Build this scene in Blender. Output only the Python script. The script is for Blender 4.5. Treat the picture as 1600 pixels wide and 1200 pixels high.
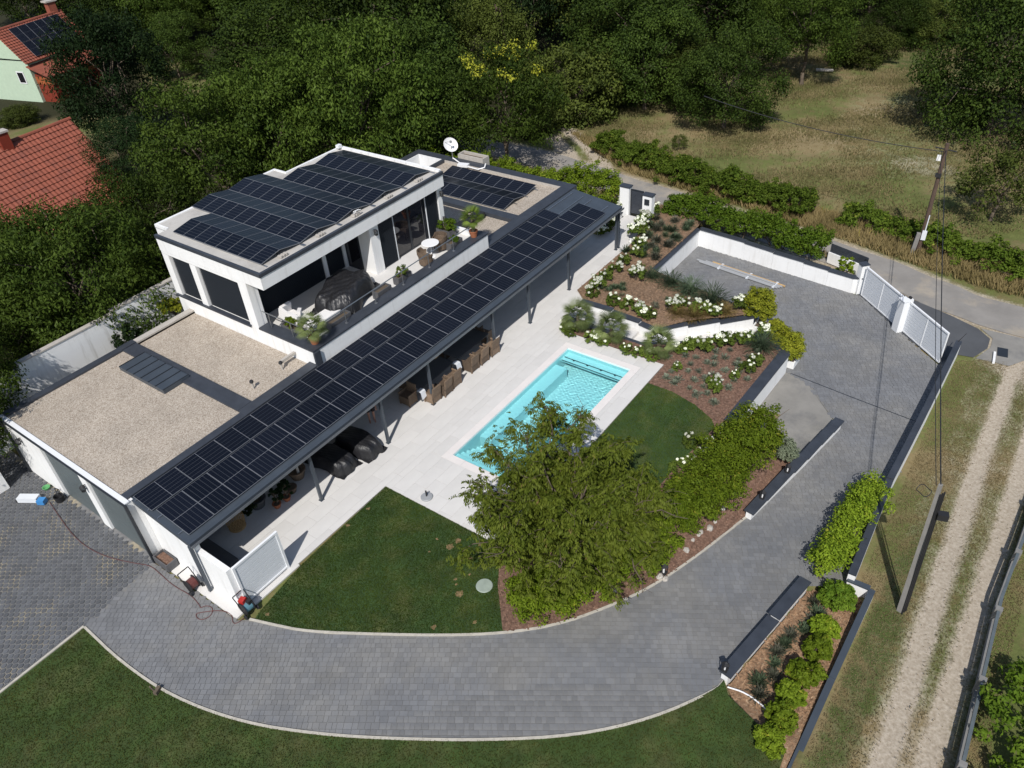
import bpy, bmesh, math, random
import numpy as np
from mathutils import Vector, Matrix
from mathutils.geometry import tessellate_polygon

for o in list(bpy.data.objects):
    bpy.data.objects.remove(o)
random.seed(7); RNG = np.random.default_rng(11)
SC = bpy.context.scene
COL = SC.collection

# ------------------------------------------------------------------ camera
RM = np.array([[0.5818971, -0.8108349, -0.0627897], [0.5271849, 0.3172912, 0.7882908], [0.6192511, 0.4918059, -0.6120907]])
CAMZ = 22.0
FPX = 1221.95
cam = bpy.data.cameras.new('camera')
cam.sensor_fit = 'HORIZONTAL'; cam.sensor_width = 36.0; cam.lens = FPX / 1600 * 36
cam.clip_start = 0.5; cam.clip_end = 1500
camo = bpy.data.objects.new('camera', cam); COL.objects.link(camo)
m = Matrix.Identity(4)
for i in range(3):
    m[i][0] = RM[0][i]; m[i][1] = RM[1][i]; m[i][2] = -RM[2][i]
m[2][3] = CAMZ
camo.matrix_world = m
SC.camera = camo

# ------------------------------------------------------------------ light
SUN_EL, SUN_AZ = math.radians(48), math.radians(25)      # shadows run towards azimuth 25 degrees (from +X to +Y)
w = bpy.data.worlds.new('World'); SC.world = w; w.use_nodes = True
nt = w.node_tree
bg = nt.nodes['Background']; bg.inputs['Strength'].default_value = 0.105
sky = nt.nodes.new('ShaderNodeTexSky'); sky.sky_type = 'NISHITA'; sky.sun_disc = False
sky.sun_elevation = SUN_EL
sky.sun_rotation = math.atan2(-math.cos(SUN_AZ), -math.sin(SUN_AZ)) % (2 * math.pi)
nt.links.new(sky.outputs[0], bg.inputs['Color'])
sl = bpy.data.lights.new('sun', 'SUN'); sl.energy = 4.4; sl.angle = math.radians(0.53); sl.color = (1.0, 0.965, 0.92)
so = bpy.data.objects.new('sun', sl); COL.objects.link(so)
so.rotation_euler = Vector((math.cos(SUN_AZ) * math.cos(SUN_EL), math.sin(SUN_AZ) * math.cos(SUN_EL), -math.sin(SUN_EL))).to_track_quat('-Z', 'Y').to_euler()
so.location = (-20, -10, 40)
SC.view_settings.view_transform = 'Standard'; SC.view_settings.look = 'None'
SC.view_settings.exposure = 0.0; SC.view_settings.gamma = 1.0
SC.view_settings.use_curve_mapping = False

# ------------------------------------------------------------------ helpers
def G(px, py, z=0.0):
    """plan position of a surveyed point of the plot at height z"""
    d = np.array([(px - 800) / FPX, -(py - 600) / FPX, 1.0]) @ RM
    t = (z - CAMZ) / d[2]
    return (d[0] * t, d[1] * t)

def sm(a, b, x):
    t = np.clip((np.asarray(x, float) - a) / (b - a), 0, 1)
    return t * t * (3 - 2 * t)

def zb(x, y=0):                       # natural level: the drive falls from the garage to the gate
    return -1.15 * (0.5 * sm(11.0, 30.0, x) + 0.5 * np.clip((np.asarray(x, float) - 12.5) / 16.0, 0, 1))

class MB:
    def __init__(s):
        s.v = []; s.f = []; s.m = []
    def add(s, vs, fs, mi=0):
        n = len(s.v); s.v.extend([tuple(map(float, p)) for p in vs])
        for f in fs:
            s.f.append(tuple(i + n for i in f)); s.m.append(mi)
        return s
    def box(s, x0, x1, y0, y1, z0, z1, mi=0):
        vs = [(x0,y0,z0),(x1,y0,z0),(x1,y1,z0),(x0,y1,z0),(x0,y0,z1),(x1,y0,z1),(x1,y1,z1),(x0,y1,z1)]
        return s.add(vs, [(3,2,1,0),(4,5,6,7),(0,1,5,4),(1,2,6,5),(2,3,7,6),(3,0,4,7)], mi)
    def obox(s, c, size, rz=0, mi=0, rx=0, ry=0):
        R = Matrix.Rotation(rz, 3, 'Z') @ Matrix.Rotation(ry, 3, 'Y') @ Matrix.Rotation(rx, 3, 'X')
        hx, hy, hz = size[0]/2, size[1]/2, size[2]/2
        vs = [Vector(c) + R @ Vector(p) for p in [(-hx,-hy,-hz),(hx,-hy,-hz),(hx,hy,-hz),(-hx,hy,-hz),(-hx,-hy,hz),(hx,-hy,hz),(hx,hy,hz),(-hx,hy,hz)]]
        return s.add(vs, [(3,2,1,0),(4,5,6,7),(0,1,5,4),(1,2,6,5),(2,3,7,6),(3,0,4,7)], mi)
    def prism(s, poly, z0, z1, mi=0, top_only=False):
        """poly: ccw list of (x,y); z0/z1 number or function"""
        f0 = z0 if callable(z0) else (lambda x, y: z0)
        f1 = z1 if callable(z1) else (lambda x, y: z1)
        n = len(poly)
        vs = [(x, y, f0(x, y)) for x, y in poly] + [(x, y, f1(x, y)) for x, y in poly]
        tr = tessellate_polygon([[Vector((x, y, 0)) for x, y in poly]])
        fs = []
        for t in tr:
            a, b, c = [Vector((poly[i][0], poly[i][1])) for i in t]
            if (b - a).cross(c - a) < 0: t = t[::-1]
            fs.append(tuple(i + n for i in t)); fs.append(tuple(t[::-1]))
        for i in range(n):
            j = (i + 1) % n; fs.append((i, j, j + n, i + n))
        return s.add(vs, fs, mi)
    def tube(s, p0, p1, r0, r1=None, n=8, mi=0, caps=True):
        r1 = r0 if r1 is None else r1
        p0 = Vector(p0); p1 = Vector(p1); d = (p1 - p0)
        if d.length < 1e-6: return s
        d.normalize()
        a = d.orthogonal().normalized(); b = d.cross(a)
        vs = []
        for p, r in ((p0, r0), (p1, r1)):
            for k in range(n):
                t = 2 * math.pi * k / n
                vs.append(p + a * (r * math.cos(t)) + b * (r * math.sin(t)))
        fs = [(k, (k + 1) % n, n + (k + 1) % n, n + k) for k in range(n)]
        if caps: fs += [tuple(range(n - 1, -1, -1)), tuple(range(n, 2 * n))]
        return s.add(vs, fs, mi)
    def path(s, pts, r, n=6, mi=0):
        rr = r if hasattr(r, '__len__') else [r] * len(pts)
        for i in range(len(pts) - 1):
            s.tube(pts[i], pts[i + 1], rr[i], rr[i + 1], n, mi)
        return s
    def lathe(s, c, prof, n=16, mi=0, cap=True):
        vs = []; fs = []
        for r, z in prof:
            for k in range(n):
                t = 2 * math.pi * k / n
                vs.append((c[0] + r * math.cos(t), c[1] + r * math.sin(t), c[2] + z))
        m_ = len(prof)
        for j in range(m_ - 1):
            for k in range(n):
                a = j * n + k; b = j * n + (k + 1) % n
                fs.append((a, b, b + n, a + n))
        if cap:
            fs.append(tuple(range(n - 1, -1, -1))); fs.append(tuple(range((m_ - 1) * n, m_ * n)))
        return s.add(vs, fs, mi)
    def blob(s, c, r, seed=0, amp=0.12, nu=9, nv=6, mi=0, zmin=None):
        rs = np.random.default_rng(seed); vs = []; fs = []
        for j in range(nv + 1):
            ph = math.pi * j / nv
            for i in range(nu):
                th = 2 * math.pi * i / nu
                k = 1 + amp * rs.normal()
                z = c[2] + r[2] * math.cos(ph) * k
                if zmin is not None: z = max(z, zmin)
                vs.append((c[0] + r[0] * math.sin(ph) * math.cos(th) * k, c[1] + r[1] * math.sin(ph) * math.sin(th) * k, z))
        for j in range(nv):
            for i in range(nu):
                a = j * nu + i; b = j * nu + (i + 1) % nu
                fs.append((a, a + nu, b + nu, b))
        return s.add(vs, fs, mi)
    def build(s, name, mats, parent=None, smooth=False):
        off = OFF.get(parent.name, (0, 0, 0)) if parent else (0, 0, 0)
        me = bpy.data.meshes.new(name)
        me.from_pydata([(x - off[0], y - off[1], z - off[2]) for x, y, z in s.v], [], s.f)
        mats = mats if isinstance(mats, (list, tuple)) else [mats]
        for mm in mats: me.materials.append(mm)
        if len(mats) > 1: me.polygons.foreach_set('material_index', s.m)
        if smooth: me.polygons.foreach_set('use_smooth', [True] * len(s.f))
        me.update()
        return link(name, me, parent)

OFF = {}
def link(name, me, parent=None):
    o = bpy.data.objects.new(name, me); COL.objects.link(o)
    if parent:
        o.parent = parent
        OFF[o.name] = OFF.get(parent.name, (0, 0, 0))
    return o
def tag(o, label=None, cat=None, group=None, kind=None):
    if label: o['label'] = label
    if cat: o['category'] = cat
    if group: o['group'] = group
    if kind: o['kind'] = kind
    return o
def thing(name, label, cat, loc=(0, 0, 0), group=None, kind=None):
    o = bpy.data.objects.new(name, None); COL.objects.link(o); o.empty_display_size = 0.3
    o.location = loc; OFF[o.name] = tuple(loc)
    return tag(o, label, cat, group, kind)
def copy_tree(o, loc=None, rz=None, sc=None, label=None, group=None, parent=None):
    c = o.copy(); COL.objects.link(c)
    if parent: c.parent = parent
    if loc is not None: c.location = loc
    if rz is not None: c.rotation_euler = (0, 0, rz)
    if sc is not None: c.scale = sc if hasattr(sc, '__len__') else (sc, sc, sc)
    if label: c['label'] = label
    if group: c['group'] = group
    for ch in list(o.children): copy_tree(ch, parent=c)
    return c
def wall_path(mb, pts, half, z0, z1, mi=0):
    """solid strip of given half width along a polyline, mitred; z0/z1 functions of (x,y) or numbers"""
    P = [Vector(p) for p in pts]; L = []; R = []
    for i, p in enumerate(P):
        d0 = (P[i] - P[i - 1]).normalized() if i > 0 else (P[1] - P[0]).normalized()
        d1 = (P[i + 1] - P[i]).normalized() if i < len(P) - 1 else d0
        t = (d0 + d1).normalized(); nn = Vector((-t.y, t.x))
        k = half / max(0.35, nn.dot(Vector((-d0.y, d0.x))))
        L.append(p + nn * k); R.append(p - nn * k)
    for i in range(len(P) - 1):
        mb.prism([tuple(R[i]), tuple(R[i + 1]), tuple(L[i + 1]), tuple(L[i])], z0, z1, mi)
    return mb
def dense(pts, step=0.5):
    out = []
    for a, b in zip(pts[:-1], pts[1:]):
        n = max(1, int(math.dist(a, b) / step))
        for k in range(n): out.append((a[0] + (b[0] - a[0]) * k / n, a[1] + (b[1] - a[1]) * k / n))
    return out + [tuple(pts[-1])]
def smooth_line(pts, it=2):
    for _ in range(it):
        q = [pts[0]]
        for a, b in zip(pts[:-1], pts[1:]):
            q += [(a[0]*.75+b[0]*.25, a[1]*.75+b[1]*.25), (a[0]*.25+b[0]*.75, a[1]*.25+b[1]*.75)]
        pts = q + [pts[-1]]
    return pts
def inpoly(x, y, poly):
    x = np.asarray(x, float); y = np.asarray(y, float); c = np.zeros(x.shape, bool)
    n = len(poly); j = n - 1
    for i in range(n):
        xi, yi = poly[i]; xj, yj = poly[j]
        if yi != yj:
            c ^= ((yi > y) != (yj > y)) & (x < (xj - xi) * (y - yi) / (yj - yi) + xi)
        j = i
    return c
def polydist(x, y, line):
    x = np.asarray(x, float); y = np.asarray(y, float); d = np.full(x.shape, 1e9)
    for (ax, ay), (bx, by) in zip(line[:-1], line[1:]):
        L2 = (bx-ax)**2 + (by-ay)**2 + 1e-9
        t = np.clip(((x-ax)*(bx-ax) + (y-ay)*(by-ay)) / L2, 0, 1)
        d = np.minimum(d, np.hypot(x-ax-t*(bx-ax), y-ay-t*(by-ay)))
    return d
def sheet(name, poly, zf, mat_, parent=None, step=0.6, dz=0.0):
    """open surface over a plan polygon following zf(x,y)"""
    bm = bmesh.new()
    vs = [bm.verts.new((x, y, 0)) for x, y in poly]
    bm.faces.new(vs); bm.normal_update()
    for f in bm.faces:
        if f.normal.z < 0: f.normal_flip()
    xs = [p[0] for p in poly]; ys = [p[1] for p in poly]
    if callable(zf) and step:
        for ax, lo, hi in ((0, min(xs), max(xs)), (1, min(ys), max(ys))):
            k = lo + step
            while k < hi:
                co = (k, 0, 0) if ax == 0 else (0, k, 0); no = (1, 0, 0) if ax == 0 else (0, 1, 0)
                bmesh.ops.bisect_plane(bm, geom=bm.verts[:] + bm.edges[:] + bm.faces[:], plane_co=co, plane_no=no, dist=1e-5)
                k += step
    bmesh.ops.triangulate(bm, faces=[f for f in bm.faces if len(f.verts) > 4 or not callable(zf)])
    for v in bm.verts: v.co.z = float(zf(v.co.x, v.co.y)) + dz if callable(zf) else zf + dz
    me = bpy.data.meshes.new(name); bm.to_mesh(me); bm.free(); me.materials.append(mat_)
    return link(name, me, parent)

# ------------------------------------------------------------------ materials
def mat(name, base, rough=0.7, var=0.12, scale=3.0, bump=0.0, bscale=40.0, metallic=0.0, spec=0.5, second=None, sec_scale=1.0, sec_lo=0.5, sec_hi=0.65, orand=0.0, coat=0.0):
    """procedural surface: a base colour with fractal variation, an optional second colour in patches, fine relief"""
    M = bpy.data.materials.new(name); M.use_nodes = True
    N = M.node_tree.nodes; L = M.node_tree.links; p = N['Principled BSDF']
    tc = N.new('ShaderNodeTexCoord')
    n1 = N.new('ShaderNodeTexNoise'); n1.inputs['Scale'].default_value = scale; n1.inputs['Detail'].default_value = 6; n1.inputs['Roughness'].default_value = 0.65
    L.new(tc.outputs['Object'], n1.inputs['Vector'])
    mr = N.new('ShaderNodeMapRange'); mr.inputs['From Min'].default_value = 0.3; mr.inputs['From Max'].default_value = 0.7
    mr.inputs['To Min'].default_value = 1 - var; mr.inputs['To Max'].default_value = 1 + var
    L.new(n1.outputs['Fac'], mr.inputs['Value'])
    src = None
    if second is not None:
        n2 = N.new('ShaderNodeTexNoise'); n2.inputs['Scale'].default_value = sec_scale; n2.inputs['Detail'].default_value = 8; n2.inputs['Roughness'].default_value = 0.7
        L.new(tc.outputs['Object'], n2.inputs['Vector'])
        r2 = N.new('ShaderNodeMapRange'); r2.inputs['From Min'].default_value = sec_lo; r2.inputs['From Max'].default_value = sec_hi
        L.new(n2.outputs['Fac'], r2.inputs['Value'])
        mx = N.new('ShaderNodeMix'); mx.data_type = 'RGBA'
        mx.inputs['A'].default_value = (*base, 1); mx.inputs['B'].default_value = (*second, 1)
        L.new(r2.outputs[0], mx.inputs['Factor']); src = mx.outputs['Result']
    hs = N.new('ShaderNodeHueSaturation')
    if src: L.new(src, hs.inputs['Color'])
    else: hs.inputs['Color'].default_value = (*base, 1)
    if orand:
        oi = N.new('ShaderNodeObjectInfo'); mo = N.new('ShaderNodeMapRange')
        mo.inputs['To Min'].default_value = 1 - orand; mo.inputs['To Max'].default_value = 1 + orand
        L.new(oi.outputs['Random'], mo.inputs['Value'])
        mm = N.new('ShaderNodeMath'); mm.operation = 'MULTIPLY'
        L.new(mo.outputs[0], mm.inputs[0]); L.new(mr.outputs[0], mm.inputs[1]); L.new(mm.outputs[0], hs.inputs['Value'])
    else: L.new(mr.outputs[0], hs.inputs['Value'])
    L.new(hs.outputs[0], p.inputs['Base Color'])
    p.inputs['Roughness'].default_value = rough; p.inputs['Metallic'].default_value = metallic
    p.inputs['Specular IOR Level'].default_value = spec
    if coat: p.inputs['Coat Weight'].default_value = coat
    if bump:
        n3 = N.new('ShaderNodeTexNoise'); n3.inputs['Scale'].default_value = bscale; n3.inputs['Detail'].default_value = 4
        L.new(tc.outputs['Object'], n3.inputs['Vector'])
        b = N.new('ShaderNodeBump'); b.inputs['Strength'].default_value = bump; b.inputs['Distance'].default_value = 0.02
        L.new(n3.outputs['Fac'], b.inputs['Height']); L.new(b.outputs[0], p.inputs['Normal'])
    return M

def leaf_mat(name, dark, light, trans=0.3, rough=0.5, orand=0.36, accent=None, acc_at=0.93):
    M = bpy.data.materials.new(name); M.use_nodes = True
    N = M.node_tree.nodes; L = M.node_tree.links; p = N['Principled BSDF']; out = N['Material Output']
    at = N.new('ShaderNodeAttribute'); at.attribute_name = 'rnd'
    cr = N.new('ShaderNodeValToRGB'); e = cr.color_ramp.elements
    e[0].color = (*dark, 1); e[1].color = (*light, 1); e[1].position = 0.9
    if accent is not None:
        k = cr.color_ramp.elements.new(acc_at); k.color = (*light, 1)
        k2 = cr.color_ramp.elements.new(min(0.995, acc_at + 0.03)); k2.color = (*accent, 1); e[len(e)-1].color = (*accent, 1)
    L.new(at.outputs['Fac'], cr.inputs['Fac'])
    oi = N.new('ShaderNodeObjectInfo'); mo = N.new('ShaderNodeMapRange'); mo.inputs['To Min'].default_value = 1 - orand; mo.inputs['To Max'].default_value = 1 + orand
    L.new(oi.outputs['Random'], mo.inputs['Value'])
    hs = N.new('ShaderNodeHueSaturation'); L.new(cr.outputs['Color'], hs.inputs['Color']); L.new(mo.outputs[0], hs.inputs['Value'])
    L.new(hs.outputs[0], p.inputs['Base Color']); p.inputs['Roughness'].default_value = rough; p.inputs['Specular IOR Level'].default_value = 0.06
    t = N.new('ShaderNodeBsdfTranslucent'); L.new(hs.outputs[0], t.inputs['Color'])
    mx = N.new('ShaderNodeMixShader'); mx.inputs[0].default_value = trans
    L.new(p.outputs[0], mx.inputs[1]); L.new(t.outputs[0], mx.inputs[2]); L.new(mx.outputs[0], out.inputs['Surface'])
    return M

M = {}
M['plaster'] = mat('white_plaster', (0.80, 0.80, 0.79), 0.85, 0.035, 0.8, 0.15, 60, second=(0.72, 0.71, 0.68), sec_scale=0.7, sec_lo=0.55, sec_hi=0.8)
M['plaster_old'] = mat('white_plaster_weathered', (0.78, 0.78, 0.77), 0.88, 0.05, 0.8, 0.2, 50, second=(0.60, 0.58, 0.54), sec_scale=1.6, sec_lo=0.58, sec_hi=0.78)
M['anth'] = mat('anthracite_metal', (0.052, 0.064, 0.08), 0.42, 0.12, 1.5, 0.02, 20, spec=0.5)
M['coping'] = mat('dark_coping', (0.040, 0.046, 0.058), 0.5, 0.2, 2.0, 0.05, 30)
M['anth_dark'] = mat('dark_frame', (0.022, 0.026, 0.032), 0.4, 0.1)
M['shutter'] = mat('shutter_slats', (0.035, 0.042, 0.052), 0.45, 0.1, 2)
M['garage_door'] = mat('garage_door', (0.105, 0.125, 0.13), 0.5, 0.08, 1)
M['glass'] = mat('window_glass', (0.012, 0.012, 0.016), 0.04, 0.0, spec=0.9)
M['patio'] = mat('patio_stone', (0.60, 0.585, 0.56), 0.75, 0.05, 0.9, 0.06, 25, orand=0.035)
M['grout'] = mat('grout', (0.42, 0.40, 0.37), 0.9, 0.1)
M['coping_stone'] = mat('pool_coping', (0.70, 0.66, 0.63), 0.7, 0.05, 1.2)
M['paver'] = mat('grey_paver', (0.150, 0.154, 0.161), 0.85, 0.13, 0.6, 0.25, 60, second=(0.178, 0.175, 0.168), sec_scale=0.35, sec_lo=0.42, sec_hi=0.62, orand=0.12)
M['paver_dark'] = mat('dark_paver', (0.095, 0.10, 0.108), 0.85, 0.15, 0.8, 0.25, 60)
M['joint'] = mat('paver_joint', (0.185, 0.18, 0.17), 0.95, 0.2, 6)
M['concrete'] = mat('concrete', (0.225, 0.215, 0.195), 0.9, 0.14, 0.9, 0.2, 50, second=(0.165, 0.162, 0.155), sec_scale=0.6)
M['kerb'] = mat('kerb_concrete', (0.45, 0.42, 0.36), 0.9, 0.15, 4, 0.2, 40)
M['asphalt'] = mat('road_asphalt', (0.24, 0.225, 0.205), 0.9, 0.14, 0.7, 0.3, 80, second=(0.33, 0.29, 0.235), sec_scale=0.5)
M['mulch'] = mat('bark_mulch', (0.150, 0.085, 0.058), 0.95, 0.45, 9.0, 0.9, 28, second=(0.235, 0.15, 0.105), sec_scale=14, sec_lo=0.52, sec_hi=0.62)
M['mulch_orange'] = mat('orange_mulch', (0.25, 0.150, 0.085), 0.95, 0.4, 8.0, 0.9, 28, second=(0.35, 0.245, 0.155), sec_scale=12, sec_lo=0.52, sec_hi=0.62)
M['soil'] = mat('soil', (0.10, 0.075, 0.05), 0.95, 0.3, 5, 0.6, 20)
M['lawn'] = mat('lawn', (0.030, 0.062, 0.014), 0.95, 0.3, 1.3, 0.6, 90, second=(0.085, 0.092, 0.026), sec_scale=0.7, sec_lo=0.48, sec_hi=0.72)
M['lawn_dry'] = mat('lawn_dry', (0.034, 0.062, 0.010), 0.95, 0.3, 1.3, 0.6, 90, second=(0.095, 0.095, 0.032), sec_scale=0.55, sec_lo=0.48, sec_hi=0.75)
M['barepatch'] = mat('bare_lawn_patch', (0.22, 0.15, 0.075), 0.95, 0.3, 8, 0.5, 60)
M['gravel_base'] = None
M['steel'] = mat('steel', (0.45, 0.46, 0.47), 0.35, 0.1, metallic=0.9)
M['white_metal'] = mat('white_metal', (0.78, 0.79, 0.80), 0.4, 0.03, 1.0)
M['pale_metal'] = mat('pale_grey_metal', (0.66, 0.685, 0.715), 0.45, 0.04, 1.0)
M['rubber'] = mat('rubber', (0.018, 0.018, 0.02), 0.6, 0.15)
M['black_cover'] = mat('black_tarp', (0.014, 0.014, 0.016), 0.45, 0.2, 2, 1.0, 6)
M['wicker'] = mat('wicker', (0.155, 0.108, 0.072), 0.8, 0.35, 20, 0.8, 70, orand=0.45)
M['rattan'] = mat('rattan', (0.45, 0.30, 0.14), 0.8, 0.25, 20, 0.6, 60)
M['table'] = mat('table_top', (0.075, 0.08, 0.085), 0.5, 0.1)
M['cushion'] = mat('white_cushion', (0.72, 0.70, 0.68), 0.9, 0.05, 2, 0.3, 15)
M['terracotta'] = mat('terracotta', (0.34, 0.12, 0.055), 0.8, 0.15, 5)
M['planter'] = mat('grey_planter', (0.085, 0.085, 0.09), 0.75, 0.15, 4)
M['trunk'] = mat('bark', (0.11, 0.085, 0.06), 0.95, 0.3, 6, 0.7, 25)
M['stone'] = mat('pale_stone', (0.42, 0.39, 0.35), 0.85, 0.12, 6, 0.3, 40)
M['grey_base'] = mat('granite_base', (0.30, 0.31, 0.32), 0.6, 0.1, 20)
M['red_hose'] = mat('red_hose', (0.11, 0.03, 0.026), 0.5, 0.1)
M['red'] = mat('red_plastic', (0.42, 0.025, 0.02), 0.4, 0.05)
M['blue'] = mat('blue_plastic', (0.05, 0.22, 0.50), 0.4, 0.05)
M['teal'] = mat('teal_paint', (0.10, 0.22, 0.27), 0.5, 0.1)
M['white_pl'] = mat('white_plastic', (0.78, 0.78, 0.78), 0.4, 0.02)
M['wood_pole'] = mat('wooden_pole', (0.085, 0.055, 0.04), 0.9, 0.25, 4, 0.5, 20)
M['conc_pole'] = mat('concrete_pole', (0.22, 0.21, 0.195), 0.9, 0.12, 3, 0.2, 30)
M['roof_tile'] = mat('red_roof_tile', (0.25, 0.070, 0.040), 0.8, 0.16, 1.2, 0.3, 12, second=(0.19, 0.058, 0.038), sec_scale=1.5)
M['mint'] = mat('mint_wall', (0.45, 0.56, 0.42), 0.85, 0.06)
M['dark_red'] = mat('dark_red_wood', (0.20, 0.030, 0.014), 0.6, 0.12)
M['brown_red'] = mat('orange_wood', (0.32, 0.09, 0.03), 0.6, 0.12)
M['skin'] = mat('skin', (0.50, 0.27, 0.19), 0.6, 0.05)
M['shirt'] = mat('dark_red_cloth', (0.10, 0.012, 0.012), 0.9, 0.1)
M['shorts'] = mat('dark_shorts', (0.022, 0.015, 0.018), 0.9, 0.1)
M['hair'] = mat('straw_hat', (0.45, 0.29, 0.12), 0.8, 0.15, 20)
M['fence_grey'] = mat('weathered_fence', (0.10, 0.12, 0.13), 0.6, 0.15)
M['wall_cap'] = mat('concrete_cap', (0.20, 0.195, 0.185), 0.9, 0.15, 4)

def nodes_of(name):
    mm = bpy.data.materials.new(name); mm.use_nodes = True
    return mm, mm.node_tree.nodes, mm.node_tree.links
def nnode(N, t, **kw):
    n = N.new(t)
    for k, v in kw.items(): setattr(n, k, v)
    return n
def mixrgb(N, L, fac, a, b):
    mx = N.new('ShaderNodeMix'); mx.data_type = 'RGBA'
    for key, val in (('Factor', fac), ('A', a), ('B', b)):
        if isinstance(val, (tuple, list)): mx.inputs[key].default_value = (*val, 1)
        elif isinstance(val, (int, float)): mx.inputs[key].default_value = val
        else: L.new(val, mx.inputs[key])
    return mx.outputs['Result']
def math_(N, L, op, a, b=0.0, c=None):
    n = N.new('ShaderNodeMath'); n.operation = op
    for i, v in enumerate((a, b) if c is None else (a, b, c)):
        if isinstance(v, (int, float)): n.inputs[i].default_value = v
        else: L.new(v, n.inputs[i])
    return n.outputs[0]
def noise_(N, L, vec, scale, detail=6, rough=0.6):
    n = N.new('ShaderNodeTexNoise'); n.inputs['Scale'].default_value = scale; n.inputs['Detail'].default_value = detail; n.inputs['Roughness'].default_value = rough
    L.new(vec, n.inputs['Vector']); return n.outputs['Fac']
def range_(N, L, v, a, b, c=0.0, d=1.0):
    n = N.new('ShaderNodeMapRange'); n.inputs['From Min'].default_value = a; n.inputs['From Max'].default_value = b
    n.inputs['To Min'].default_value = c; n.inputs['To Max'].default_value = d; L.new(v, n.inputs['Value']); return n.outputs[0]

# pavers: value varies from stone to stone (face attribute or object) as well as across the surface
def per_piece(mm, amp):
    N = mm.node_tree.nodes; L = mm.node_tree.links
    hs = [n for n in N if n.type == 'HUE_SAT'][0]; old = hs.inputs['Value'].links[0].from_socket
    at = N.new('ShaderNodeAttribute'); at.attribute_name = 'rnd'
    r = range_(N, L, at.outputs['Fac'], 0, 1, 1 - amp, 1 + amp)
    L.new(math_(N, L, 'MULTIPLY', old, r), hs.inputs['Value'])
def streaks(mm, col, amt):
    N = mm.node_tree.nodes; L = mm.node_tree.links; p = N['Principled BSDF']; old = p.inputs['Base Color'].links[0].from_socket
    tc = N.new('ShaderNodeTexCoord'); mp = N.new('ShaderNodeMapping'); mp.inputs['Scale'].default_value = (2.6, 2.6, 0.28); L.new(tc.outputs['Object'], mp.inputs['Vector'])
    f = range_(N, L, noise_(N, L, mp.outputs[0], 1.6, 7, 0.65), 0.52, 0.78, 0.0, amt)
    L.new(mixrgb(N, L, f, old, col), p.inputs['Base Color'])
streaks(M['plaster'], (0.50, 0.48, 0.44), 0.45); streaks(M['plaster_old'], (0.36, 0.34, 0.30), 0.7)
per_piece(M['paver'], 0.10); per_piece(M['paver_dark'], 0.2)

# roof gravel
mm, N, L = nodes_of('roof_gravel'); p = N['Principled BSDF']
tc = N.new('ShaderNodeTexCoord'); vo = N.new('ShaderNodeTexVoronoi'); vo.inputs['Scale'].default_value = 32
L.new(tc.outputs['Object'], vo.inputs['Vector'])
sep = N.new('ShaderNodeSeparateColor'); L.new(vo.outputs['Color'], sep.inputs[0])
cr = N.new('ShaderNodeValToRGB'); L.new(sep.outputs[0], cr.inputs[0])
for pos, c in ((0.0, (0.20, 0.160, 0.120)), (0.22, (0.32, 0.268, 0.212)), (0.6, (0.39, 0.335, 0.272)), (1.0, (0.50, 0.445, 0.375))):
    e = cr.color_ramp.elements.new(pos) if pos not in (0.0, 1.0) else cr.color_ramp.elements[0 if pos == 0.0 else -1]
    e.color = (*c, 1)
big = range_(N, L, noise_(N, L, tc.outputs['Object'], 0.7), 0.3, 0.7, 0.88, 1.12)
hs = N.new('ShaderNodeHueSaturation'); L.new(cr.outputs[0], hs.inputs['Color']); L.new(big, hs.inputs['Value'])
L.new(hs.outputs[0], p.inputs['Base Color']); p.inputs['Roughness'].default_value = 0.9
bp = N.new('ShaderNodeBump'); bp.inputs['Strength'].default_value = 0.3; bp.inputs['Distance'].default_value = 0.015
L.new(vo.outputs['Distance'], bp.inputs['Height']); bp.invert = True; L.new(bp.outputs[0], p.inputs['Normal'])
M['gravel'] = mm

# solar module glass: six cell columns and a bright middle gap, driven by the module's own UV
mm, N, L = nodes_of('solar_glass'); p = N['Principled BSDF']
uv = N.new('ShaderNodeUVMap'); sx = N.new('ShaderNodeSeparateXYZ'); L.new(uv.outputs[0], sx.inputs[0])
u, v = sx.outputs[0], sx.outputs[1]
l1 = math_(N, L, 'LESS_THAN', math_(N, L, 'PINGPONG', u, 1 / 12), 0.0075)
l2 = math_(N, L, 'LESS_THAN', math_(N, L, 'ABSOLUTE', math_(N, L, 'SUBTRACT', v, 0.5)), 0.0045)
l3 = math_(N, L, 'LESS_THAN', math_(N, L, 'PINGPONG', v, 1 / 40), 0.0022)
oi = N.new('ShaderNodeObjectInfo')
cell = mixrgb(N, L, oi.outputs['Random'], (0.0040, 0.0060, 0.0115), (0.0065, 0.0090, 0.0165))
c1 = mixrgb(N, L, math_(N, L, 'MULTIPLY', l3, 0.10), cell, (0.16, 0.17, 0.2))
c2 = mixrgb(N, L, math_(N, L, 'MULTIPLY', l1, 0.26), c1, (0.17, 0.18, 0.20))
atm = N.new('ShaderNodeAttribute'); atm.attribute_name = 'midgap'
c3 = mixrgb(N, L, math_(N, L, 'MULTIPLY', l2, atm.outputs['Fac']), c2, (0.19, 0.20, 0.22))
L.new(c3, p.inputs['Base Color']); p.inputs['Roughness'].default_value = 0.28; p.inputs['Specular IOR Level'].default_value = 0.10
M['pv'] = mm
M['pv_frame'] = mat('module_frame', (0.17, 0.18, 0.20), 0.5, 0.05)

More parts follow.
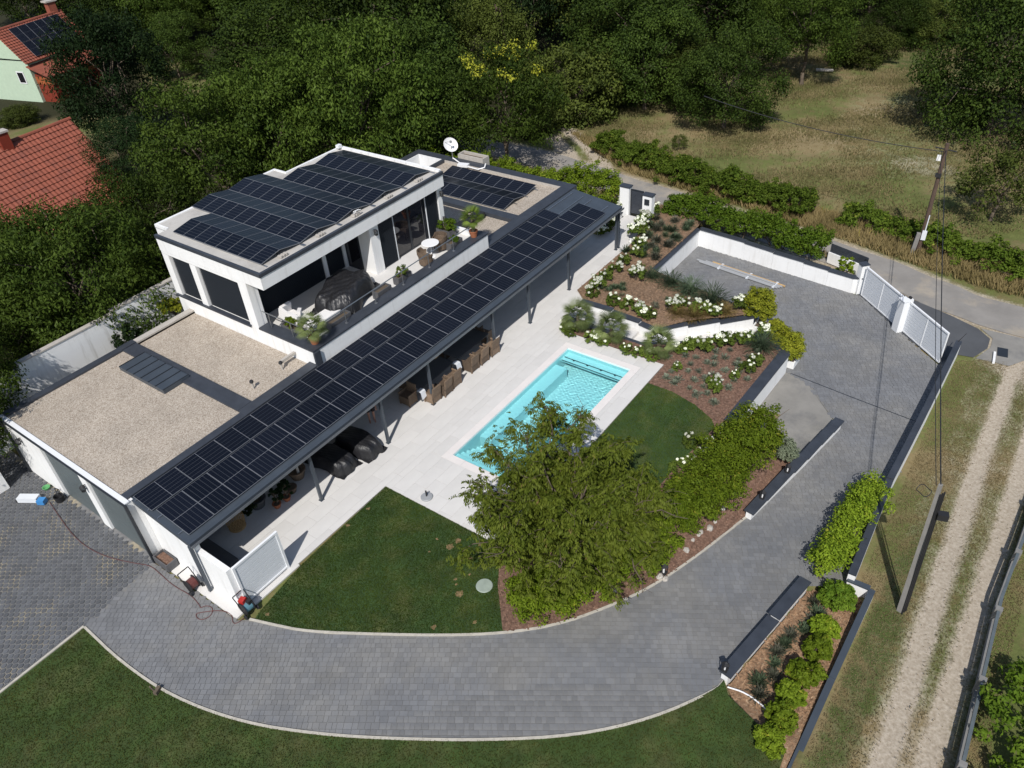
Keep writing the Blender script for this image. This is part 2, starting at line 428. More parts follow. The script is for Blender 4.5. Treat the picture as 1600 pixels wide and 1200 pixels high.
# pool shell and water
M['shell'] = mat('pool_shell', (0.74, 0.88, 0.89), 0.5, 0.02, 1.0)
mm, N, L = nodes_of('pool_water'); out = N['Material Output']; N.remove(N['Principled BSDF'])
gl = N.new('ShaderNodeBsdfGlass'); gl.inputs['IOR'].default_value = 1.33; gl.inputs['Roughness'].default_value = 0.0; gl.inputs['Color'].default_value = (0.69, 0.975, 0.99, 1)
L.new(gl.outputs[0], out.inputs['Surface'])
M['water'] = mm

# open ground: dry meadow, bare soil and wheel ruts, lush strips, woodland floor (weights stored per vertex)
mm, N, L = nodes_of('meadow_ground'); p = N['Principled BSDF']
tc = N.new('ShaderNodeTexCoord'); P_ = tc.outputs['Object']
at = N.new('ShaderNodeAttribute'); at.attribute_name = 'zone'; sc_ = N.new('ShaderNodeSeparateColor'); L.new(at.outputs['Color'], sc_.inputs[0])
nA = noise_(N, L, P_, 0.16, 8, 0.62); nB = noise_(N, L, P_, 1.3, 8, 0.7); nC = noise_(N, L, P_, 9.0, 5, 0.7)
tan = mixrgb(N, L, range_(N, L, nB, 0.35, 0.65), (0.185, 0.142, 0.068), (0.265, 0.212, 0.118))
grn = mixrgb(N, L, range_(N, L, nB, 0.35, 0.65), (0.082, 0.100, 0.028), (0.142, 0.156, 0.052))
nm = math_(N, L, 'ADD', math_(N, L, 'MULTIPLY', nA, 0.6), math_(N, L, 'MULTIPLY', nB, 0.4))
base = mixrgb(N, L, range_(N, L, nm, 0.44, 0.55), tan, grn)
soil = mixrgb(N, L, range_(N, L, nC, 0.35, 0.65), (0.36, 0.30, 0.225), (0.43, 0.375, 0.30))
fd = range_(N, L, math_(N, L, 'ADD', sc_.outputs[0], math_(N, L, 'MULTIPLY', math_(N, L, 'SUBTRACT', math_(N, L, 'ADD', math_(N, L, 'MULTIPLY', nB, 0.6), math_(N, L, 'MULTIPLY', nC, 0.4)), 0.5), 1.5)), 0.30, 0.80)
c = mixrgb(N, L, math_(N, L, 'MULTIPLY', fd, range_(N, L, sc_.outputs[0], 0.03, 0.2)), base, soil)
lush = mixrgb(N, L, range_(N, L, nB, 0.35, 0.65), (0.045, 0.068, 0.018), (0.085, 0.108, 0.032))
fg = range_(N, L, math_(N, L, 'ADD', sc_.outputs[1], math_(N, L, 'MULTIPLY', math_(N, L, 'SUBTRACT', nB, 0.5), 1.4)), 0.35, 0.7)
c = mixrgb(N, L, math_(N, L, 'MULTIPLY', fg, range_(N, L, sc_.outputs[1], 0.03, 0.2)), c, lush)
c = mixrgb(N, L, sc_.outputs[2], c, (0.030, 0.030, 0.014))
hs = N.new('ShaderNodeHueSaturation'); L.new(c, hs.inputs['Color']); L.new(range_(N, L, nC, 0.3, 0.7, 0.84, 1.16), hs.inputs['Value'])
L.new(hs.outputs[0], p.inputs['Base Color']); p.inputs['Roughness'].default_value = 0.95; p.inputs['Specular IOR Level'].default_value = 0.15
bp = N.new('ShaderNodeBump'); bp.inputs['Strength'].default_value = 0.4; bp.inputs['Distance'].default_value = 0.06
L.new(nC, bp.inputs['Height']); L.new(bp.outputs[0], p.inputs['Normal'])
M['ground'] = mm

# ------------------------------------------------------------------ surveyed outlines (metres)
POOL = (17.1, 26.0, 13.6, 17.0)
INNER = smooth_line([(7.05, 17.75), (7.35, 16.9), (7.8, 15.7), (9.15, 13.45), (10.28, 11.66), (11.32, 10.21), (12.55, 8.9), (14.12, 7.9), (15.75, 7.08), (17.95, 6.42), (19.75, 6.0), (20.95, 5.72)], 2)
OUTER = smooth_line([(3.67, 22.36), (3.6, 20.0), (3.8, 17.5), (4.5, 14.93), (5.56, 12.7), (6.73, 10.7), (8.17, 8.48), (9.72, 6.4), (11.4, 4.82), (13.25, 3.68), (13.7, 3.60)], 2)
RING = OUTER + [(13.8, 3.62), (18.75, 2.86), (19.55, 1.72), (36.0, 1.78), (35.1, 2.15), (37.1, 4.6), (39.4, 7.0), (39.45, 7.5), (40.38, 16.85), (34.7, 17.0), (33.6, 10.6), (32.95, 9.95), (32.1, 10.0), (31.55, 8.75), (30.95, 8.02), (30.6, 6.8), (28.35, 4.62)] + INNER[::-1] + [(6.78, 18.1), (6.7, 22.8)]
BED4P = [(13.7, 3.55), (18.8, 2.8), (19.45, 1.6), (19.45, 1.0), (12.3, 1.05), (6.0, 1.1), (6.0, 2.2), (12.6, 2.6)]
RECESS = [(30.95, 8.02), (24.9, 8.3), (24.9, 5.0), (28.3, 4.62), (30.6, 6.8)]

# ------------------------------------------------------------------ ground
def axis(*parts):
    out = []
    for a, b, s in parts: out += list(np.arange(a, b, s))
    return np.array(out + [parts[-1][1]])
gx = axis((-60, 0, 6), (0, 12, 0.5), (12, 46, 0.25), (46, 110, 0.6), (110, 180, 2.5), (180, 420, 30))
gy = axis((-220, -40, 20), (-40, -6, 1.5), (-6, 4, 0.2), (4, 40, 0.5), (40, 110, 1.0), (110, 180, 2.5), (180, 420, 30))
GX, GY = np.meshgrid(gx, gy, indexing='ij')
GZ = zb(GX, GY) - 0.05
RUTS = [[(6, -1.1), (14.2, -1.02), (19.1, -0.94), (25, -0.87), (29, -0.8), (35, -0.8), (38.0, -1.0), (40, -1.4)], [(6, -1.9), (14.8, -2.0), (19.9, -2.11), (24.7, -2.2), (28.2, -2.25), (34, -2.2), (37.5, -2.0), (40, -2.6)]]
FIELDTRACK = [[(47.3, 27.8)] + [G(q[0], q[1], -1.2) for q in ((945, 262), (925, 235), (905, 215), (880, 200))], [(47.4, 31.0)] + [G(q[0], q[1], -1.2) for q in ((900, 255), (880, 232), (862, 212), (850, 200))]]
dirt = np.zeros_like(GX); lush = np.zeros_like(GX); wood = np.zeros_like(GX)
for r in RUTS:
    d = polydist(GX, GY, r); dirt = np.maximum(dirt, 1.0 - sm(0.05, 0.75, d)); GZ -= 0.05 * (1 - sm(0.15, 0.55, d))
for r in FIELDTRACK:
    dirt = np.maximum(dirt, 0.95 * (1.0 - sm(0.3, 1.0, polydist(GX, GY, r))))
dirt = np.maximum(dirt, 0.95 * (1 - sm(1.6, 4.2, np.hypot((GX - 38.8) / 1.35, GY + 1.9))))
dirt = np.maximum(dirt, 0.36 * (1 - sm(1.4, 2.2, np.abs(GY + 1.0))) * sm(3, 6, GX) * (1 - sm(40, 44, GX)))
ROADC = [(40.7, -12), (40.8, 0.4), (41.2, 2.6), (42.1, 5.0), (43.0, 8.0), (44.3, 14), (45.6, 22.5), (46.4, 27), (47.3, 31), (47.6, 36), (47.0, 46)]
dr = polydist(GX, GY, ROADC)
dirt = np.maximum(dirt, 0.75 * (1 - sm(1.3, 2.3, dr)))
fieldc = np.hypot((GX - 66) / 16.0, (GY - 10) / 9.0)
dirt = np.maximum(dirt, 0.30 * (1 - sm(0.5, 1.15, fieldc)))
dirt = np.maximum(dirt, 0.5 * (1 - sm(0.5, 1.0, np.hypot((GX - 58.5) / 2.2, (GY - 8.3) / 3.4))))
lush = np.maximum(lush, 0.75 * (1 - sm(0.5, 1.1, np.hypot((GX - 82) / 9.0, (GY - 12) / 6.0))))
lush = np.maximum(lush, 0.6 * (1 - sm(0.6, 1.2, np.hypot((GX - 17) / 9, (GY - 0.2) / 0.7))))
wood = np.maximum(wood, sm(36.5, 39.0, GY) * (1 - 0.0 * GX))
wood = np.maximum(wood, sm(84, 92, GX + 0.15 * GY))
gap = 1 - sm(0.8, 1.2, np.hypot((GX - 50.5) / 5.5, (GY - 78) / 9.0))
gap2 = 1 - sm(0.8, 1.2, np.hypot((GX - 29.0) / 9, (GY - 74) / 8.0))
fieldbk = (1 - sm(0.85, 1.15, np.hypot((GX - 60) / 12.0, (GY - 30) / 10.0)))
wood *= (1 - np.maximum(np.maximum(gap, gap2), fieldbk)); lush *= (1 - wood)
for _pl in (BED4P,): GZ -= 0.35 * inpoly(GX, GY, _pl)
GZ += 0.05 * np.sin(GX * 1.7 + GY * 0.9) * (dr > 3.2) * (GX > 46)
nx, ny = GX.shape
idx = np.arange(nx * ny).reshape(nx, ny)
F = np.stack([idx[:-1, :-1], idx[1:, :-1], idx[1:, 1:], idx[:-1, 1:]], -1).reshape(-1, 4)
fx = (GX[:-1, :-1] + GX[1:, 1:]).ravel() / 2; fy = (GY[:-1, :-1] + GY[1:, 1:]).ravel() / 2
keep = ~((fx > POOL[0] - 0.35) & (fx < POOL[1] + 0.35) & (fy > POOL[2] - 0.5) & (fy < POOL[3] + 0.5))
keep &= ~inpoly(fx, fy, [(29.2, 6.5), (24.6, 8.1), (24.6, 5.2), (28.3, 5.0)])
F = F[keep]
me = bpy.data.meshes.new('ground')
me.from_pydata(np.stack([GX, GY, GZ], -1).reshape(-1, 3).tolist(), [], F.tolist())
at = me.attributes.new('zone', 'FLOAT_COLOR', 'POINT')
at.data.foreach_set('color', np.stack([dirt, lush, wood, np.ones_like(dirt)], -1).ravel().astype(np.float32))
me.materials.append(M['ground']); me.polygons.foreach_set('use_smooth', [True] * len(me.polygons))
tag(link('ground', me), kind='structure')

# road
edgeL = []; edgeR = []
rc = smooth_line(ROADC, 2)
for i, (x, y) in enumerate(rc):
    a = rc[max(0, i - 1)]; b = rc[min(len(rc) - 1, i + 1)]; t = Vector((b[0] - a[0], b[1] - a[1])).normalized()
    hw = 1.38 + 0.08 * math.sin(i * 1.3)
    edgeL.append((x - t.y * hw, y + t.x * hw)); edgeR.append((x + t.y * hw, y - t.x * hw))
tag(sheet('road', edgeR + edgeL[::-1], lambda x, y: zb(x), M['asphalt'], step=2.0, dz=-0.02), kind='structure')
apron = sheet('apron', [(35.25, 2.05), (36.35, 1.6), (36.5, 0.9), (37.6, 0.5), (38.5, 0.55), (39.15, 1.2), (39.75, 2.6), (40.35, 4.5), (41.2, 6.3), (41.6, 7.4), (39.55, 7.2), (37.1, 4.65)], -1.165, M['paver_dark'])
tag(apron, kind='structure')
tag(sheet('concrete_pad', [(37.75, 0.4), (38.6, 0.45), (39.25, 1.1), (39.35, -1.2), (38.2, -1.6), (36.6, -0.6), (36.5, 0.8)], -1.172, M['concrete']), kind='structure')

# drive: bedding sheet, then every block of it
drive = sheet('driveway', RING, lambda x, y: zb(x), M['joint'], step=1.0, dz=-0.014)
tag(drive, kind='structure')
ud = Vector((0.55, -0.835)).normalized(); vd = Vector((-ud.y, ud.x))
rows = []
rr = np.random.default_rng(5)
vmin, vmax, umin, umax = 3, 50, -24, 40
vv = vmin; cells = []
while vv < vmax:
    h = rr.choice([0.17, 0.17, 0.21]); uu = umin + rr.random() * 0.2
    while uu < umax:
        wd = rr.choice([0.14, 0.18, 0.21, 0.26]); cells.append((uu, vv, wd, h)); uu += wd
    vv += h
cells = np.array(cells)
ccx = (cells[:, 0] + cells[:, 2] / 2) * ud.x + (cells[:, 1] + cells[:, 3] / 2) * vd.x
ccy = (cells[:, 0] + cells[:, 2] / 2) * ud.y + (cells[:, 1] + cells[:, 3] / 2) * vd.y
ok = inpoly(ccx, ccy, RING)
cells, ccx, ccy = cells[ok], ccx[ok], ccy[ok]
dist = np.hypot(ccx, ccy)
infr = (ccy < 14) & (ccx > 5)
order = np.argsort(np.where(infr, dist, 999)); near = set(order[:300].tolist())
ang = math.atan2(ud.y, ud.x)
GAPP = 0.010
def quad_blocks(idxs, name, parent, top, mat_):
    V = []; Fc = []; R = []
    for k in idxs:
        u0, v0, wd, h = cells[k]; e = GAPP / 2
        cs = [(u0 + e, v0 + e), (u0 + wd - e, v0 + e), (u0 + wd - e, v0 + h - e), (u0 + e, v0 + h - e)]
        n = len(V); dzr = rr.normal() * 0.0015
        pts = [(a * ud.x + b * vd.x, a * ud.y + b * vd.y) for a, b in cs]
        zz = [float(q) for q in zb(np.array([q[0] for q in pts]))]
        for (x, y), z in zip(pts, zz): V.append((x, y, z + top + dzr))
        for (x, y), z in zip(pts, zz): V.append((x, y, z - 0.02))
        Fc += [(n, n+1, n+2, n+3), (n+4, n+5, n+1, n), (n+5, n+6, n+2, n+1), (n+6, n+7, n+3, n+2), (n+7, n+4, n, n+3)]
        R += [rr.random()] * 5
    me = bpy.data.meshes.new(name); me.from_pydata(V, [], Fc); me.materials.append(mat_)
    a = me.attributes.new('rnd', 'FLOAT', 'FACE'); a.data.foreach_set('value', np.array(R, np.float32))
    return link(name, me, parent)
tag(quad_blocks([k for k in range(len(cells)) if k not in near], 'paving_blocks', drive, 0.0, M['paver']), kind='stuff')
pm = {}
for k in near:
    u0, v0, wd, h = cells[k]; key = (round(wd, 2), round(h, 2))
    if key not in pm:
        b = MB().box(-wd/2 + GAPP/2, wd/2 - GAPP/2, -h/2 + GAPP/2, h/2 - GAPP/2, -0.03, 0.0)
        me = bpy.data.meshes.new('paver'); me.from_pydata(b.v, [], b.f); me.materials.append(M['paver'])
        a = me.attributes.new('rnd', 'FLOAT', 'FACE'); a.data.foreach_set('value', np.full(len(b.f), 0.5, np.float32)); pm[key] = me
    o = link('paver', pm[key], drive); o.location = (ccx[k], ccy[k], float(zb(ccx[k])) + rr.normal() * 0.0015); o.rotation_euler = (0, 0, ang)

tag(sheet('recess_floor', RECESS, -1.155, M['concrete']), kind='structure')
dc = MB(); wall_path(dc, [(30.95, 7.7), (30.6, 4.6), (30.35, 1.95)], 0.022, -1.2, -1.146)
tag(dc.build('drain_channel', M['anth_dark']), 'narrow dark drain channel crossing the grey block drive', 'drain')

# kerbs
for ln, lab in ((INNER, 'pale concrete edging between lawn, mulch and the curved drive'), (OUTER, 'pale concrete edging along the outer lawn side of the drive')):
    b = MB(); wall_path(b, ln, 0.04, lambda x, y: float(zb(x)) - 0.1, lambda x, y: float(zb(x)) + 0.035)
    tag(b.build('kerb', M['kerb']), lab, 'kerb')
b = MB(); wall_path(b, [(3.67, 22.4), (0, 22.38), (-6, 22.34)], 0.04, -0.1, 0.035)
tag(b.build('kerb', M['kerb']), 'straight concrete edging between lawn and honeycomb paving', 'kerb')

# honeycomb paving by the garage
hp = sheet('honeycomb_paving', [(6.95, 22.86), (6.7, 22.82), (3.67, 22.38), (-3, 22.34), (-3, 38), (6.95, 38)], -0.03, mat('sand_joint', (0.19, 0.19, 0.19), 0.95, 0.25, 5, 0.4, 40, second=(0.36, 0.31, 0.215), sec_scale=0.42, sec_lo=0.50, sec_hi=0.60))
tag(hp, kind='structure')
V = []; Fc = []; R = []
px_, py_ = 0.215, 0.165
for j in range(int(16 / py_)):
    for i in range(int(10 / px_)):
        cx = -3.1 + (i + 0.5 * (j % 2)) * px_; cy = 22.45 + j * py_
        if cx > 6.72 or (cy < 22.36 + (cx - 3.67) * 0.15 and cx > 3.6): continue
        n = len(V); z = -0.004 + rr.normal() * 0.002
        hx, hy = px_ * 0.40, py_ * 0.54
        ring = [(hx, -hy*0.42), (hx, hy*0.42), (0, hy), (-hx, hy*0.42), (-hx, -hy*0.42), (0, -hy)]
        V += [(cx + a, cy + b_, z) for a, b_ in ring] + [(cx + a, cy + b_, -0.04) for a, b_ in ring]
        Fc += [tuple(range(n, n + 6))] + [(n + 6 + k, n + 6 + (k+1) % 6, n + (k+1) % 6, n + k) for k in range(6)]
        R += [rr.random()] * 7
me = bpy.data.meshes.new('honeycomb_blocks'); me.from_pydata(V, [], Fc); me.materials.append(M['paver_dark'])
a = me.attributes.new('rnd', 'FLOAT', 'FACE'); a.data.foreach_set('value', np.array(R, np.float32))
tag(link('honeycomb_blocks', me, hp), kind='stuff')

# lawns
LAWN1 = [(9.6, 18.02), (14.22, 18.12), (14.22, 12.42), (13.9, 12.2), (12.8, 11.5), (11.42, 10.28)] + [p for p in INNER[::-1] if p[1] > 10.35 and p[1] < 17.6] + [(7.5, 17.72)]
LAWN2 = [(25.5, 12.42)] + [G(1050, 612, 0), G(1085, 632, 0), G(1112, 655, 0), G(1117, 668, 0), G(1085, 700, 0), G(1060, 725, 0)] + [(20.2, 9.0), (18, 9.4), (16.2, 10.4), (15.2, 12.42)]
LAWN3 = OUTER + [(13.3, 3.3), (12.6, 1.3), (9, 1.0), (-14, 1.0), (-14, 22.3), (3.4, 22.34)]
for nm, pl, mm_ in (('lawn', LAWN1, 'lawn'), ('lawn', LAWN2, 'lawn'), ('lawn', LAWN3, 'lawn_dry')):
    tag(sheet(nm, pl, lambda x, y: (0.0 if nm else 0) , M[mm_], step=0, dz=0.006), kind='structure')

# patio: bed, then each slab
PR = [(6.8, 36.75, 18.16, 23.0), (14.25, 27.12, 12.46, 18.16), (36.75, 40.0, 19.5, 21.6)]
COP = (POOL[0] - 0.35, POOL[1] + 0.35, POOL[2] - 0.35, POOL[3] + 0.35)
patio_bed = MB()
for (a, b_, c_, d_) in (PR[0], PR[2]): patio_bed.box(a, b_, c_, d_, -0.12, -0.008)
patio_bed.box(14.25, COP[0], 12.46, 18.159, -0.12, -0.008); patio_bed.box(COP[1], 27.12, 12.46, 18.159, -0.12, -0.008)
patio_bed.box(COP[0], COP[1], 12.46, COP[2], -0.12, -0.008); patio_bed.box(COP[0], COP[1], COP[3], 18.159, -0.12, -0.008)
patio = tag(patio_bed.build('patio', M['grout']), kind='structure')
tiles = []
TX, TY = 1.2, 0.6
for ri, (a, b_, c_, d_) in enumerate(PR):
    j = 0; y = 12.46 - 0.6
    while y < 23.2:
        x = 5.4 + (0.6 if j % 2 else 0)
        while x < 41:
            x0, x1, y0, y1 = max(x, a), min(x + TX, b_), max(y, c_), min(y + TY, d_)
            if x1 - x0 > 0.02 and y1 - y0 > 0.02:
                pcs = [(x0, x1, y0, y1)]
                if ri == 1:
                    nx_ = []
                    for (q0, q1, r0, r1) in pcs:
                        if q1 <= COP[0] or q0 >= COP[1] or r1 <= COP[2] or r0 >= COP[3]: nx_.append((q0, q1, r0, r1)); continue
                        if q0 < COP[0]: nx_.append((q0, COP[0], r0, r1)); q0 = COP[0]
                        if q1 > COP[1]: nx_.append((COP[1], q1, r0, r1)); q1 = COP[1]
                        if r0 < COP[2]: nx_.append((q0, q1, r0, COP[2]))
                        if r1 > COP[3]: nx_.append((q0, q1, COP[3], r1))
                    pcs = nx_
                tiles += [t for t in pcs if t[1] - t[0] > 0.03 and t[3] - t[2] > 0.03]
            x += TX
        y += TY; j += 1
tiles.sort(key=lambda t: (t[0] + t[1])**2 / 4 + (t[2] + t[3])**2 / 4 + (900 if t[2] > 20.8 else 0))
tm = {}; rest = MB(); RV = []
for i, (x0, x1, y0, y1) in enumerate(tiles):
    e = 0.004
    if i < 300:
        key = (round(x1 - x0, 3), round(y1 - y0, 3))
        if key not in tm:
            b = MB().box(-key[0]/2 + e, key[0]/2 - e, -key[1]/2 + e, key[1]/2 - e, -0.02, 0.0)
            me = bpy.data.meshes.new('slab'); me.from_pydata(b.v, [], b.f); me.materials.append(M['patio']); tm[key] = me
        o = link('slab', tm[key], patio); o.location = ((x0 + x1) / 2, (y0 + y1) / 2, rr.normal() * 0.0006)
    else:
        rest.box(x0 + e, x1 - e, y0 + e, y1 - e, -0.02, 0.0)
tag(rest.build('slabs', M['patio'], patio), kind='stuff')

# ------------------------------------------------------------------ pool
pool = thing('swimming_pool', 'long turquoise swimming pool set into pale stone patio', 'pool', ((POOL[0]+POOL[1])/2, (POOL[2]+POOL[3])/2, 0))
x0, x1, y0, y1 = POOL
b = MB()
for a in ((COP[0], x0, COP[2], COP[3]), (x1, COP[1], COP[2], COP[3]), (x0, x1, COP[2], y0), (x0, x1, y1, COP[3])):
    n_ = max(1, int(max(a[1]-a[0], a[3]-a[2]) / 1.0))
    for k in range(n_):
        if a[1]-a[0] > a[3]-a[2]: q = (a[0] + (a[1]-a[0])*k/n_ + 0.003, a[0] + (a[1]-a[0])*(k+1)/n_ - 0.003, a[2] + 0.003, a[3] - 0.003)
        else: q = (a[0] + 0.003, a[1] - 0.003, a[2] + (a[3]-a[2])*k/n_ + 0.003, a[2] + (a[3]-a[2])*(k+1)/n_ - 0.003)
        MB().box(*q, -0.1, 0.004).build('coping_stone', M['coping_stone'], pool)
b = MB(); t = 0.12; D = -1.45
b.box(x0 - t, x1 + t, y0 - t, y1 + t, D - 0.1, D)
b.box(x0 - t, x0, y0 - t, y1 + t, D, -0.02); b.box(x1, x1 + t, y0 - t, y1 + t, D, -0.02)
b.box(x0, x1, y0 - t, y0, D, -0.02); b.box(x0, x1, y1, y1 + t, D, -0.02)
b.build('shell', M['shell'], pool)
MB().box(18.9, 24.9, y1 - 0.62, y1 - 0.001, D, -0.48).build('bench', M['shell'], pool)
for k in range(5):
    MB().box(x0 + 0.001 + k * 0.32, x0 + 0.32 + k * 0.32, y0 + 0.001, y1 - 0.002, D, -0.22 - 0.25 * k).build('step', M['shell'], pool)
cv = MB().box(x1 - 0.72, x1 - 0.001, y0 + 0.001, y1 - 0.002, -0.52, -0.40).build('roller_cover_box', M['shell'], pool)
for xx in (x1 - 0.70, x1 - 0.42):
    MB().box(xx - 0.02, xx + 0.02, y0 + 0.05, y1 - 0.05, -0.40, -0.375).build('slot', M['anth'], cv)
for k in range(4):
    MB().box(x1 - 0.5, x1 - 0.43, y0 + 0.5 + k * 0.75, y0 + 0.58 + k * 0.75, -0.40, -0.36).build('bracket', M['anth_dark'], cv)
MB().obox((17.75, 15.9, -0.4), (0.22, 0.1, 0.05), 0.4).build('cleaner_hose_end', M['rubber'], pool)
V = []; n1, n2 = 420, 162
gxx = np.linspace(x0 + 0.001, x1 - 0.001, n1); gyy = np.linspace(y0 + 0.001, y1 - 0.001, n2)
A, B_ = np.meshgrid(gxx, gyy, indexing='ij')
Zw = -0.10 + 0 * A
rw = np.random.default_rng(88)
for _ in range(22):
    th_ = rw.random() * 6.283; k_ = 2 * math.pi / (0.13 + 0.22 * rw.random()); Zw += 0.00016 * np.sin(k_ * (A * math.cos(th_) + B_ * math.sin(th_)) + rw.random() * 6.28)
ii = np.arange(n1 * n2).reshape(n1, n2)
off = OFF[pool.name]
me = bpy.data.meshes.new('water'); me.from_pydata(np.stack([A - off[0], B_ - off[1], Zw - off[2]], -1).reshape(-1, 3).tolist(), [], np.stack([ii[:-1, :-1], ii[1:, :-1], ii[1:, 1:], ii[:-1, 1:]], -1).reshape(-1, 4).tolist())
me.materials.append(M['water']); me.polygons.foreach_set('use_smooth', [True] * len(me.polygons)); wo = link('water', me, pool)
wo.cycles.is_caustics_caster = True; sl.cycles.is_caustics_light = True
for ch in pool.children:
    if ch.name.split('.')[0] in ('shell', 'bench', 'step', 'roller_cover_box'): ch.cycles.is_caustics_receiver = True

# ------------------------------------------------------------------ house
house = thing('house', 'white flat roofed modern house with upper storey and pale gravel roofs', 'house', (20, 27, 0))
def part(name, mm_, boxes, parent=None, smooth=False):
    b = MB()
    for q in boxes: b.box(*q)
    return b.build(name, mm_, parent or house, smooth)
HX, HR, FY = 6.78, 36.45, 23.05
# ground floor walls
part('garage_wall', M['plaster'], [(HX, HX+0.3, 28.92, 31.8, 0, 2.98), (HX, HX+0.3, 25.64, 26.18, 0, 2.98), (HX, HX+0.3, 23.05, 28.92, 2.80, 2.98), (HX, HX+0.3, 22.86, 23.05, 0, 2.98), (HX+0.3, 16, 31.5, 31.8, 0, 2.98)])
part('front_wall', M['plaster'], [(HX+0.3, 11.0, 22.86, FY+0.2, 0, 2.9), (11.0, 12.0, FY, FY+0.2, 0, 2.9), (15.2, 17.5, FY, FY+0.2, 0, 2.9), (21.5, 23.0, FY, FY+0.2, 0, 2.9), (28.4, 30.2, FY, FY+0.2, 0, 2.9), (34.0, HR, FY, FY+0.2, 0, 2.9), (12.0, 15.2, FY, FY+0.2, 2.45, 2.9), (17.5, 21.5, FY, FY+0.2, 2.45, 2.9), (23.0, 28.4, FY, FY+0.2, 2.45, 2.9), (30.2, 34.0, FY, FY+0.2, 2.45, 2.9)])
part('end_wall', M['plaster'], [(HR-0.3, HR, FY+0.2, 35.2, 0, 2.9), (28, HR-0.3, 34.9, 35.2, 0, 2.9), (28, 28.3, 31.8, 34.9, 0, 2.9), (16, 28, 31.5, 31.8, 0, 2.8)])
for (a, c) in ((12.0, 15.2), (17.5, 21.5), (23.0, 28.4), (30.2, 34.0)):
    f = part('terrace_window', M['anth_dark'], [(a, c, FY+0.05, FY+0.09, 0, 0.07), (a, c, FY+0.05, FY+0.09, 2.38, 2.45), (a, a+0.07, FY+0.05, FY+0.09, 0.07, 2.38), (c-0.07, c, FY+0.05, FY+0.09, 0.07, 2.38), ((a+c)/2-0.04, (a+c)/2+0.04, FY+0.05, FY+0.09, 0.07, 2.38)])
    part('pane', M['glass'], [(a+0.07, (a+c)/2-0.04, FY+0.065, FY+0.075, 0.07, 2.38)], f)
    part('pane', M['glass'], [((a+c)/2+0.04, c-0.07, FY+0.065, FY+0.075, 0.07, 2.38)], f)
for (a, c) in ((26.18, 28.92), (23.05, 25.64)):
    d = MB(); n_ = 5
    for k in range(n_):
        z0_ = 0.02 + 2.78 * k / n_; d.box(HX+0.09, HX+0.13, a, c, z0_ + 0.006, z0_ + 2.78 / n_ - 0.006)
    gd = d.build('garage_door', M['garage_door'], house)
    part('door_track', M['anth_dark'], [(HX+0.13, HX+0.16, a, c, 0, 2.8)], gd)
# roofs of the ground floor
part('roof_slab', M['plaster'], [(HX+0.02, 16.0, 23.07, 31.78, 2.70, 2.80), (16.0, 28.0, 23.2, 31.5, 2.62, 2.70), (28.0, HR-0.02, 23.25, 32.4, 2.60, 2.70), (28.0, 34.3, 32.4, 34.9, 2.60, 2.70)])
part('gravel', M['gravel'], [(HX+0.16, 12.2, 23.36, 31.5, 2.80, 2.985)])
part('gravel', M['gravel'], [(12.9, 15.98, 23.5, 31.5, 2.80, 2.90)])
part('gravel', M['gravel'], [(31.62, HR-0.55, 23.72, 32.5, 2.70, 2.86)])
part('gravel', M['gravel'], [(28.0, 31.0, 23.72, 32.5, 2.70, 2.84)])
part('roof_edge', M['white_metal'], [(HX-0.03, HX+0.15, 22.83, 31.83, 2.982, 3.03)])
part('gutter', M['anth_dark'], [(HX-0.09, HX-0.03, 22.83, 31.83, 2.93, 3.0)])
part('back_coping', M['coping'], [(HX+0.15, 12.18, 31.5, 31.84, 2.98, 3.08), (12.18, 12.9, 31.5, 31.84, 2.98, 3.10)])
part('back_upstand', M['stone'], [(12.9, 16.0, 31.5, 31.84, 2.80, 3.06)])
part('divider_coping', M['coping'], [(12.2, 12.88, 23.5, 31.49, 2.80, 3.06)])
part('front_coping', M['coping'], [(HX+0.15, 12.2, 22.98, 23.34, 2.9, 3.05), (12.2, 15.99, 22.985, 23.48, 2.9, 3.062)])
for k in range(6):   # seams of the coping sheets
    pass
part('front_coping', M['coping'], [(28.02, HR, 22.98, 23.70, 2.70, 3.05)])
part('end_coping', M['coping'], [(HR-0.55, HR+0.03, 23.70, 35.23, 2.70, 3.052)])
part('back_coping', M['coping'], [(28.0, HR-0.56, 34.72, 35.23, 2.70, 3.05), (34.3, HR-0.56, 32.5, 32.72, 2.70, 3.05), (33.75, 34.28, 32.5, 34.71, 2.70, 3.05)])
part('roof_divider', M['coping'], [(31.02, 31.6, 23.71, 31.5, 2.70, 3.048)])
part('upstand', M['stone'], [(31.6, 31.66, 23.72, 31.5, 2.86, 3.02), (HR-0.60, HR-0.555, 23.72, 32.5, 2.86, 3.02)])
part('light_well', M['plaster'], [(34.29, HR-0.57, 34.66, 34.71, 1.2, 3.03), (34.29, 34.33, 32.73, 34.66, 1.2, 3.03), (HR-0.61, HR-0.57, 32.73, 34.66, 1.2, 3.03), (34.33, HR-0.61, 32.73, 34.66, 1.15, 1.2)])
sk = thing('roof_hatch', 'dark sheet metal roof hatch with raised seams on gravel garage roof', 'roof hatch', (11.95, 28.7, 3.0))
MB().box(11.32, 12.56, 27.1, 30.32, 2.99, 3.17).build('hatch_box', M['anth'], sk)
for k in range(7): MB().box(11.31, 12.57, 27.12 + k * 0.525, 27.15 + k * 0.525, 3.17, 3.20).build('seam', M['anth_dark'], sk)
part('drain_spout', M['stone'], [(15.2, 15.97, 24.3, 24.42, 3.15, 3.27)])
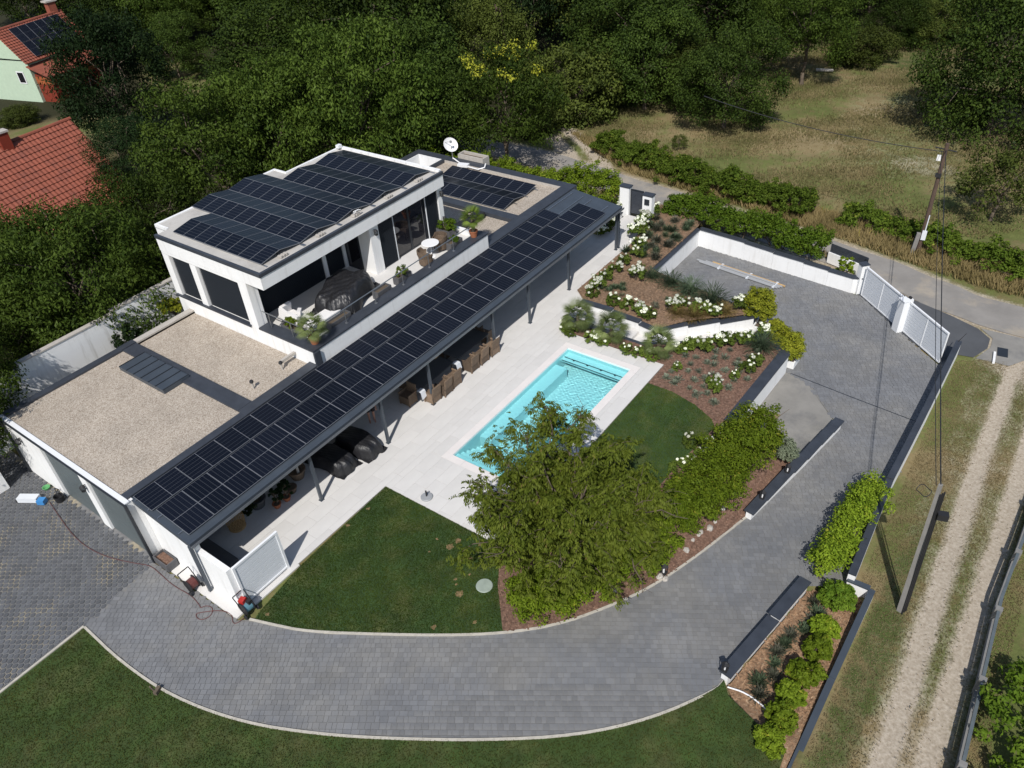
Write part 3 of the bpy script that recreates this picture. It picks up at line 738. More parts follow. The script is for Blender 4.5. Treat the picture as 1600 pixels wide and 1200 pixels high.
for (px_, py_) in ((15.1, 24.24), (13.58, 24.27)):
    v_ = thing('vent_pipe', 'slim black roof vent pipe with round cap on pale gravel', 'vent', (px_, py_, 2.9), 'vent pipes on the small gravel roof')
    MB().tube((px_, py_, 2.9), (px_, py_, 3.25), 0.04).build('pipe', M['stone'], v_); MB().lathe((px_, py_, 3.22), [(0.07, 0), (0.09, 0.05), (0.06, 0.12), (0.01, 0.14)]).build('cap', M['rubber'], v_)
# terrace
part('terrace_floor', M['patio'], [(16.3, 28.0, 23.5, 27.5, 3.30, 3.45)])
part('terrace_wall', M['plaster'], [(16.0, 28.0, FY, 23.3, 2.7, 3.68), (16.0, 16.3, 23.3, 32.45, 2.7, 3.68), (27.75, 28.0, 23.3, 25.55, 2.7, 3.68), (16.3, 27.7, 32.15, 32.45, 2.7, 3.68)])
part('terrace_coping', M['coping'], [(15.96, 28.03, 23.02, 23.62, 3.68, 3.76), (15.96, 16.55, 23.62, 26.48, 3.68, 3.762)])
# upper storey
UX0, UX1, UY0, UY1, UZ = 16.0, 27.62, 25.28, 32.5, 6.75
part('upper_wall', M['plaster'], [(UX0, UX0+0.3, 26.5, 27.08, 3.68, 6.0), (UX0, UX0+0.3, 30.02, 30.46, 3.72, 5.85), (UX0, UX0+0.3, 32.02, UY1, 3.68, 5.85), (UX0, UX0+0.3, 27.08, UY1, 5.84, 6.0), (16.3, UX1, 32.2, UY1, 3.68, 6.0)])
part('fascia', M['plaster'], [(UX0-0.02, UX1, UY0, UY1, 6.0, 6.62), (16.62, 23.8, UY1, 33.45, 6.0, 6.62)])
part('roof_membrane', mat('roof_membrane', (0.46, 0.44, 0.405), 0.85, 0.09, 0.8, 0.1, 20, second=(0.36, 0.34, 0.31), sec_scale=0.5), [(UX0+0.1, UX1-0.12, UY0+0.12, UY1-0.02, 6.62, 6.73), (16.74, 23.68, UY1-0.02, 33.33, 6.62, 6.73)])
part('roof_trim', M['coping'], [(UX0-0.05, UX1+0.03, UY0-0.03, UY0+0.11, 6.60, 6.76), (UX0-0.05, UX0+0.09, UY0+0.11, UY1+0.02, 6.60, 6.76)])
part('roof_kerb', M['plaster_old'], [(UX1-0.14, UX1+0.03, UY0+0.11, UY1+0.02, 6.60, 6.84), (23.68, UX1-0.14, UY1-0.1, UY1+0.02, 6.60, 6.80), (16.62, 16.74, UY1+0.02, 33.47, 6.60, 6.77), (16.74, 23.82, 33.33, 33.47, 6.60, 6.77), (23.68, 23.82, UY1+0.02, 33.33, 6.60, 6.77)])
part('roof_vent_pipe', M['white_metal'], [(27.25, 27.5, 32.2, 32.42, 6.84, 7.0)])
part('window_sill', M['coping'], [(UX0-0.10, UX0+0.12, 27.0, 32.42, 3.66, 3.735)])
def shutter(axis_, at_, a, c, z0, z1, parent=house, n=34):
    b = MB()
    for k in range(n):
        z = z0 + (z1 - z0) * (k + 0.5) / n; h = (z1 - z0) / n
        if axis_ == 'x': b.obox((at_, (a+c)/2, z), (0.055, c - a - 0.02, 0.008), 0, 0, 0, 0.95)
        else: b.obox(((a+c)/2, at_, z), (c - a - 0.02, 0.055, 0.008), 0, 0, -0.95, 0)
    s_ = b.build('shutter', M['shutter'], parent)
    if axis_ == 'x': part('shutter_back', M['anth_dark'], [(at_+0.035, at_+0.045, a, c, z0, z1)], s_)
    else: part('shutter_back', M['anth_dark'], [(a, c, at_+0.035, at_+0.045, z0, z1)], s_)
    return s_
shutter('x', UX0+0.14, 30.46, 32.02, 3.74, 5.84); shutter('x', UX0+0.14, 27.08, 30.02, 3.74, 5.84)
# recess behind the terrace
BY = 27.5
shutter('y', BY-0.05, 16.35, 20.85, 3.46, 5.95, n=40); shutter('y', BY-0.05, 21.05, 22.15, 3.46, 5.95, n=40)
part('recess_wall', M['plaster'], [(20.85, 21.05, BY-0.12, BY+0.1, 3.45, 6.0), (22.15, 22.32, BY-0.12, BY+0.1, 3.45, 6.0), (16.31, 22.3, BY+0.1, BY+0.2, 3.45, 6.0), (UX0+0.3, UX0+0.5, 26.52, BY-0.1, 3.45, 6.0)])
dd = part('balcony_door', M['anth_dark'], [(22.33, 22.37, 26.35, 26.42, 3.45, 5.95), (22.33, 22.37, BY-0.2, BY-0.13, 3.45, 5.95), (22.33, 22.37, 26.42, BY-0.2, 5.87, 5.95), (22.33, 22.37, 26.42, BY-0.2, 3.45, 3.52)])
part('pane', M['glass'], [(22.345, 22.355, 26.42, BY-0.2, 3.52, 5.87)], dd)
part('upper_front_wall', M['plaster'], [(22.38, 22.95, 25.5, 26.35, 3.45, 6.0), (22.38, 22.6, 26.35, 27.6, 3.45, 6.0), (27.3, UX1, 25.5, 32.2, 3.45, 6.0), (22.95, 27.3, 25.5, 25.9, 5.86, 6.0)])
shutter('y', 25.58, 22.96, 24.0, 3.46, 5.86, n=40); shutter('y', 25.58, 26.4, 27.29, 3.46, 5.86, n=40)
wf = part('sliding_window', M['anth_dark'], [(24.0, 26.4, 25.68, 25.74, 3.45, 3.53), (24.0, 26.4, 25.68, 25.74, 5.78, 5.86), (24.0, 24.08, 25.68, 25.74, 3.53, 5.78), (26.32, 26.4, 25.68, 25.74, 3.53, 5.78), (25.14, 25.26, 25.68, 25.74, 3.53, 5.78)])
part('pane', M['glass'], [(24.08, 25.14, 25.705, 25.715, 3.53, 5.78)], wf); part('pane', M['glass'], [(25.26, 26.32, 25.705, 25.715, 3.53, 5.78)], wf)
part('guide_rail', M['pale_metal'], [(24.0, 24.03, 25.55, 25.60, 3.45, 5.86)]); part('guide_rail', M['pale_metal'], [(26.37, 26.4, 25.55, 25.60, 3.45, 5.86)])
def wall_lantern(x, y, z, nx_, ny_):
    b = MB(); c = Vector((x + nx_ * 0.14, y + ny_ * 0.14, z))
    b.tube((x, y, z + 0.12), (c.x, c.y, z + 0.16), 0.018, n=5); b.tube((x, y, z - 0.12), (c.x, c.y, z + 0.10), 0.014, n=5)
    for k in range(6):
        t = k * math.pi / 3; b.tube((c.x + 0.07*math.cos(t), c.y + 0.07*math.sin(t), z - 0.12), (c.x + 0.09*math.cos(t), c.y + 0.09*math.sin(t), z + 0.08), 0.012, n=4)
    b.lathe((c.x, c.y, z + 0.08), [(0.11, 0), (0.06, 0.07), (0.01, 0.11)], 8); b.lathe((c.x, c.y, z - 0.14), [(0.04, 0), (0.08, 0.03)], 8)
    return b
for (x, y, z, nx_, ny_, host) in ((16.9, 26.5, 5.75, 0, -1, 'recess'), (22.66, 25.5, 5.6, 0, -1, 'a'), (27.46, 25.5, 5.6, 0, -1, 'b'), (27.46, 25.5, 4.2, 0, -1, 'c'), (HX, 30.6, 2.3, -1, 0, 'g'), (HX, 25.9, 2.2, -1, 0, 'g2')):
    wall_lantern(x, y, z, nx_, ny_).build('wall_lantern', M['rubber'], house)
part('downpipe', M['anth_dark'], [(HX-0.10, HX-0.01, 22.74, 22.84, 0, 3.0), (HX-0.09, HX-0.01, 31.72, 31.80, 0, 2.95)])
part('corner_downpipe', M['coping'], [(15.93, 16.25, 22.93, 23.03, 2.95, 3.68)])

# ------------------------------------------------------------------ solar modules
def pv_mesh(sx_, sy_, mid=1.0):
    """module sx_ (cell columns across) by sy_ (long side), flat at z=0..0.035"""
    b = MB().box(-sx_/2, sx_/2, -sy_/2, sy_/2, 0, 0.03)
    n = len(b.v); e = 0.009
    b.add([(-sx_/2+e, -sy_/2+e, 0.032), (sx_/2-e, -sy_/2+e, 0.032), (sx_/2-e, sy_/2-e, 0.032), (-sx_/2+e, sy_/2-e, 0.032)], [(0, 1, 2, 3)], 1)
    me = bpy.data.meshes.new('solar_panel'); me.from_pydata(b.v, [], b.f)
    me.materials.append(M['pv_frame']); me.materials.append(M['pv']); me.polygons.foreach_set('material_index', b.m)
    uvl = me.uv_layers.new(name='UVMap'); f = me.polygons[len(b.f) - 1]
    for li, uvc in zip(f.loop_indices, ((0, 0), (1, 0), (1, 1), (0, 1))): uvl.data[li].uv = uvc
    a = me.attributes.new('midgap', 'FLOAT', 'FACE'); a.data.foreach_set('value', np.full(len(b.f), mid, np.float32))
    return me
def put_panel(me, parent, c, rz=0.0, rx=0.0, ry=0.0):
    o = link('solar_panel', me, parent); of = OFF.get(parent.name, (0, 0, 0))
    R = Matrix.Rotation(ry, 3, 'Y') @ Matrix.Rotation(rx, 3, 'X') @ Matrix.Rotation(rz, 3, 'Z')
    o.rotation_euler = R.to_euler(); o.location = (c[0]-of[0], c[1]-of[1], c[2]-of[2]); return o
CF, CB, ZF, ZBK, CX0, CX1 = 19.86, 22.95, 2.60, 2.98, 7.02, 36.05
slope = math.atan2(ZBK - ZF, CB - CF)
canopy = thing('solar_canopy', 'long dark canopy on slim posts roofed with two rows of solar panels', 'canopy', (21.6, 21.4, 0))
def zc(y): return ZF + (ZBK - ZF) * (y - CF) / (CB - CF)
b = MB(); b.add([(CX0, CF, ZF), (CX1, CF, ZF), (CX1, CB, ZBK), (CX0, CB, ZBK), (CX0, CF, ZF-0.05), (CX1, CF, ZF-0.05), (CX1, CB, ZBK-0.05), (CX0, CB, ZBK-0.05)], [(0,1,2,3),(7,6,5,4),(0,4,5,1),(1,5,6,2),(2,6,7,3),(3,7,4,0)])
b.build('deck', M['anth'], canopy)
MB().box(CX0, CX1, CF-0.13, CF-0.004, ZF-0.20, ZF+0.0).build('front_beam', M['anth'], canopy)
gt = MB().box(CX0, CX1, CF-0.24, CF-0.135, ZF-0.14, ZF-0.13); gt.box(CX0, CX1, CF-0.25, CF-0.24, ZF-0.14, ZF-0.02)
gt.build('gutter', mat('gutter_zinc', (.13, .14, .155), .5, .1), canopy)
for xx in np.arange(CX0 + 0.06, CX1, 3.65): 
    b = MB(); b.add([(xx-.05, CF, ZF-.05), (xx+.05, CF, ZF-.05), (xx+.05, CB, ZBK-.05), (xx-.05, CB, ZBK-.05), (xx-.05, CF, ZF-.2), (xx+.05, CF, ZF-.2), (xx+.05, CB, ZBK-.2), (xx-.05, CB, ZBK-.2)], [(0,1,2,3),(7,6,5,4),(0,4,5,1),(1,5,6,2),(2,6,7,3),(3,7,4,0)])
    b.build('rafter', M['anth'], canopy)
for (px_, py_) in ((7.06, 19.88), (12.32, 19.80), (16.23, 19.83), (19.23, 19.85), (23.9, 19.85), (26.87, 19.85), (30.6, 19.87), (35.7, 19.9), (35.98, 19.9)):
    pt = MB().box(px_-0.055, px_+0.055, py_-0.055, py_+0.055, 0.01, ZF-0.2).build('post', M['anth'], canopy)
    MB().box(px_-0.09, px_+0.09, py_-0.09, py_+0.09, 0.0, 0.015).build('foot_plate', M['anth'], pt)
mf = pv_mesh(1.04, 1.76); ml = pv_mesh(1.04, 1.70)
x = CX0 + 0.22
while x + 1.06 < 35.55:
    yc = CF + 0.16 + 0.88; put_panel(mf, canopy, (x + 0.53, yc, zc(yc) + 0.06), rx=slope); x += 1.056
x = CX0 + 0.1
while x + 1.7 < 33.9:
    yc = CF + 0.16 + 1.76 + 0.06 + 0.52; put_panel(ml, canopy, (x + 0.86, yc, zc(yc) + 0.06), rz=math.pi/2, rx=slope); x += 1.72
for yy in (CF + 0.5, CF + 1.6, CF + 2.15, CF + 2.85):
    MB().obox(((CX0+35.6)/2, yy, zc(yy) + 0.03), (35.5 - CX0, 0.04, 0.04), 0, 0, slope).build('mounting_rail', M['steel'], canopy)

arr = thing('solar_array', 'ridged rows of black solar panels on the upper flat roof', 'solar array', (22, 29, 6.73))
mu = pv_mesh(1.08, 0.745, 0.0)
tilt = math.radians(10)
VX = [16.55, 18.68, 20.85, 23.02, 25.2, 27.33]
for r in range(5):
    xa, xb = VX[r], VX[r+1]; xm = (xa + xb) / 2 - 0.05
    y0_, cnt = (25.78, 8)
    if r in (1, 2): cnt = 10
    for k in range(cnt):
        yc = y0_ + 0.385 + k * 0.762
        hh = 1.08 * math.sin(tilt) / 2
        put_panel(mu, arr, ((xa + xm) / 2 + 0.01, yc, 6.79 + hh), ry=-tilt)
        put_panel(mu, arr, ((xm + xb) / 2 - 0.01, yc, 6.79 + hh), ry=tilt)
    for xx in (xa + 0.04, xm, xb - 0.04):
        MB().box(xx - 0.03, xx + 0.03, 25.5, y0_ + cnt * 0.762, 6.735, 6.77).build('mounting_rail', M['steel'], arr)
    for dx in (-0.15, 0.0, 0.14):
        MB().obox((xm + dx, 25.62, 6.80), (0.10, 0.2, 0.09), 0.2).build('ballast_block', M['stone'], arr)
b = MB(); b.path([(21.75, 25.62, 6.9), (21.7, 25.5, 7.05), (21.95, 25.45, 7.06), (22.05, 25.6, 6.9)], 0.02, 6); b.path([(21.85, 25.66, 6.86), (21.9, 25.55, 7.0), (22.1, 25.5, 6.98), (22.2, 25.62, 6.85)], 0.02, 6)
b.build('cable_loop', M['white_pl'], arr)
arr2 = thing('solar_array', 'low double ridge of solar panels on the gravel roof near the dish', 'solar array', (33.7, 28, 2.86))
mr_ = pv_mesh(1.1, 0.775, 0.0)
for (xa, xm, xb, cnt) in ((31.95, 33.0, 34.05, 8), (34.08, 34.08, 35.2, 8)):
    for k in range(cnt):
        yc = 24.98 + 0.39 + k * 0.79
        if xm > xa: put_panel(mr_, arr2, ((xa+xm)/2, yc, 3.03), ry=-tilt); put_panel(mr_, arr2, ((xm+xb)/2, yc, 3.03), ry=tilt)
        else: put_panel(mr_, arr2, ((xa+xb)/2 + 0.02, yc, 3.03), ry=-tilt)
for xx in (32.0, 33.0, 34.06, 35.1): MB().box(xx-0.03, xx+0.03, 24.8, 31.35, 2.862, 2.90).build('mounting_rail', M['steel'], arr2)

# satellite dish
dish = thing('satellite_dish', 'white satellite dish on a steel foot on the gravel roof', 'satellite dish', (36.05, 31.95, 3.05))
b = MB(); pts = []
ax_ = Vector((-0.35, -0.75, 0.45)).normalized(); s1 = ax_.orthogonal().normalized(); s2 = ax_.cross(s1); c0 = Vector((36.1, 32.1, 4.0))
prof = [(0.02, 0.0), (0.2, 0.02), (0.36, 0.06), (0.48, 0.12)]
for back_ in (0, 0.02):
    for r_, d_ in prof:
        for k in range(20):
            t = 2 * math.pi * k / 20; b.v.append(tuple(c0 + ax_ * (d_ - back_) + (s1 * math.cos(t) * 0.9 + s2 * math.sin(t)) * r_))
for s_ in (0, 80):
    for j in range(3):
        for k in range(20): b.f.append((s_ + j*20+k, s_ + j*20+(k+1) % 20, s_ + j*20+20+(k+1) % 20, s_ + j*20+20+k)); b.m.append(0)
b.build('reflector', M['white_pl'], dish, True)
MB().path([(36.05, 31.95, 3.05), (36.05, 31.97, 3.95)], 0.03, 8).build('mast', M['steel'], dish)
MB().path([tuple(c0 - s2 * 0.4), tuple(c0 + ax_ * 0.55 - s2 * 0.2)], 0.015, 6).build('feed_arm', M['steel'], dish)
MB().obox(tuple(c0 + ax_ * 0.6 - s2 * 0.18), (0.1, 0.1, 0.14)).build('receiver', M['grey_base'], dish)
MB().path([(36.05, 31.95, 3.2), (35.9, 31.2, 3.02), (35.75, 30.6, 3.0), (35.7, 29.7, 3.0), (36.0, 29.4, 3.06), (36.1, 29.35, 3.3)], 0.04, 7).build('cable_conduit', M['white_pl'], dish)
MB().obox((35.72, 30.85, 3.06), (0.35, 0.7, 0.16), 0.25).build('junction_box', M['white_pl'], dish)
sh = thing('chimney_box', 'low brown planter like box at the end of the roof', 'roof box', (36.8, 30.9, 2.4))
for q in ((36.5, 36.6, 29.9, 31.9, 2.3, 3.32), (37.05, 37.15, 29.9, 31.9, 2.3, 3.32), (36.6, 37.05, 29.9, 30.0, 2.3, 3.32), (36.6, 37.05, 31.8, 31.9, 2.3, 3.32)):
    MB().box(*q).build('side', M['stone'], sh)
MB().box(36.6, 37.05, 30.0, 31.8, 2.9, 3.15).build('fill', M['soil'], sh)

# ------------------------------------------------------------------ garden walls by the house
gw = thing('garden_wall', 'white rendered wall closing the canopy beside the garage drive', 'wall', (7.3, 20.6, 0))
MB().box(7.2, 7.4, 19.95, 22.85, 0.0, 2.35).build('wall', M['plaster'], gw); MB().box(7.2, 7.4, 18.36, 19.94, 0.0, 1.92).build('wall', M['plaster'], gw)
MB().box(6.82, 7.2, 18.14, 22.8, -0.05, 0.03).build('plinth', M['patio'], gw)
fp = thing('privacy_fence', 'pale slatted metal privacy screen between patio and lawn', 'fence', (8.3, 18.3, 0))
for k in range(9): MB().box(7.48, 9.24, 18.31, 18.345, 0.16 + k * 0.185, 0.16 + k * 0.185 + 0.166).build('slat', M['pale_metal'], fp)
MB().box(7.40, 7.48, 18.28, 18.37, 0.05, 1.92).build('post', M['white_metal'], fp); MB().box(9.24, 9.33, 18.28, 18.37, 0.0, 1.92).build('post', M['white_metal'], fp)
MB().box(7.48, 9.24, 18.285, 18.365, 1.83, 1.92).build('top_rail', M['white_metal'], fp); MB().box(7.48, 9.24, 18.285, 18.365, 0.08, 0.155).build('bottom_rail', M['white_metal'], fp)
MB().box(7.35, 9.6, 18.06, 18.2, -0.05, 0.012).build('foot_strip', M['patio'], fp)
bw = thing('boundary_wall', 'tall white stepped boundary wall behind the house under the trees', 'wall', (10, 34.1, 0))
for (a, c, z) in ((2.0, 8.86, 3.2), (8.861, 13.4, 3.42), (13.401, 19.0, 3.58), (19.001, 28, 3.7)):
    MB().box(a, c, 34.0, 34.22, -0.1, z).build('wall_panel', M['plaster_old'], bw); MB().box(a, c, 33.97, 34.25, z, z + 0.06).build('coping', M['stone'], bw)
lw_ = thing('side_wall', 'short white wall end beside the honeycomb paving', 'wall', (5.2, 31.9, 0))
MB().box(3.2, 5.72, 31.55, 31.75, 0, 1.45).build('wall', M['plaster'], lw_)

# ------------------------------------------------------------------ planted beds
BED1 = [(29.45, 18.55), (29.5, 16.5), (29.4, 14.15), (30.8, 12.95), (33.35, 10.65), (34.62, 17.05), (40.55, 17.0), (41.6, 17.2), (42.2, 20.3), (40.4, 20.2), (37.0, 19.45), (30.7, 19.42), (30.0, 18.6)]
def zbed1(x, y): return 0.06 + 0.14 * float(sm(2.0, 0.0, abs(x - 31.0))) * float(sm(19.4, 17.5, y)) - 0.12 * float(sm(13.5, 11.0, y))
M['mulch_brown'] = mat('brown_mulch', (0.185, 0.115, 0.068), 0.95, 0.45, 8.0, 0.9, 28, second=(0.27, 0.185, 0.12), sec_scale=12, sec_lo=0.52, sec_hi=0.62)
tag(sheet('bed_soil', BED1, zbed1, M['mulch_brown'], step=0.5), kind='structure')
BED2 = [(27.13, 18.12), (28.0, 18.4), (28.0, 14.1), (28.8, 12.9), (31.0, 10.45), (32.0, 9.9), (31.45, 8.8), (30.85, 8.2), (24.9, 8.45)] + [G(1117, 668, 0), G(1112, 655, 0), G(1085, 632, 0), G(1050, 612, 0)] + [(25.5, 12.43), (27.13, 12.43)]
tag(sheet('bed_soil', BED2, lambda x, y: 0.0 - 0.10 * float(sm(14, 9, y)), M['mulch'], step=0.5), kind='structure')
inn = [p for p in INNER if p[1] < 10.30]
BED3 = [(11.42, 10.28), (12.8, 11.5), (13.9, 12.2), (15.2, 12.42), (16.2, 10.4), (18, 9.4), (20.2, 9.0)] + [G(1060, 725, 0), G(1085, 700, 0), G(1117, 668, 0)] + [(24.9, 8.4), (24.95, 5.15)] + [(20.98, 5.70)] + inn[::-1]
IN3 = INNER + [(25, 5.2)]
def zbed3(x, y):
    d = float(polydist(np.array(x), np.array(y), IN3)); e = float(zb(x))
    return e + 0.03 + (0.0 - e - 0.03) * float(sm(0.0, 1.5, d))
tag(sheet('bed_soil', BED3, zbed3, M['mulch'], step=0.4), kind='structure')
BED4 = [(13.7, 3.45), (18.72, 2.70), (19.35, 1.45), (19.4, 1.05), (12.3, 1.12), (6.0, 1.2), (6.0, 2.2), (12.6, 2.6)]
tag(sheet('bed_soil', BED4, lambda x, y: float(zb(x)) - 0.16 + 0.14 * float(sm(13.6, 12.8, x)), M['mulch_orange'], step=0.5), kind='structure')

def capped_wall(name, label, segs, mats=('plaster', 'coping'), half=0.11, cap=0.17, base=None, capname='coping', cap_t=0.06):
    """segs: list of (polyline, top z); each becomes a wall piece with its own coping"""
    t = thing(name, label, 'wall', (*segs[0][0][0], 0))
    for pl, top in segs:
        zlow = base if base is not None else (lambda x, y: float(zb(x)) - 0.2)
        tf = top if callable(top) else (lambda x, y, tp=top: tp)
        pl = dense(pl, 1.2) if callable(top) else pl
        wall_path(MB(), pl, half, zlow, lambda x, y: tf(x, y) - cap_t).build('wall_panel', M[mats[0]], t)
        wall_path(MB(), pl, cap, lambda x, y: tf(x, y) - cap_t, tf).build(capname, M[mats[1]], t)
    return t
# stepped walls either side of the steps
capped_wall('stepped_wall', 'white stepped retaining wall with dark coping beside garden steps, hydrangeas behind', [
    ([(29.45, 18.35), (29.48, 16.55)], 0.42), ([(29.48, 16.54), (29.40, 14.92)], 0.31), ([(29.40, 14.91), (29.28, 14.2)], 0.21),
    ([(29.3, 14.18), (30.7, 13.0)], 0.10), ([(30.71, 12.99), (31.95, 11.85)], -0.03), ([(31.96, 11.84), (33.3, 10.62)], -0.17)], base=-1.3)
capped_wall('curved_wall', 'white retaining wall with dark coping curving round the lavender bed', [
    ([(28.1, 18.4), (28.1, 16.95)], 0.05), ([(28.1, 16.94), (28.05, 15.3)], 0.0), ([(28.05, 15.29), (28.02, 14.15)], -0.05),
    (smooth_line([(28.02, 14.14), (28.75, 12.95), (29.7, 11.92), (31.0, 10.42)], 1), -0.08),
    (smooth_line([(31.0, 10.41), (31.75, 9.95), (31.62, 8.9), (30.9, 8.12)], 2), -0.09), ([(30.88, 8.1), (24.95, 8.30)], -0.03)], base=-1.3, cap=0.25, half=0.19)
capped_wall('parking_wall', 'white retaining wall with dark coping along the side of the parking bay', [([(33.42, 10.75), (34.6, 16.95)], -0.08), ([(34.6, 16.96), (40.40, 16.95)], 0.0)], base=-1.3)
capped_wall('parking_wall', 'white stepped wall with dark coping backed by the laurel hedge', [
    ([(40.5, 16.85), (40.25, 13.9)], 0.0), ([(40.25, 13.89), (40.0, 12.1)], -0.05), ([(40.0, 12.09), (39.82, 10.3)], -0.1), ([(39.82, 10.29), (39.68, 8.9)], -0.15), ([(39.68, 8.89), (39.55, 7.55), (39.72, 7.15)], -0.2)], base=-1.3)
capped_wall('low_wall', 'low white wall with stepped dark coping between drive and sunken recess', [
    ([(28.2, 4.62), (27.3, 4.74)], -0.62), ([(27.29, 4.742), (26.2, 4.9)], -0.56), ([(26.19, 4.902), (25.0, 5.06)], -0.49), ([(24.99, 5.062), (23.9, 5.22)], -0.41), ([(23.89, 5.222), (21.8, 5.53)], -0.30), ([(21.79, 5.532), (20.75, 5.68)], -0.24)], cap=0.20)
capped_wall('recess_wall', 'short wall with dark coping closing the sunken recess below the hedge', [([(24.85, 8.25), (24.85, 5.25)], -0.32)], base=-1.3)
capped_wall('drive_wall', 'low white wall with dark coping between the drive and orange mulch bed', [([(13.75, 3.62), (16.6, 3.18)], lambda x, y: float(zb(x)) + 0.30), ([(16.61, 3.178), (18.72, 2.86)], lambda x, y: float(zb(x)) + 0.38)], cap=0.2, base=lambda x, y: float(zb(x)) - 0.4)
capped_wall('road_wall', 'long white boundary wall with dark coping between drive and dirt track', [
    ([(36.2, 1.68), (30.5, 1.74)], -0.30), ([(30.49, 1.742), (25.2, 1.84)], lambda x, y: float(zb(x)) + 0.86 - 0.10 * float(sm(30.5, 25, x))), ([(25.19, 1.842), (19.5, 1.62)], lambda x, y: float(zb(x)) + 0.72)], half=0.12, cap=0.13)
capped_wall('road_wall', 'weathered dark topped boundary wall beside orange mulch bed and dirt track', [([(19.49, 1.7), (19.5, 0.98)], -0.05), ([(19.5, 0.9), (15.6, 0.96)], -0.08), ([(15.59, 0.962), (6.0, 1.06)], -0.08)], half=0.09, cap=0.10, mats=('plaster_old', 'anth'), base=lambda x, y: float(zb(x)) - 0.5)

# steps from the patio to the drive
st = thing('garden_steps', 'pale stone steps descending from patio to drive between white walls', 'steps', (29, 15, 0))
Lp = [(29.32, 18.4), (29.32, 16.6), (29.22, 14.9), (29.25, 14.05), (30.6, 12.85), (31.9, 11.7), (33.25, 10.45)]
Rp = [(28.25, 18.4), (28.25, 16.6), (28.22, 14.9), (28.22, 14.15), (28.95, 13.0), (30.3, 11.5), (32.0, 10.1)]
for i in range(6):
    MB().prism([Rp[i], Lp[i], Lp[i+1], Rp[i+1]][::-1] if False else [Rp[i], Rp[i+1], Lp[i+1], Lp[i]], -1.3, -0.005 - 0.19 * i).build('tread', M['patio'], st)
# entrance path, low walls, pedestrian gate
ew = capped_wall('path_wall', 'low white wall with dark coping left of the entrance path', [([(36.9, 21.75), (39.6, 21.78)], 0.32)], base=-0.2)
ew = capped_wall('path_wall', 'low white wall with dark coping edging hydrangeas at the path', [([(36.9, 19.55), (38.4, 19.75)], 0.32), ([(38.41, 19.752), (40.2, 20.15)], 0.36)], base=-0.2)
pg = thing('pedestrian_gate', 'anthracite slatted pedestrian gate between white pillars', 'gate', (40.2, 21.0, 0))
for k in range(14): MB().box(40.18, 40.215, 20.62, 21.36, 0.08 + k * 0.108, 0.08 + k * 0.108 + 0.10).build('slat', M['coping'], pg)
MB().box(40.16, 40.23, 20.55, 20.62, 0.0, 1.66).build('frame', M['anth_dark'], pg); MB().box(40.16, 40.23, 21.36, 21.43, 0.0, 1.66).build('frame', M['anth_dark'], pg)
MB().box(40.16, 40.23, 20.62, 21.36, 1.59, 1.66).build('frame', M['anth_dark'], pg)
for (a, c, h, lab) in ((21.46, 22.1, 1.75, 'white gate pillar with dark cap, taller one of the entrance pair'), (19.9, 20.52, 1.5, 'white gate pillar with dark letter box, lower one of the entrance pair')):
    gp = thing('gate_pillar', lab, 'pillar', (40.2, (a+c)/2, 0), 'pillars of the pedestrian gate')
    MB().box(40.0, 40.4, a, c, -1.2, h).build('pillar', M['plaster'], gp); MB().box(39.96, 40.44, a-0.04, c+0.04, h, h+0.07).build('cap', M['coping'], gp)
    if h < 1.6: MB().box(39.94, 40.0, a+0.15, c-0.15, h-.55, h-.2).build('letter_box', M['anth_dark'], gp)
# slatted fence and pillar at the drive gate
fe = thing('slat_fence', 'dark slatted fence on white base beside the white drive gate', 'fence', (41.6, 8.4, 0))
for k in range(4): MB().obox((41.75, 8.5, -0.38 + k * 0.13), (0.03, 2.3, 0.118), math.atan2(0.5, 1.6) * -0.0 - 0.30).build('slat', M['coping'], fe)
MB().obox((41.75, 8.5, -0.8), (0.16, 2.4, 0.65), -0.30).build('base_wall', M['plaster'], fe)
MB().box(41.2, 41.32, 7.35, 7.47, -1.15, 0.1).build('post', M['anth_dark'], fe)
# sliding drive gate: two leaves in a straight line, white pillars
gd_ = Vector((39.45 - 35.15, 7.0 - 2.15)); gl_ = gd_.length; gd_.normalize(); gang = math.atan2(gd_.y, gd_.x)
def gate_leaf(p0, p1, lab):
    p0 = Vector(p0); p1 = Vector(p1); L_ = (p1 - p0).length; c = (p0 + p1) / 2
    t = thing('drive_gate', lab, 'gate', (c.x, c.y, -1.15), 'leaves of the drive gate')
    dv = (p1 - p0).normalized()
    def ob(nm, u0, u1, z0, z1, th, mm_):
        cc = p0 + dv * ((u0 + u1) / 2); MB().obox((cc.x, cc.y, (z0 + z1) / 2), (u1 - u0, th, z1 - z0), gang).build(nm, mm_, t)
    for (u0, u1) in ((0.06, L_/2 - 0.03), (L_/2 + 0.03, L_ - 0.06)):
        for k in range(9): ob('slat', u0, u1, -1.03 + k * 0.167, -1.03 + k * 0.167 + 0.150, 0.03, M['pale_metal'])
    for (u0, u1) in ((0.0, 0.06), (L_/2 - 0.03, L_/2 + 0.03), (L_ - 0.06, L_)): ob('stile', u0, u1, -1.1, 0.52, 0.06, M['white_metal'])
    ob('top_rail', 0.0, L_, 0.525, 0.60, 0.09, M['white_metal']); ob('bottom_rail', 0.06, L_ - 0.06, -1.1, -1.035, 0.06, M['white_metal'])
    return t
P0 = Vector((35.15, 2.12)); P1 = Vector((39.42, 6.98)); Pm = P0.lerp(P1, 0.47)
gate_leaf(P0, P0.lerp(P1, 0.445), 'white metal gate leaf beside the long boundary wall')
gate_leaf(P0.lerp(P1, 0.53), P1, 'white metal gate leaf beside the parking wall')
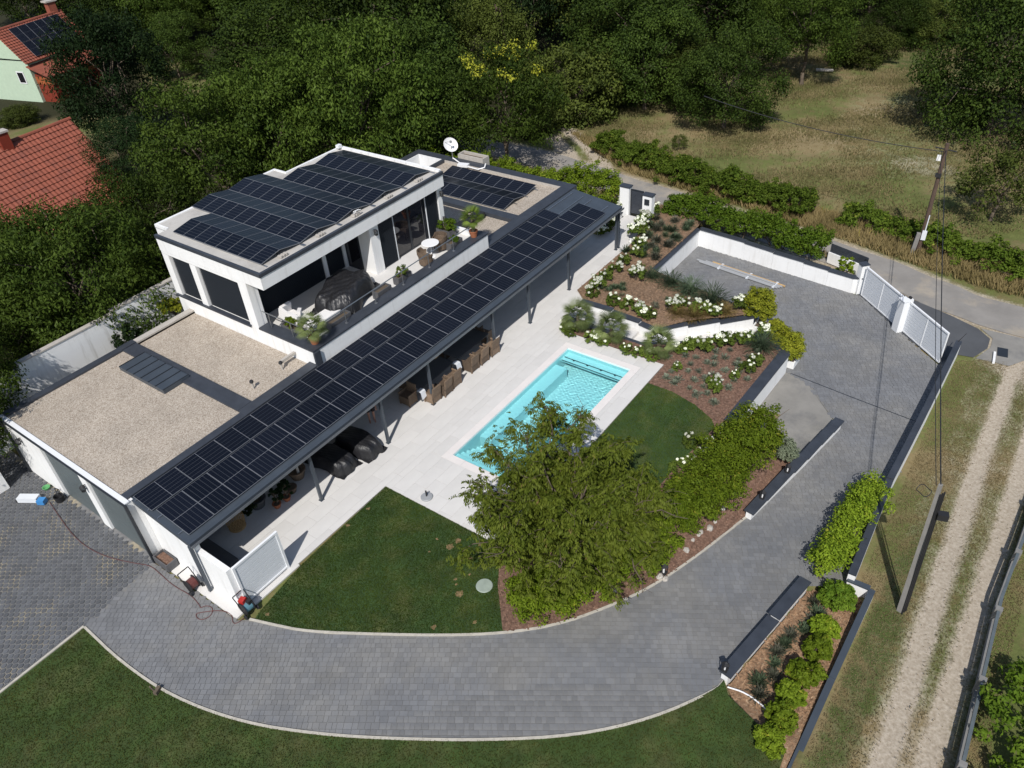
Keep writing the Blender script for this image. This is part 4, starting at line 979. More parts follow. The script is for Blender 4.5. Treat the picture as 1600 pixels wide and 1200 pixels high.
for (pt, nm_, h, s_, lab) in ((Pm + Vector((-0.12, 0.12)), 'gate_pillar', 0.62, (0.42, 0.32), 'white steel gate post standing between the two drive gate leaves'), (Vector((39.72, 7.22)), 'gate_pillar', 0.55, (0.35, 0.4), 'white rendered pillar with intercom at the end of the drive gate')):
    t = thing(nm_, lab, 'pillar', (pt.x, pt.y, -1.15))
    MB().obox((pt.x, pt.y, (h - 1.17) / 2), (s_[0], s_[1], h + 1.17), gang).build('post', M['white_metal'] if s_[0] > 0.4 else M['plaster'], t)
    MB().obox((pt.x, pt.y, h + 0.02), (s_[0] + 0.06, s_[1] + 0.06, 0.04), gang).build('cap', M['white_metal'] if s_[0] > 0.4 else M['coping'], t)
    if s_[0] > 0.4:
        q = pt + Vector((0.42, -0.15)); MB().obox((q.x, q.y, (0.5 - 1.17) / 2), (0.22, 0.3, 0.5 + 1.17), gang).build('guide_post', M['white_metal'], t)
        MB().obox((q.x + 0.05, q.y, 0.55), (0.14, 0.1, 0.1), gang).build('roller', M['rubber'], t)
    else: MB().obox((pt.x - 0.2, pt.y + 0.02, -0.35), (0.03, 0.14, 0.22), 0).build('intercom', M['pale_metal'], t)
ant = thing('antenna', 'thin dark aerial rod at the gate end of the boundary wall', 'antenna', (36.1, 1.7, -0.3)); MB().tube((36.1, 1.72, -0.32), (36.3, 1.5, 0.12), 0.02, 0.01).build('rod', M['rubber'], ant)
# white planting troughs at the wall ends
for (x, y, z, lab) in ((33.75, 10.25, -1.15, 'small white trough under the clipped bush at the upper wall end'), (31.75, 8.05, -1.15, 'small white trough under the yellow green bush at the curved wall')):
    t = thing('white_trough', lab, 'planter', (x, y, z))
    for q in ((x-0.45, x+0.45, y-0.35, y-0.28, z, z+0.36), (x-0.45, x+0.45, y+0.28, y+0.35, z, z+0.36), (x-0.45, x-0.38, y-0.28, y+0.28, z, z+0.36), (x+0.38, x+0.45, y-0.28, y+0.28, z, z+0.36)): MB().box(*q).build('side', M['plaster'], t)
    MB().box(x-0.38, x+0.38, y-0.28, y+0.28, z, z+0.28).build('soil', M['soil'], t)
# bundle of poles in the parking bay
bd = thing('pole_bundle', 'bundle of long aluminium poles lying along the parking wall', 'poles', (38.1, 13.2, -1.15))
for k, (dx, l0, l1) in enumerate(((0, 15.9, 11.0), (0.12, 16.1, 10.9), (0.26, 15.6, 10.8), (0.4, 15.2, 10.7), (0.16, 14.6, 11.2))):
    xx = lambda y: 38.55 + dx - (16 - y) * 0.13
    MB().tube((xx(l0), l0, -1.07 + 0.10 * (k == 4)), (xx(l1), l1, -1.07 + 0.10 * (k == 4)), 0.06, n=8).build('pole', M['grey_base'] if k != 3 else M['rattan'], bd)
for y in (14.6, 12.8, 11.2): MB().obox((38.75 - (16 - y) * 0.13, y, -1.06), (0.62, 0.12, 0.08), -0.1).build('strap', M['pale_metal'], bd)

# ------------------------------------------------------------------ terrace and patio furniture
def wicker_chair(tag_='tub'):
    t = thing('wicker_chair', 'x', 'chair')
    n = 14; V = []; Fc = []
    for s_, (r, th) in enumerate(((0.36, 0), (0.31, 0))):
        for j, z in enumerate((0.12, 0.45, 0.62, 0.80)):
            for k in range(n + 1):
                a = math.radians(-125 + 250 * k / n); hz = z if j < 2 else (z if abs(a) < 1.6 else 0.45 + (z - 0.45) * 0.55)
                V.append(((r + 0.05 * (z > 0.5)) * math.sin(a), (r + 0.05 * (z > 0.5)) * math.cos(a), hz))
    row = n + 1
    for s_ in (0, 4):
        for j in range(3):
            for k in range(n):
                a = (s_ + j) * row + k; Fc.append((a, a + 1, a + row + 1, a + row))
    for k in range(n): Fc.append((3 * row + k, 3 * row + k + 1, 7 * row + k + 1, 7 * row + k))
    for k in (0, n):
        for j in range(3): Fc.append((j * row + k, (j + 1) * row + k, (4 + j + 1) * row + k, (4 + j) * row + k))
    MB().add(V, Fc).build('back_shell', M['wicker'], t)
    MB().lathe((0, 0, 0.30), [(0.30, 0), (0.33, 0.06), (0.33, 0.1), (0.28, 0.14)], 14).build('seat', M['wicker'], t)
    for (sx_, sy_) in ((1, 1), (1, -1), (-1, 1), (-1, -1)): MB().tube((0.22*sx_, 0.22*sy_, 0), (0.24*sx_, 0.24*sy_, 0.32), 0.025, n=6).build('leg', M['wicker'], t)
    return t
def square_chair():
    t = thing('wicker_chair', 'x', 'chair')
    MB().box(-0.27, 0.27, -0.27, 0.26, 0.06, 0.46).build('seat', M['wicker'], t)
    b = MB(); b.obox((0, 0.29, 0.66), (0.54, 0.06, 0.5), 0, 0, -0.14); b.build('backrest', M['wicker'], t)
    for s_ in (-1, 1):
        MB().obox((0.29*s_, 0.0, 0.60), (0.06, 0.54, 0.05)).build('armrest', M['wicker'], t)
        MB().obox((0.29*s_, 0.0, 0.33), (0.04, 0.5, 0.50)).build('side_panel', M['wicker'], t)
        for y in (-0.24, 0.24): MB().box(0.27*s_-0.03, 0.27*s_+0.03, y-0.03, y+0.03, 0, 0.36).build('leg', M['wicker'], t)
    return t
TF = 3.452
c0 = wicker_chair(); c0['label'] = 'round backed wicker chair on terrace beside the potted palm'; c0['group'] = 'wicker tub chairs on the terrace'
c0.location = (25.9, 24.45, TF); c0.rotation_euler = (0, 0, -1.9)
copy_tree(c0, (24.35, 24.05, TF), 1.2, label='square set wicker tub chair on terrace facing the round table')
rt = thing('bistro_table', 'small round white table between wicker chairs on terrace', 'table', (25.15, 24.4, TF))
MB().lathe((25.15, 24.4, TF), [(0.42, 0.70), (0.44, 0.72), (0.44, 0.735), (0.42, 0.745)], 20).build('tabletop', M['white_pl'], rt); MB().lathe((25.15, 24.4, TF), [(0.22, 0), (0.2, 0.03), (0.03, 0.06), (0.03, 0.70)], 12).build('pedestal', M['white_pl'], rt)
sofa = thing('outdoor_sofa', 'white cushioned corner sofa on terrace behind the potted palm', 'sofa', (17.8, 24.9, TF))
MB().box(17.0, 19.2, 24.2, 24.95, TF, TF+0.22).build('base', M['planter'], sofa); MB().box(17.0, 17.75, 24.951, 26.2, TF, TF+0.22).build('base', M['planter'], sofa)
for (a, b2, c_, d_, z0_, z1_) in ((17.05, 17.75, 24.25, 24.9, .23, .42), (17.78, 18.45, 24.25, 24.9, .23, .42), (18.48, 19.15, 24.25, 24.9, .23, .42), (17.05, 17.7, 24.98, 25.6, .23, .42), (17.05, 17.7, 25.63, 26.18, .23, .42)):
    MB().box(a, b2, c_, d_, TF+z0_, TF+z1_).build('seat_cushion', M['cushion'], sofa)
for (c_, s_, rz) in (((16.98, 25.3, TF+.62), (.16, .62, .42), .1), ((17.0, 25.9, TF+.62), (.16, .55, .42), -.1), ((17.35, 26.2, TF+.64), (.6, .16, .42), .15), ((17.5, 25.5, TF+.52), (.4, .16, .36), .7)):
    b = MB(); b.obox(c_, s_, rz, 0, 0.15, 0.1); b.build('back_cushion', M['cushion'], sofa)
def draped(name, label, cx, cy, z0, lx, ly, h, rz, seed, mat_, cat='cover', wr=0.05):
    rs = np.random.default_rng(seed); n1, n2 = 44, 36; V = []; Fc = []
    ph = rs.random(8) * 6.28
    for i in range(n1):
        for j in range(n2):
            u = -1 + 2 * i / (n1 - 1); v = -1 + 2 * j / (n2 - 1)
            r = max(abs(u) ** 2.6, abs(v) ** 2.6); e = (abs(u) ** 3.2 + abs(v) ** 3.2)
            z = h * max(0.0, 1 - min(1.0, e * 0.95) ** 3.0) * (1 - 0.18 * (u if seed % 2 else v) ** 2)
            z += wr * h * (math.sin(5 * u + ph[0] + 3 * v) * math.sin(4 * v + ph[1]) + 0.7 * math.sin(9 * u - 4 * v + ph[2]) + 0.8 * abs(math.sin(13 * u + 7 * v + ph[4])) + 0.6 * abs(math.sin(11 * v - 8 * u + ph[5]))) * (0.4 + e / 2)
            k = 1 + 0.04 * math.sin(7 * math.atan2(v, u) + ph[3])
            V.append((u * lx / 2 * k, v * ly / 2 * k, max(0.004, z) + (0 if e < 1.6 else -0.0)))
    for i in range(n1 - 1):
        for j in range(n2 - 1): Fc.append((i*n2+j, (i+1)*n2+j, (i+1)*n2+j+1, i*n2+j+1))
    c, s = math.cos(rz), math.sin(rz)
    b = MB(); b.add([(cx + c*x - s*y, cy + s*x + c*y, z0 + z) for x, y, z in V], Fc)
    return tag(b.build(name, mat_, None, False), label, cat)
draped('covered_furniture', 'terrace furniture heap under a crumpled black plastic sheet', 20.0, 25.2, TF, 3.3, 2.1, 0.95, 0.35, 3, M['black_cover'], wr=0.09)
draped('covered_lounger', 'black covered sun lounger half out of the canopy shade, beside the post', 14.05, 21.0, 0.0, 1.15, 2.3, 0.62, 0.08, 4, M['black_cover'], wr=0.04)
draped('covered_lounger', 'black covered sun lounger half in the sun, beside the person', 15.35, 20.75, 0.0, 1.15, 2.3, 0.66, 0.02, 6, M['black_cover'], wr=0.04)
# terrace railing
rl = thing('terrace_railing', 'slim steel railing on the dark terrace parapet', 'railing', (20, 23.35, 3.76))
for x in np.arange(16.4, 27.0, 1.85): MB().tube((x, 23.36, 3.76), (x, 23.36, 4.45), 0.022, n=6).build('post', M['steel'], rl); MB().lathe((x, 23.36, 3.762), [(0.07, 0), (0.07, 0.015)], 10).build('base_plate', M['steel'], rl)
MB().tube((16.3, 23.36, 4.46), (27.2, 23.36, 4.46), 0.024, n=8).build('handrail', M['steel'], rl); MB().tube((16.3, 23.36, 4.46), (16.3, 26.4, 4.46), 0.024, n=8).build('handrail', M['steel'], rl)
for y in (24.6, 26.0): MB().tube((16.3, y, 3.76), (16.3, y, 4.46), 0.022, n=6).build('post', M['steel'], rl)
# planter boxes
def planter(x, y, z, lx, ly, h, rz, lab, group='grey planter boxes on the terrace', mm_='planter'):
    t = thing('planter_box', lab, 'planter', (x, y, z), group)
    b = MB()
    for (cx, cy, a, c_) in ((0, ly/2-.02, lx, .04), (0, -ly/2+.02, lx, .04), (lx/2-.02, 0, .04, ly-.08), (-lx/2+.02, 0, .04, ly-.08)):
        q = Matrix.Rotation(rz, 2) @ Vector((cx, cy)); MB().obox((x + q.x, y + q.y, z + h/2), (a, c_, h), rz).build('side', M[mm_], t)
    MB().obox((x, y, z + h*0.4), (lx-.08, ly-.08, h*0.8), rz).build('soil', M['soil'], t)
    return t
planter(21.1, 23.95, TF, 0.9, 0.38, 0.4, 0, 'empty grey planter box on terrace nearer the black plastic sheet'); planter(22.55, 24.0, TF, 0.9, 0.38, 0.4, 0, 'grey planter box with green shrub midway along the terrace'); planter(26.4, 23.95, TF, 0.9, 0.38, 0.4, 0, 'grey planter box with low plants beside terracotta potted palm')
planter(27.15, 25.1, TF, 0.5, 0.9, 0.45, 0, 'grey planter box with shrub against the white terrace wall'); planter(18.3, 23.92, TF, 1.2, 0.36, 0.4, 0, 'dark planter box behind the corner railing of the terrace'); planter(16.75, 25.1, TF, 0.36, 1.3, 0.4, 0, 'dark planter box along the end railing beside white sofa')
bp_ = thing('roof_planter', 'long black planter trough on gravel roof behind terrace palm', 'planter', (29.3, 25.6, 2.84)); MB().box(28.1, 30.8, 25.4, 25.95, 2.84, 3.2).build('trough', M['rubber'], bp_)
def flower_pot(x, y, z, r, h, lab, mm_='terracotta', group=None):
    t = thing('flower_pot', lab, 'pot', (x, y, z), group)
    MB().lathe((x, y, z), [(r*.7, 0), (r, h*.85), (r*1.08, h*.85), (r*1.08, h), (r*.92, h), (r*.9, h*.86), (0.01, h*.85)], 14, cap=False).build('pot', M[mm_], t)
    MB().lathe((x, y, z + h*.84), [(r*.9, 0), (0.01, 0.02)], 12).build('soil', M['soil'], t); return t
flower_pot(27.35, 23.42, 3.762, 0.22, 0.34, 'terracotta pot on terrace parapet holding the bright green palm')
flower_pot(16.45, 23.42, 3.762, 0.22, 0.34, 'terracotta pot at the terrace corner holding a palm')
for (px_, py_, r, lab, mm_) in ((434, 792, .17, 'small terracotta pot under the canopy, nearer the white screen', 'terracotta'), (449, 781, .17, 'small terracotta pot under the canopy, nearer the post', 'terracotta'), (404, 790, .36, 'big dark pot in canopy shade beside the woven lampshade', 'planter'), (466, 745, .36, 'big brown pot holding the thatched stem under the canopy', 'wicker'), (457, 768, .22, 'medium brown pot in canopy shade near the post', 'wicker')):
    x_, y_ = G(px_, py_, 0.0); flower_pot(x_, y_, 0.0, r, r * 1.25, lab, mm_)
# dining sets under the canopy
for (x_, lab) in ((20.25, 'long dark dining table under canopy, nearer the person'), (22.95, 'long dark dining table under canopy, farther from the person')):
    t = thing('dining_table', lab, 'table', (x_, 20.85, 0))
    MB().box(x_-1.2, x_+1.2, 20.35, 21.35, 0.72, 0.76).build('tabletop', M['table'], t)
    for (sx_, sy_) in ((1, 1), (1, -1), (-1, 1), (-1, -1)): MB().box(x_+1.1*sx_-.04, x_+1.1*sx_+.04, 20.85+.42*sy_-.04, 20.85+.42*sy_+.04, 0, 0.72).build('leg', M['table'], t)
sq = square_chair(); sq['group'] = 'wicker dining chairs under the canopy'
spots = [(19.45, 20.05, 0), (20.15, 19.95, .05), (20.85, 20.0, 0), (22.2, 20.0, 0), (22.95, 19.98, 0), (23.75, 19.95, -.05), (18.75, 20.9, math.pi*1.5), (24.45, 20.9, math.pi*.5), (19.6, 21.75, math.pi), (20.6, 21.75, math.pi), (22.4, 21.75, math.pi), (23.4, 21.75, math.pi)]
for i, (x, y, a) in enumerate(spots):
    rz = a + math.pi if y < 20.3 else (a - math.pi if y > 21.5 else a)
    lab = 'wicker dining chair on the pool side of a dark table' if y < 20.3 else ('wicker dining chair on the house side of a dark table' if y > 21.5 else ('brown wicker chair at the table end near the person' if x < 20 else 'brown wicker chair at the far table end'))
    if i == 0: sq.location = (x, y, 0); sq.rotation_euler = (0, 0, rz); sq['label'] = lab
    else: copy_tree(sq, (x, y, 0), rz, label=lab)
for i, (x, y) in enumerate(((21.45, 20.25), (19.0, 20.3))):
    t = thing('towel', 'pale cloth draped over the corner of a dark dining table' if i == 0 else 'pale cloth hanging at the end of the dining set by wicker chair', 'towel', (x, y, 0.77))
    MB().add([(x-.15, y+.1, .775), (x+.15, y+.1, .775), (x+.15, y-.12, .775), (x-.15, y-.12, .775), (x+.17, y-.2, .45), (x-.16, y-.22, .4), (x+.15, y-.14, .76), (x-.15, y-.14, .76)], [(0,3,2,1), (3,7,6,2), (7,5,4,6)]).build('cloth', M['pale_metal'], t)
# rattan pendants and thatch
def pendant(x, y, z, r, lab, h=0.3):
    t = thing('pendant_lamp', lab, 'lamp', (x, y, z))
    MB().lathe((x, y, z), [(r, 0), (r*.98, h*.3), (r*.75, h*.75), (r*.2, h), (0.02, h*1.02)], 16, cap=False).build('shade', M['rattan'], t); MB().tube((x, y, z+h), (x, y, 2.75), 0.008, n=4).build('cord', M['rubber'], t)
pendant(17.25, 20.85, 1.62, .32, 'straw pendant lamp under the canopy close to the person'); pendant(20.3, 20.6, 1.75, .32, 'straw pendant lamp over the dining table nearer the person'); pendant(22.9, 20.7, 1.75, .32, 'straw pendant lamp over the farther dining table')
x_, y_ = G(367, 812, 0.4)
wl = thing('woven_lantern', 'tall woven bamboo lantern standing at the dark end of canopy', 'lantern', (x_, y_, 0))
b = MB()
for k in range(20):
    for s_ in (1, -1):
        for j in range(6):
            t0 = 2*math.pi*(k + s_*j*.5)/20; t1 = 2*math.pi*(k + s_*(j+1)*.5)/20; r0 = .30+.05*math.sin(j/6*3.1); r1 = .30+.05*math.sin((j+1)/6*3.1)
            b.tube((x_+r0*math.cos(t0), y_+r0*math.sin(t0), .05+j*.13), (x_+r1*math.cos(t1), y_+r1*math.sin(t1), .05+(j+1)*.13), .009, n=3, caps=False)
b.build('lattice', M['rattan'], wl)
MB().lathe((x_, y_, 0), [(.31, .0), (.33, .02), (.33, .06), (.30, .08)], 18).build('rim', M['rattan'], wl); MB().lathe((x_, y_, .83), [(.30, 0), (.28, .03), (.1, .04)], 18).build('top_rim', M['rattan'], wl)
x_, y_ = G(466, 738, 0.4)
th = thing('thatched_stem', 'dried palm stem with straw thatch in brown pot under canopy', 'decoration', (x_, y_, 0.35))
MB().tube((x_, y_, .3), (x_, y_, 1.5), .06, .05, n=8).build('stem', M['stone'], th)
b = MB()
for k in range(40):
    a = k * .157 + random.random()*.1; r = .45 + random.random()*.15
    b.add([(x_+.05*math.cos(a), y_+.05*math.sin(a), 1.6), (x_+r*math.cos(a-.08), y_+r*math.sin(a-.08), 1.15+random.random()*.1), (x_+r*math.cos(a+.08), y_+r*math.sin(a+.08), 1.15+random.random()*.1)], [(0, 1, 2)])
b.build('thatch', M['rattan'], th)
ls = thing('lounge_sofa', 'dark lounge sofa in deep shade at the end of the canopy', 'sofa', (8.2, 20.8, 0))
MB().box(7.6, 8.4, 19.9, 22.3, 0.05, 0.40).build('seat', M['planter'], ls); MB().box(7.42, 7.6, 19.9, 22.3, 0.05, 0.78).build('backrest', M['planter'], ls); MB().box(8.41, 9.3, 22.0, 22.6, 0.05, 0.40).build('chaise', M['planter'], ls)
# parasol bases, lawn disc
for (x, y, lab) in ((14.66, 16.33, 'round grey parasol base with short tube, nearer the canopy'), (14.63, 13.68, 'round grey parasol base with short tube, beside the walnut tree'), (16.3, 12.95, 'round grey parasol base hidden under walnut tree branches')):
    t = thing('parasol_base', lab, 'parasol base', (x, y, 0), 'parasol bases on the patio')
    MB().lathe((x, y, 0), [(.24, .005), (.24, .05), (.22, .07), (.05, .08)], 24).build('disc', M['grey_base'], t); MB().tube((x, y, .07), (x, y, .36), .03, n=10).build('tube', M['rubber'], t); MB().tube((x, y, .25), (x+.08, y, .25), .015, n=6).build('knob', M['rubber'], t)
dk = thing('lawn_disc', 'pale translucent round disc lying on the lawn', 'disc', (12.5, 11.85, 0.01)); MB().lathe((12.5, 11.85, .02), [(.28, 0), (.30, .015), (.28, .04), (.01, .05)], 28).build('disc', mat('milky_plastic', (.29, .34, .29), .5, .12, 4), dk)

# ------------------------------------------------------------------ tools by the garage
t = thing('planter_trough', 'dark wicker planter trough with dry soil at the garage corner', 'planter', (6.95, 22.3, 0))
for q in ((6.72, 6.76, 21.85, 22.7, .03, .38), (7.12, 7.16, 21.85, 22.7, .03, .38), (6.76, 7.12, 21.85, 21.89, .03, .38), (6.76, 7.12, 22.66, 22.7, .03, .38)): MB().box(*q).build('side', M['planter'], t)
MB().box(6.76, 7.12, 21.89, 22.66, .03, .28).build('soil', M['mulch'], t)
def reel(x, y, lab, frame, drum, tank=False):
    t = thing('hose_reel' if not tank else 'compressor', lab, 'tool', (x, y, 0))
    MB().tube((x-.14, y, .28), (x+.14, y, .28), .20, n=16).build('drum' if not tank else 'tank', M[drum], t)
    for s_ in (-1, 1):
        MB().lathe((0, 0, 0), [(0, 0)], 3).v
        MB().tube((x+.15*s_, y, .28), (x+.17*s_, y, .28), .26, n=18).build('flange', M[frame], t)
        MB().path([(x+.22*s_, y-.22, .02), (x+.22*s_, y+.05, .55), (x+.22*s_, y+.25, .80)], .018, 6).build('frame_tube', M[frame], t)
        MB().tube((x+.24*s_, y-.2, .09), (x+.28*s_, y-.2, .09), .09, n=12).build('wheel', M['rubber'], t)
    MB().tube((x-.22, y+.25, .80), (x+.22, y+.25, .80), .02, n=6).build('handle', M['rubber'], t)
    if tank: MB().obox((x-.02, y+.08, .55), (.22, .2, .16), .3).build('motor', M['red'], t); MB().obox((x+.1, y-.1, .5), (.16, .14, .14), .1).build('pump_head', M['rubber'], t)
    else: MB().obox((x, y, .3), (.22, .12, .3), .2).build('hose_coil', M['red_hose'], t)
    return t
reel(6.8, 20.5, 'black hose reel with dark red hose against the white wall', 'rubber', 'red_hose')
reel(7.25, 18.05, 'small teal compressor with red motor at the screen corner', 'rubber', 'teal', True)
hp_ = [(6.2, 29.3), (6.0, 28.2), (5.75, 26.8), (5.7, 25.6), (5.9, 24.4), (6.3, 23.3), (6.55, 22.75), (6.5, 22.0), (6.45, 21.2), (6.55, 20.3), (6.45, 19.7)]
loop = [(6.45 + .28*math.cos(a) - .1, 19.3 + .28*math.sin(a)) for a in np.linspace(1.4, 1.4 - 5.5, 14)]
hp_ = smooth_line(hp_ + loop + [(6.75, 18.9), (6.85, 18.4), (6.6, 18.1), (6.75, 17.95), (7.1, 17.95)], 2)
tag(MB().path([(x, y, .018) for x, y in hp_], .012, 5).build('air_hose', M['red_hose']), 'thin dark red hose trailing along the garage and looping by the wall', 'hose')
t = thing('tool_case', 'grey and blue tool lying on the honeycomb paving', 'tool', (5.95, 29.9, 0)); b = MB(); b.obox((5.8, 30.05, .14), (.3, .85, .22), .55); b.build('case', M['pale_metal'], t); b = MB(); b.obox((6.02, 29.45, .12), (.26, .3, .2), .55); b.build('grip', M['blue'], t); b = MB(); b.obox((5.66, 30.12, .06), (.06, .8, .12), .55); b.build('base', M['rubber'], t)
t = thing('black_bucket', 'black bucket and cables at the foot of the garage pillar', 'bucket', (6.5, 28.95, 0)); MB().lathe((6.5, 28.95, 0), [(.16, .0), (.2, .28), (.18, .28), (.14, .05)], 14).build('bucket', M['rubber'], t); MB().path([(6.5, 28.95, .3), (6.6, 29.2, .5), (6.72, 29.3, .25), (6.68, 29.6, .02)], .02, 5).build('cable', M['rubber'], t)
t = thing('green_bowl', 'small green bowl by the garage wall', 'bowl', (6.55, 30.1, 0)); MB().lathe((6.55, 30.1, 0), [(.1, 0), (.16, .12), (.13, .12), (.08, .03)], 14).build('bowl', mat('green_plastic', (.10, .32, .12), .5, .05), t)
# blue hose in the recess
pts = [(24.6 + .35*math.cos(a)*(1 - a*.01) + .3, 7.75 + .42*math.sin(a), -.05 + .02*a) for a in np.linspace(0, 16, 60)]
tag(MB().path([(x, y, -.22 + .01*i) for i, (x, y, z) in enumerate(pts[:26])], .03, 5).build('garden_hose', M['blue']), 'coiled bright blue garden hose by the end of the white bed wall', 'hose')
# lanterns on low walls and bed, bollard light
def lantern(x, y, z, lab, s=1.0):
    t = thing('lantern', lab, 'lantern', (x, y, z), 'black garden lanterns')
    MB().box(x-.09*s, x+.09*s, y-.09*s, y+.09*s, z, z+.03*s).build('base', M['rubber'], t)
    for (a, c_) in ((1, 1), (1, -1), (-1, 1), (-1, -1)): MB().box(x+.075*s*a-.012, x+.075*s*a+.012, y+.075*s*c_-.012, y+.075*s*c_+.012, z+.03*s, z+.30*s).build('corner_post', M['rubber'], t)
    MB().lathe((x, y, z+.30*s), [(.14*s, 0), (.06*s, .1*s), (.015*s, .12*s)], 4).build('roof', M['rubber'], t); MB().tube((x, y, z+.03*s), (x, y, z+.16*s), .03*s, n=8).build('candle', M['white_pl'], t)
lantern(13.85, 3.68, .27, 'black lantern on the end of the drive wall by the orange bed'); lantern(23.6, 5.27, -.29, 'black lantern on the low wall beside the olive bush'); lantern(21.7, 5.55, -.24, 'black lantern on the low wall end in the bark mulch')
x_, y_ = G(1037, 893, -.15); lantern(x_, y_, zbed3(x_, y_), 'black lantern in bark mulch under the walnut tree', 1.25)
x_, y_ = G(1157, 536, -.1)
t = thing('bollard_light', 'black bollard light on the curved wall among hydrangeas', 'bollard light', (x_, y_, -.08)); MB().tube((x_, y_, -.1), (x_, y_, .42), .05, n=10).build('post', M['rubber'], t); MB().lathe((x_, y_, .42), [(.05, 0), (.09, .02), (.09, .06), (.02, .08)], 12).build('cap', M['rubber'], t)
for (px_, py_, lab) in ((245, 1083, 'small brown lamp stake on the lawn side of the drive edging'),):
    x_, y_ = G(px_, py_, 0); t = thing('garden_stake', lab, 'lamp', (x_, y_, 0)); MB().tube((x_, y_, 0), (x_-.05, y_+.1, .35), .03, n=6).build('stake', M['trunk'], t); MB().obox((x_+.05, y_, .08), (.25, .12, .14), .4).build('foot', M['trunk'], t)
# white hose and red tube on the orange mulch
pts = smooth_line([G(1137, 1072, -.1), G(1165, 1082, -.15), G(1195, 1105, -.15), G(1217, 1130, -.15)], 2)
tag(MB().path([(x, y, float(zb(x)) - .08) for x, y in pts], .025, 6).build('white_pipe', M['white_pl']), 'thin white pipe lying across the orange mulch from the wall end', 'pipe')
a_ = G(1199, 1129, -.2); c_ = G(1224, 1139, -.2); tag(MB().tube((a_[0], a_[1], -.12), (c_[0], c_[1], -.12), .05, n=10).build('red_tube', mat('coral_plastic', (.55, .11, .07), .5, .05)), 'short coral red plastic tube lying on orange mulch', 'tube')

# ------------------------------------------------------------------ foliage tools
def unit(a): return a / (np.linalg.norm(a, axis=-1, keepdims=True) + 1e-9)
def leaf_object(name, C, Nn, A, Ln, Wd, R, mat_, parent=None, fold=0.18, off=(0, 0, 0)):
    """kite shaped leaves: centres C, normals Nn, long axes A, lengths, widths, tint value R"""
    n = len(C); S = unit(np.cross(Nn, A)); Nn = unit(np.cross(A, S))
    L_ = Ln[:, None]; W_ = Wd[:, None]
    v = np.stack([C - A * L_ * .5, C + S * W_ * .5 + A * L_ * .04 + Nn * W_ * fold, C + A * L_ * .5 - Nn * L_ * .08, C - S * W_ * .5 + A * L_ * .04 + Nn * W_ * fold], 1).reshape(-1, 3) - np.array(off)
    me = bpy.data.meshes.new(name); me.vertices.add(4 * n); me.vertices.foreach_set('co', v.ravel().astype(np.float32))
    me.loops.add(4 * n); me.loops.foreach_set('vertex_index', np.arange(4 * n, dtype=np.int32))
    me.polygons.add(n); me.polygons.foreach_set('loop_start', np.arange(0, 4 * n, 4, dtype=np.int32)); me.polygons.foreach_set('loop_total', np.full(n, 4, np.int32))
    me.update(calc_edges=True)
    a = me.attributes.new('rnd', 'FLOAT', 'FACE'); a.data.foreach_set('value', np.clip(R, 0, 1).astype(np.float32))
    me.materials.append(mat_)
    return link(name, me, parent)
def clumps(rs, cen, rad, per, ll, lw, up=.6, droop=0.0, shell=.45, jit=.5, tint=None):
    """leaf arrays for clumps: cen (n,3), rad (n,3) or (n,), per leaves each"""
    cen = np.asarray(cen, float); n = len(cen); rad = np.asarray(rad, float)
    if rad.ndim == 1: rad = np.stack([rad, rad, rad * .75], 1)
    d = unit(rs.normal(size=(n, per, 3))); r = rs.random((n, per, 1)) ** shell
    P = cen[:, None] + d * r * rad[:, None]
    Nn = unit(d * .7 + np.array([0, 0, up]) + rs.normal(size=d.shape) * jit)
    A = rs.normal(size=d.shape); A = A + d * .5; A -= (A * Nn).sum(-1, keepdims=True) * Nn; A = unit(unit(A) + np.array([0, 0, -droop]))
    ct = rs.random((n, 1)) if tint is None else np.asarray(tint)[:, None]
    R = .55 * rs.random((n, per)) + .45 * ct
    sz = .7 + .6 * rs.random((n, per))
    return P.reshape(-1, 3), Nn.reshape(-1, 3), A.reshape(-1, 3), (ll * sz).ravel(), (lw * sz).ravel(), R.ravel()
def crown_points(rs, n, R, H, z0, low=-.55, rmin=.35):
    out = []
    bump = rs.normal(size=(7, 3)); bump = unit(bump)
    while len(out) < n:
        d = unit(rs.normal(size=3))
        if d[2] < low: continue
        k = 1 + .20 * sum(max(0, float(d @ b)) ** 3 for b in bump[:4]) - .22 * sum(max(0, float(d @ b)) ** 4 for b in bump[4:])
        r = (rmin + (1 - rmin) * rs.random() ** .45) * k
        p = np.array([d[0] * R * r, d[1] * R * r, z0 + H * .5 + d[2] * H * .5 * r])
        if all(np.linalg.norm(p - q) > R * .17 for q in out) or rs.random() < .08: out.append(p)
    return np.array(out)
def limb(b, p0, p1, r0, r1, rs, seg=4, wob=.08):
    p0 = Vector(p0); p1 = Vector(p1); L_ = (p1 - p0).length; pts = []
    for i in range(seg + 1):
        t = i / seg; q = p0.lerp(p1, t); q.z += L_ * .12 * math.sin(math.pi * t)
        if 0 < i < seg: q += Vector(rs.normal(size=3) * L_ * wob * .5)
        pts.append(tuple(q))
    b.path(pts, [r0 + (r1 - r0) * i / seg for i in range(seg + 1)], 6); return pts
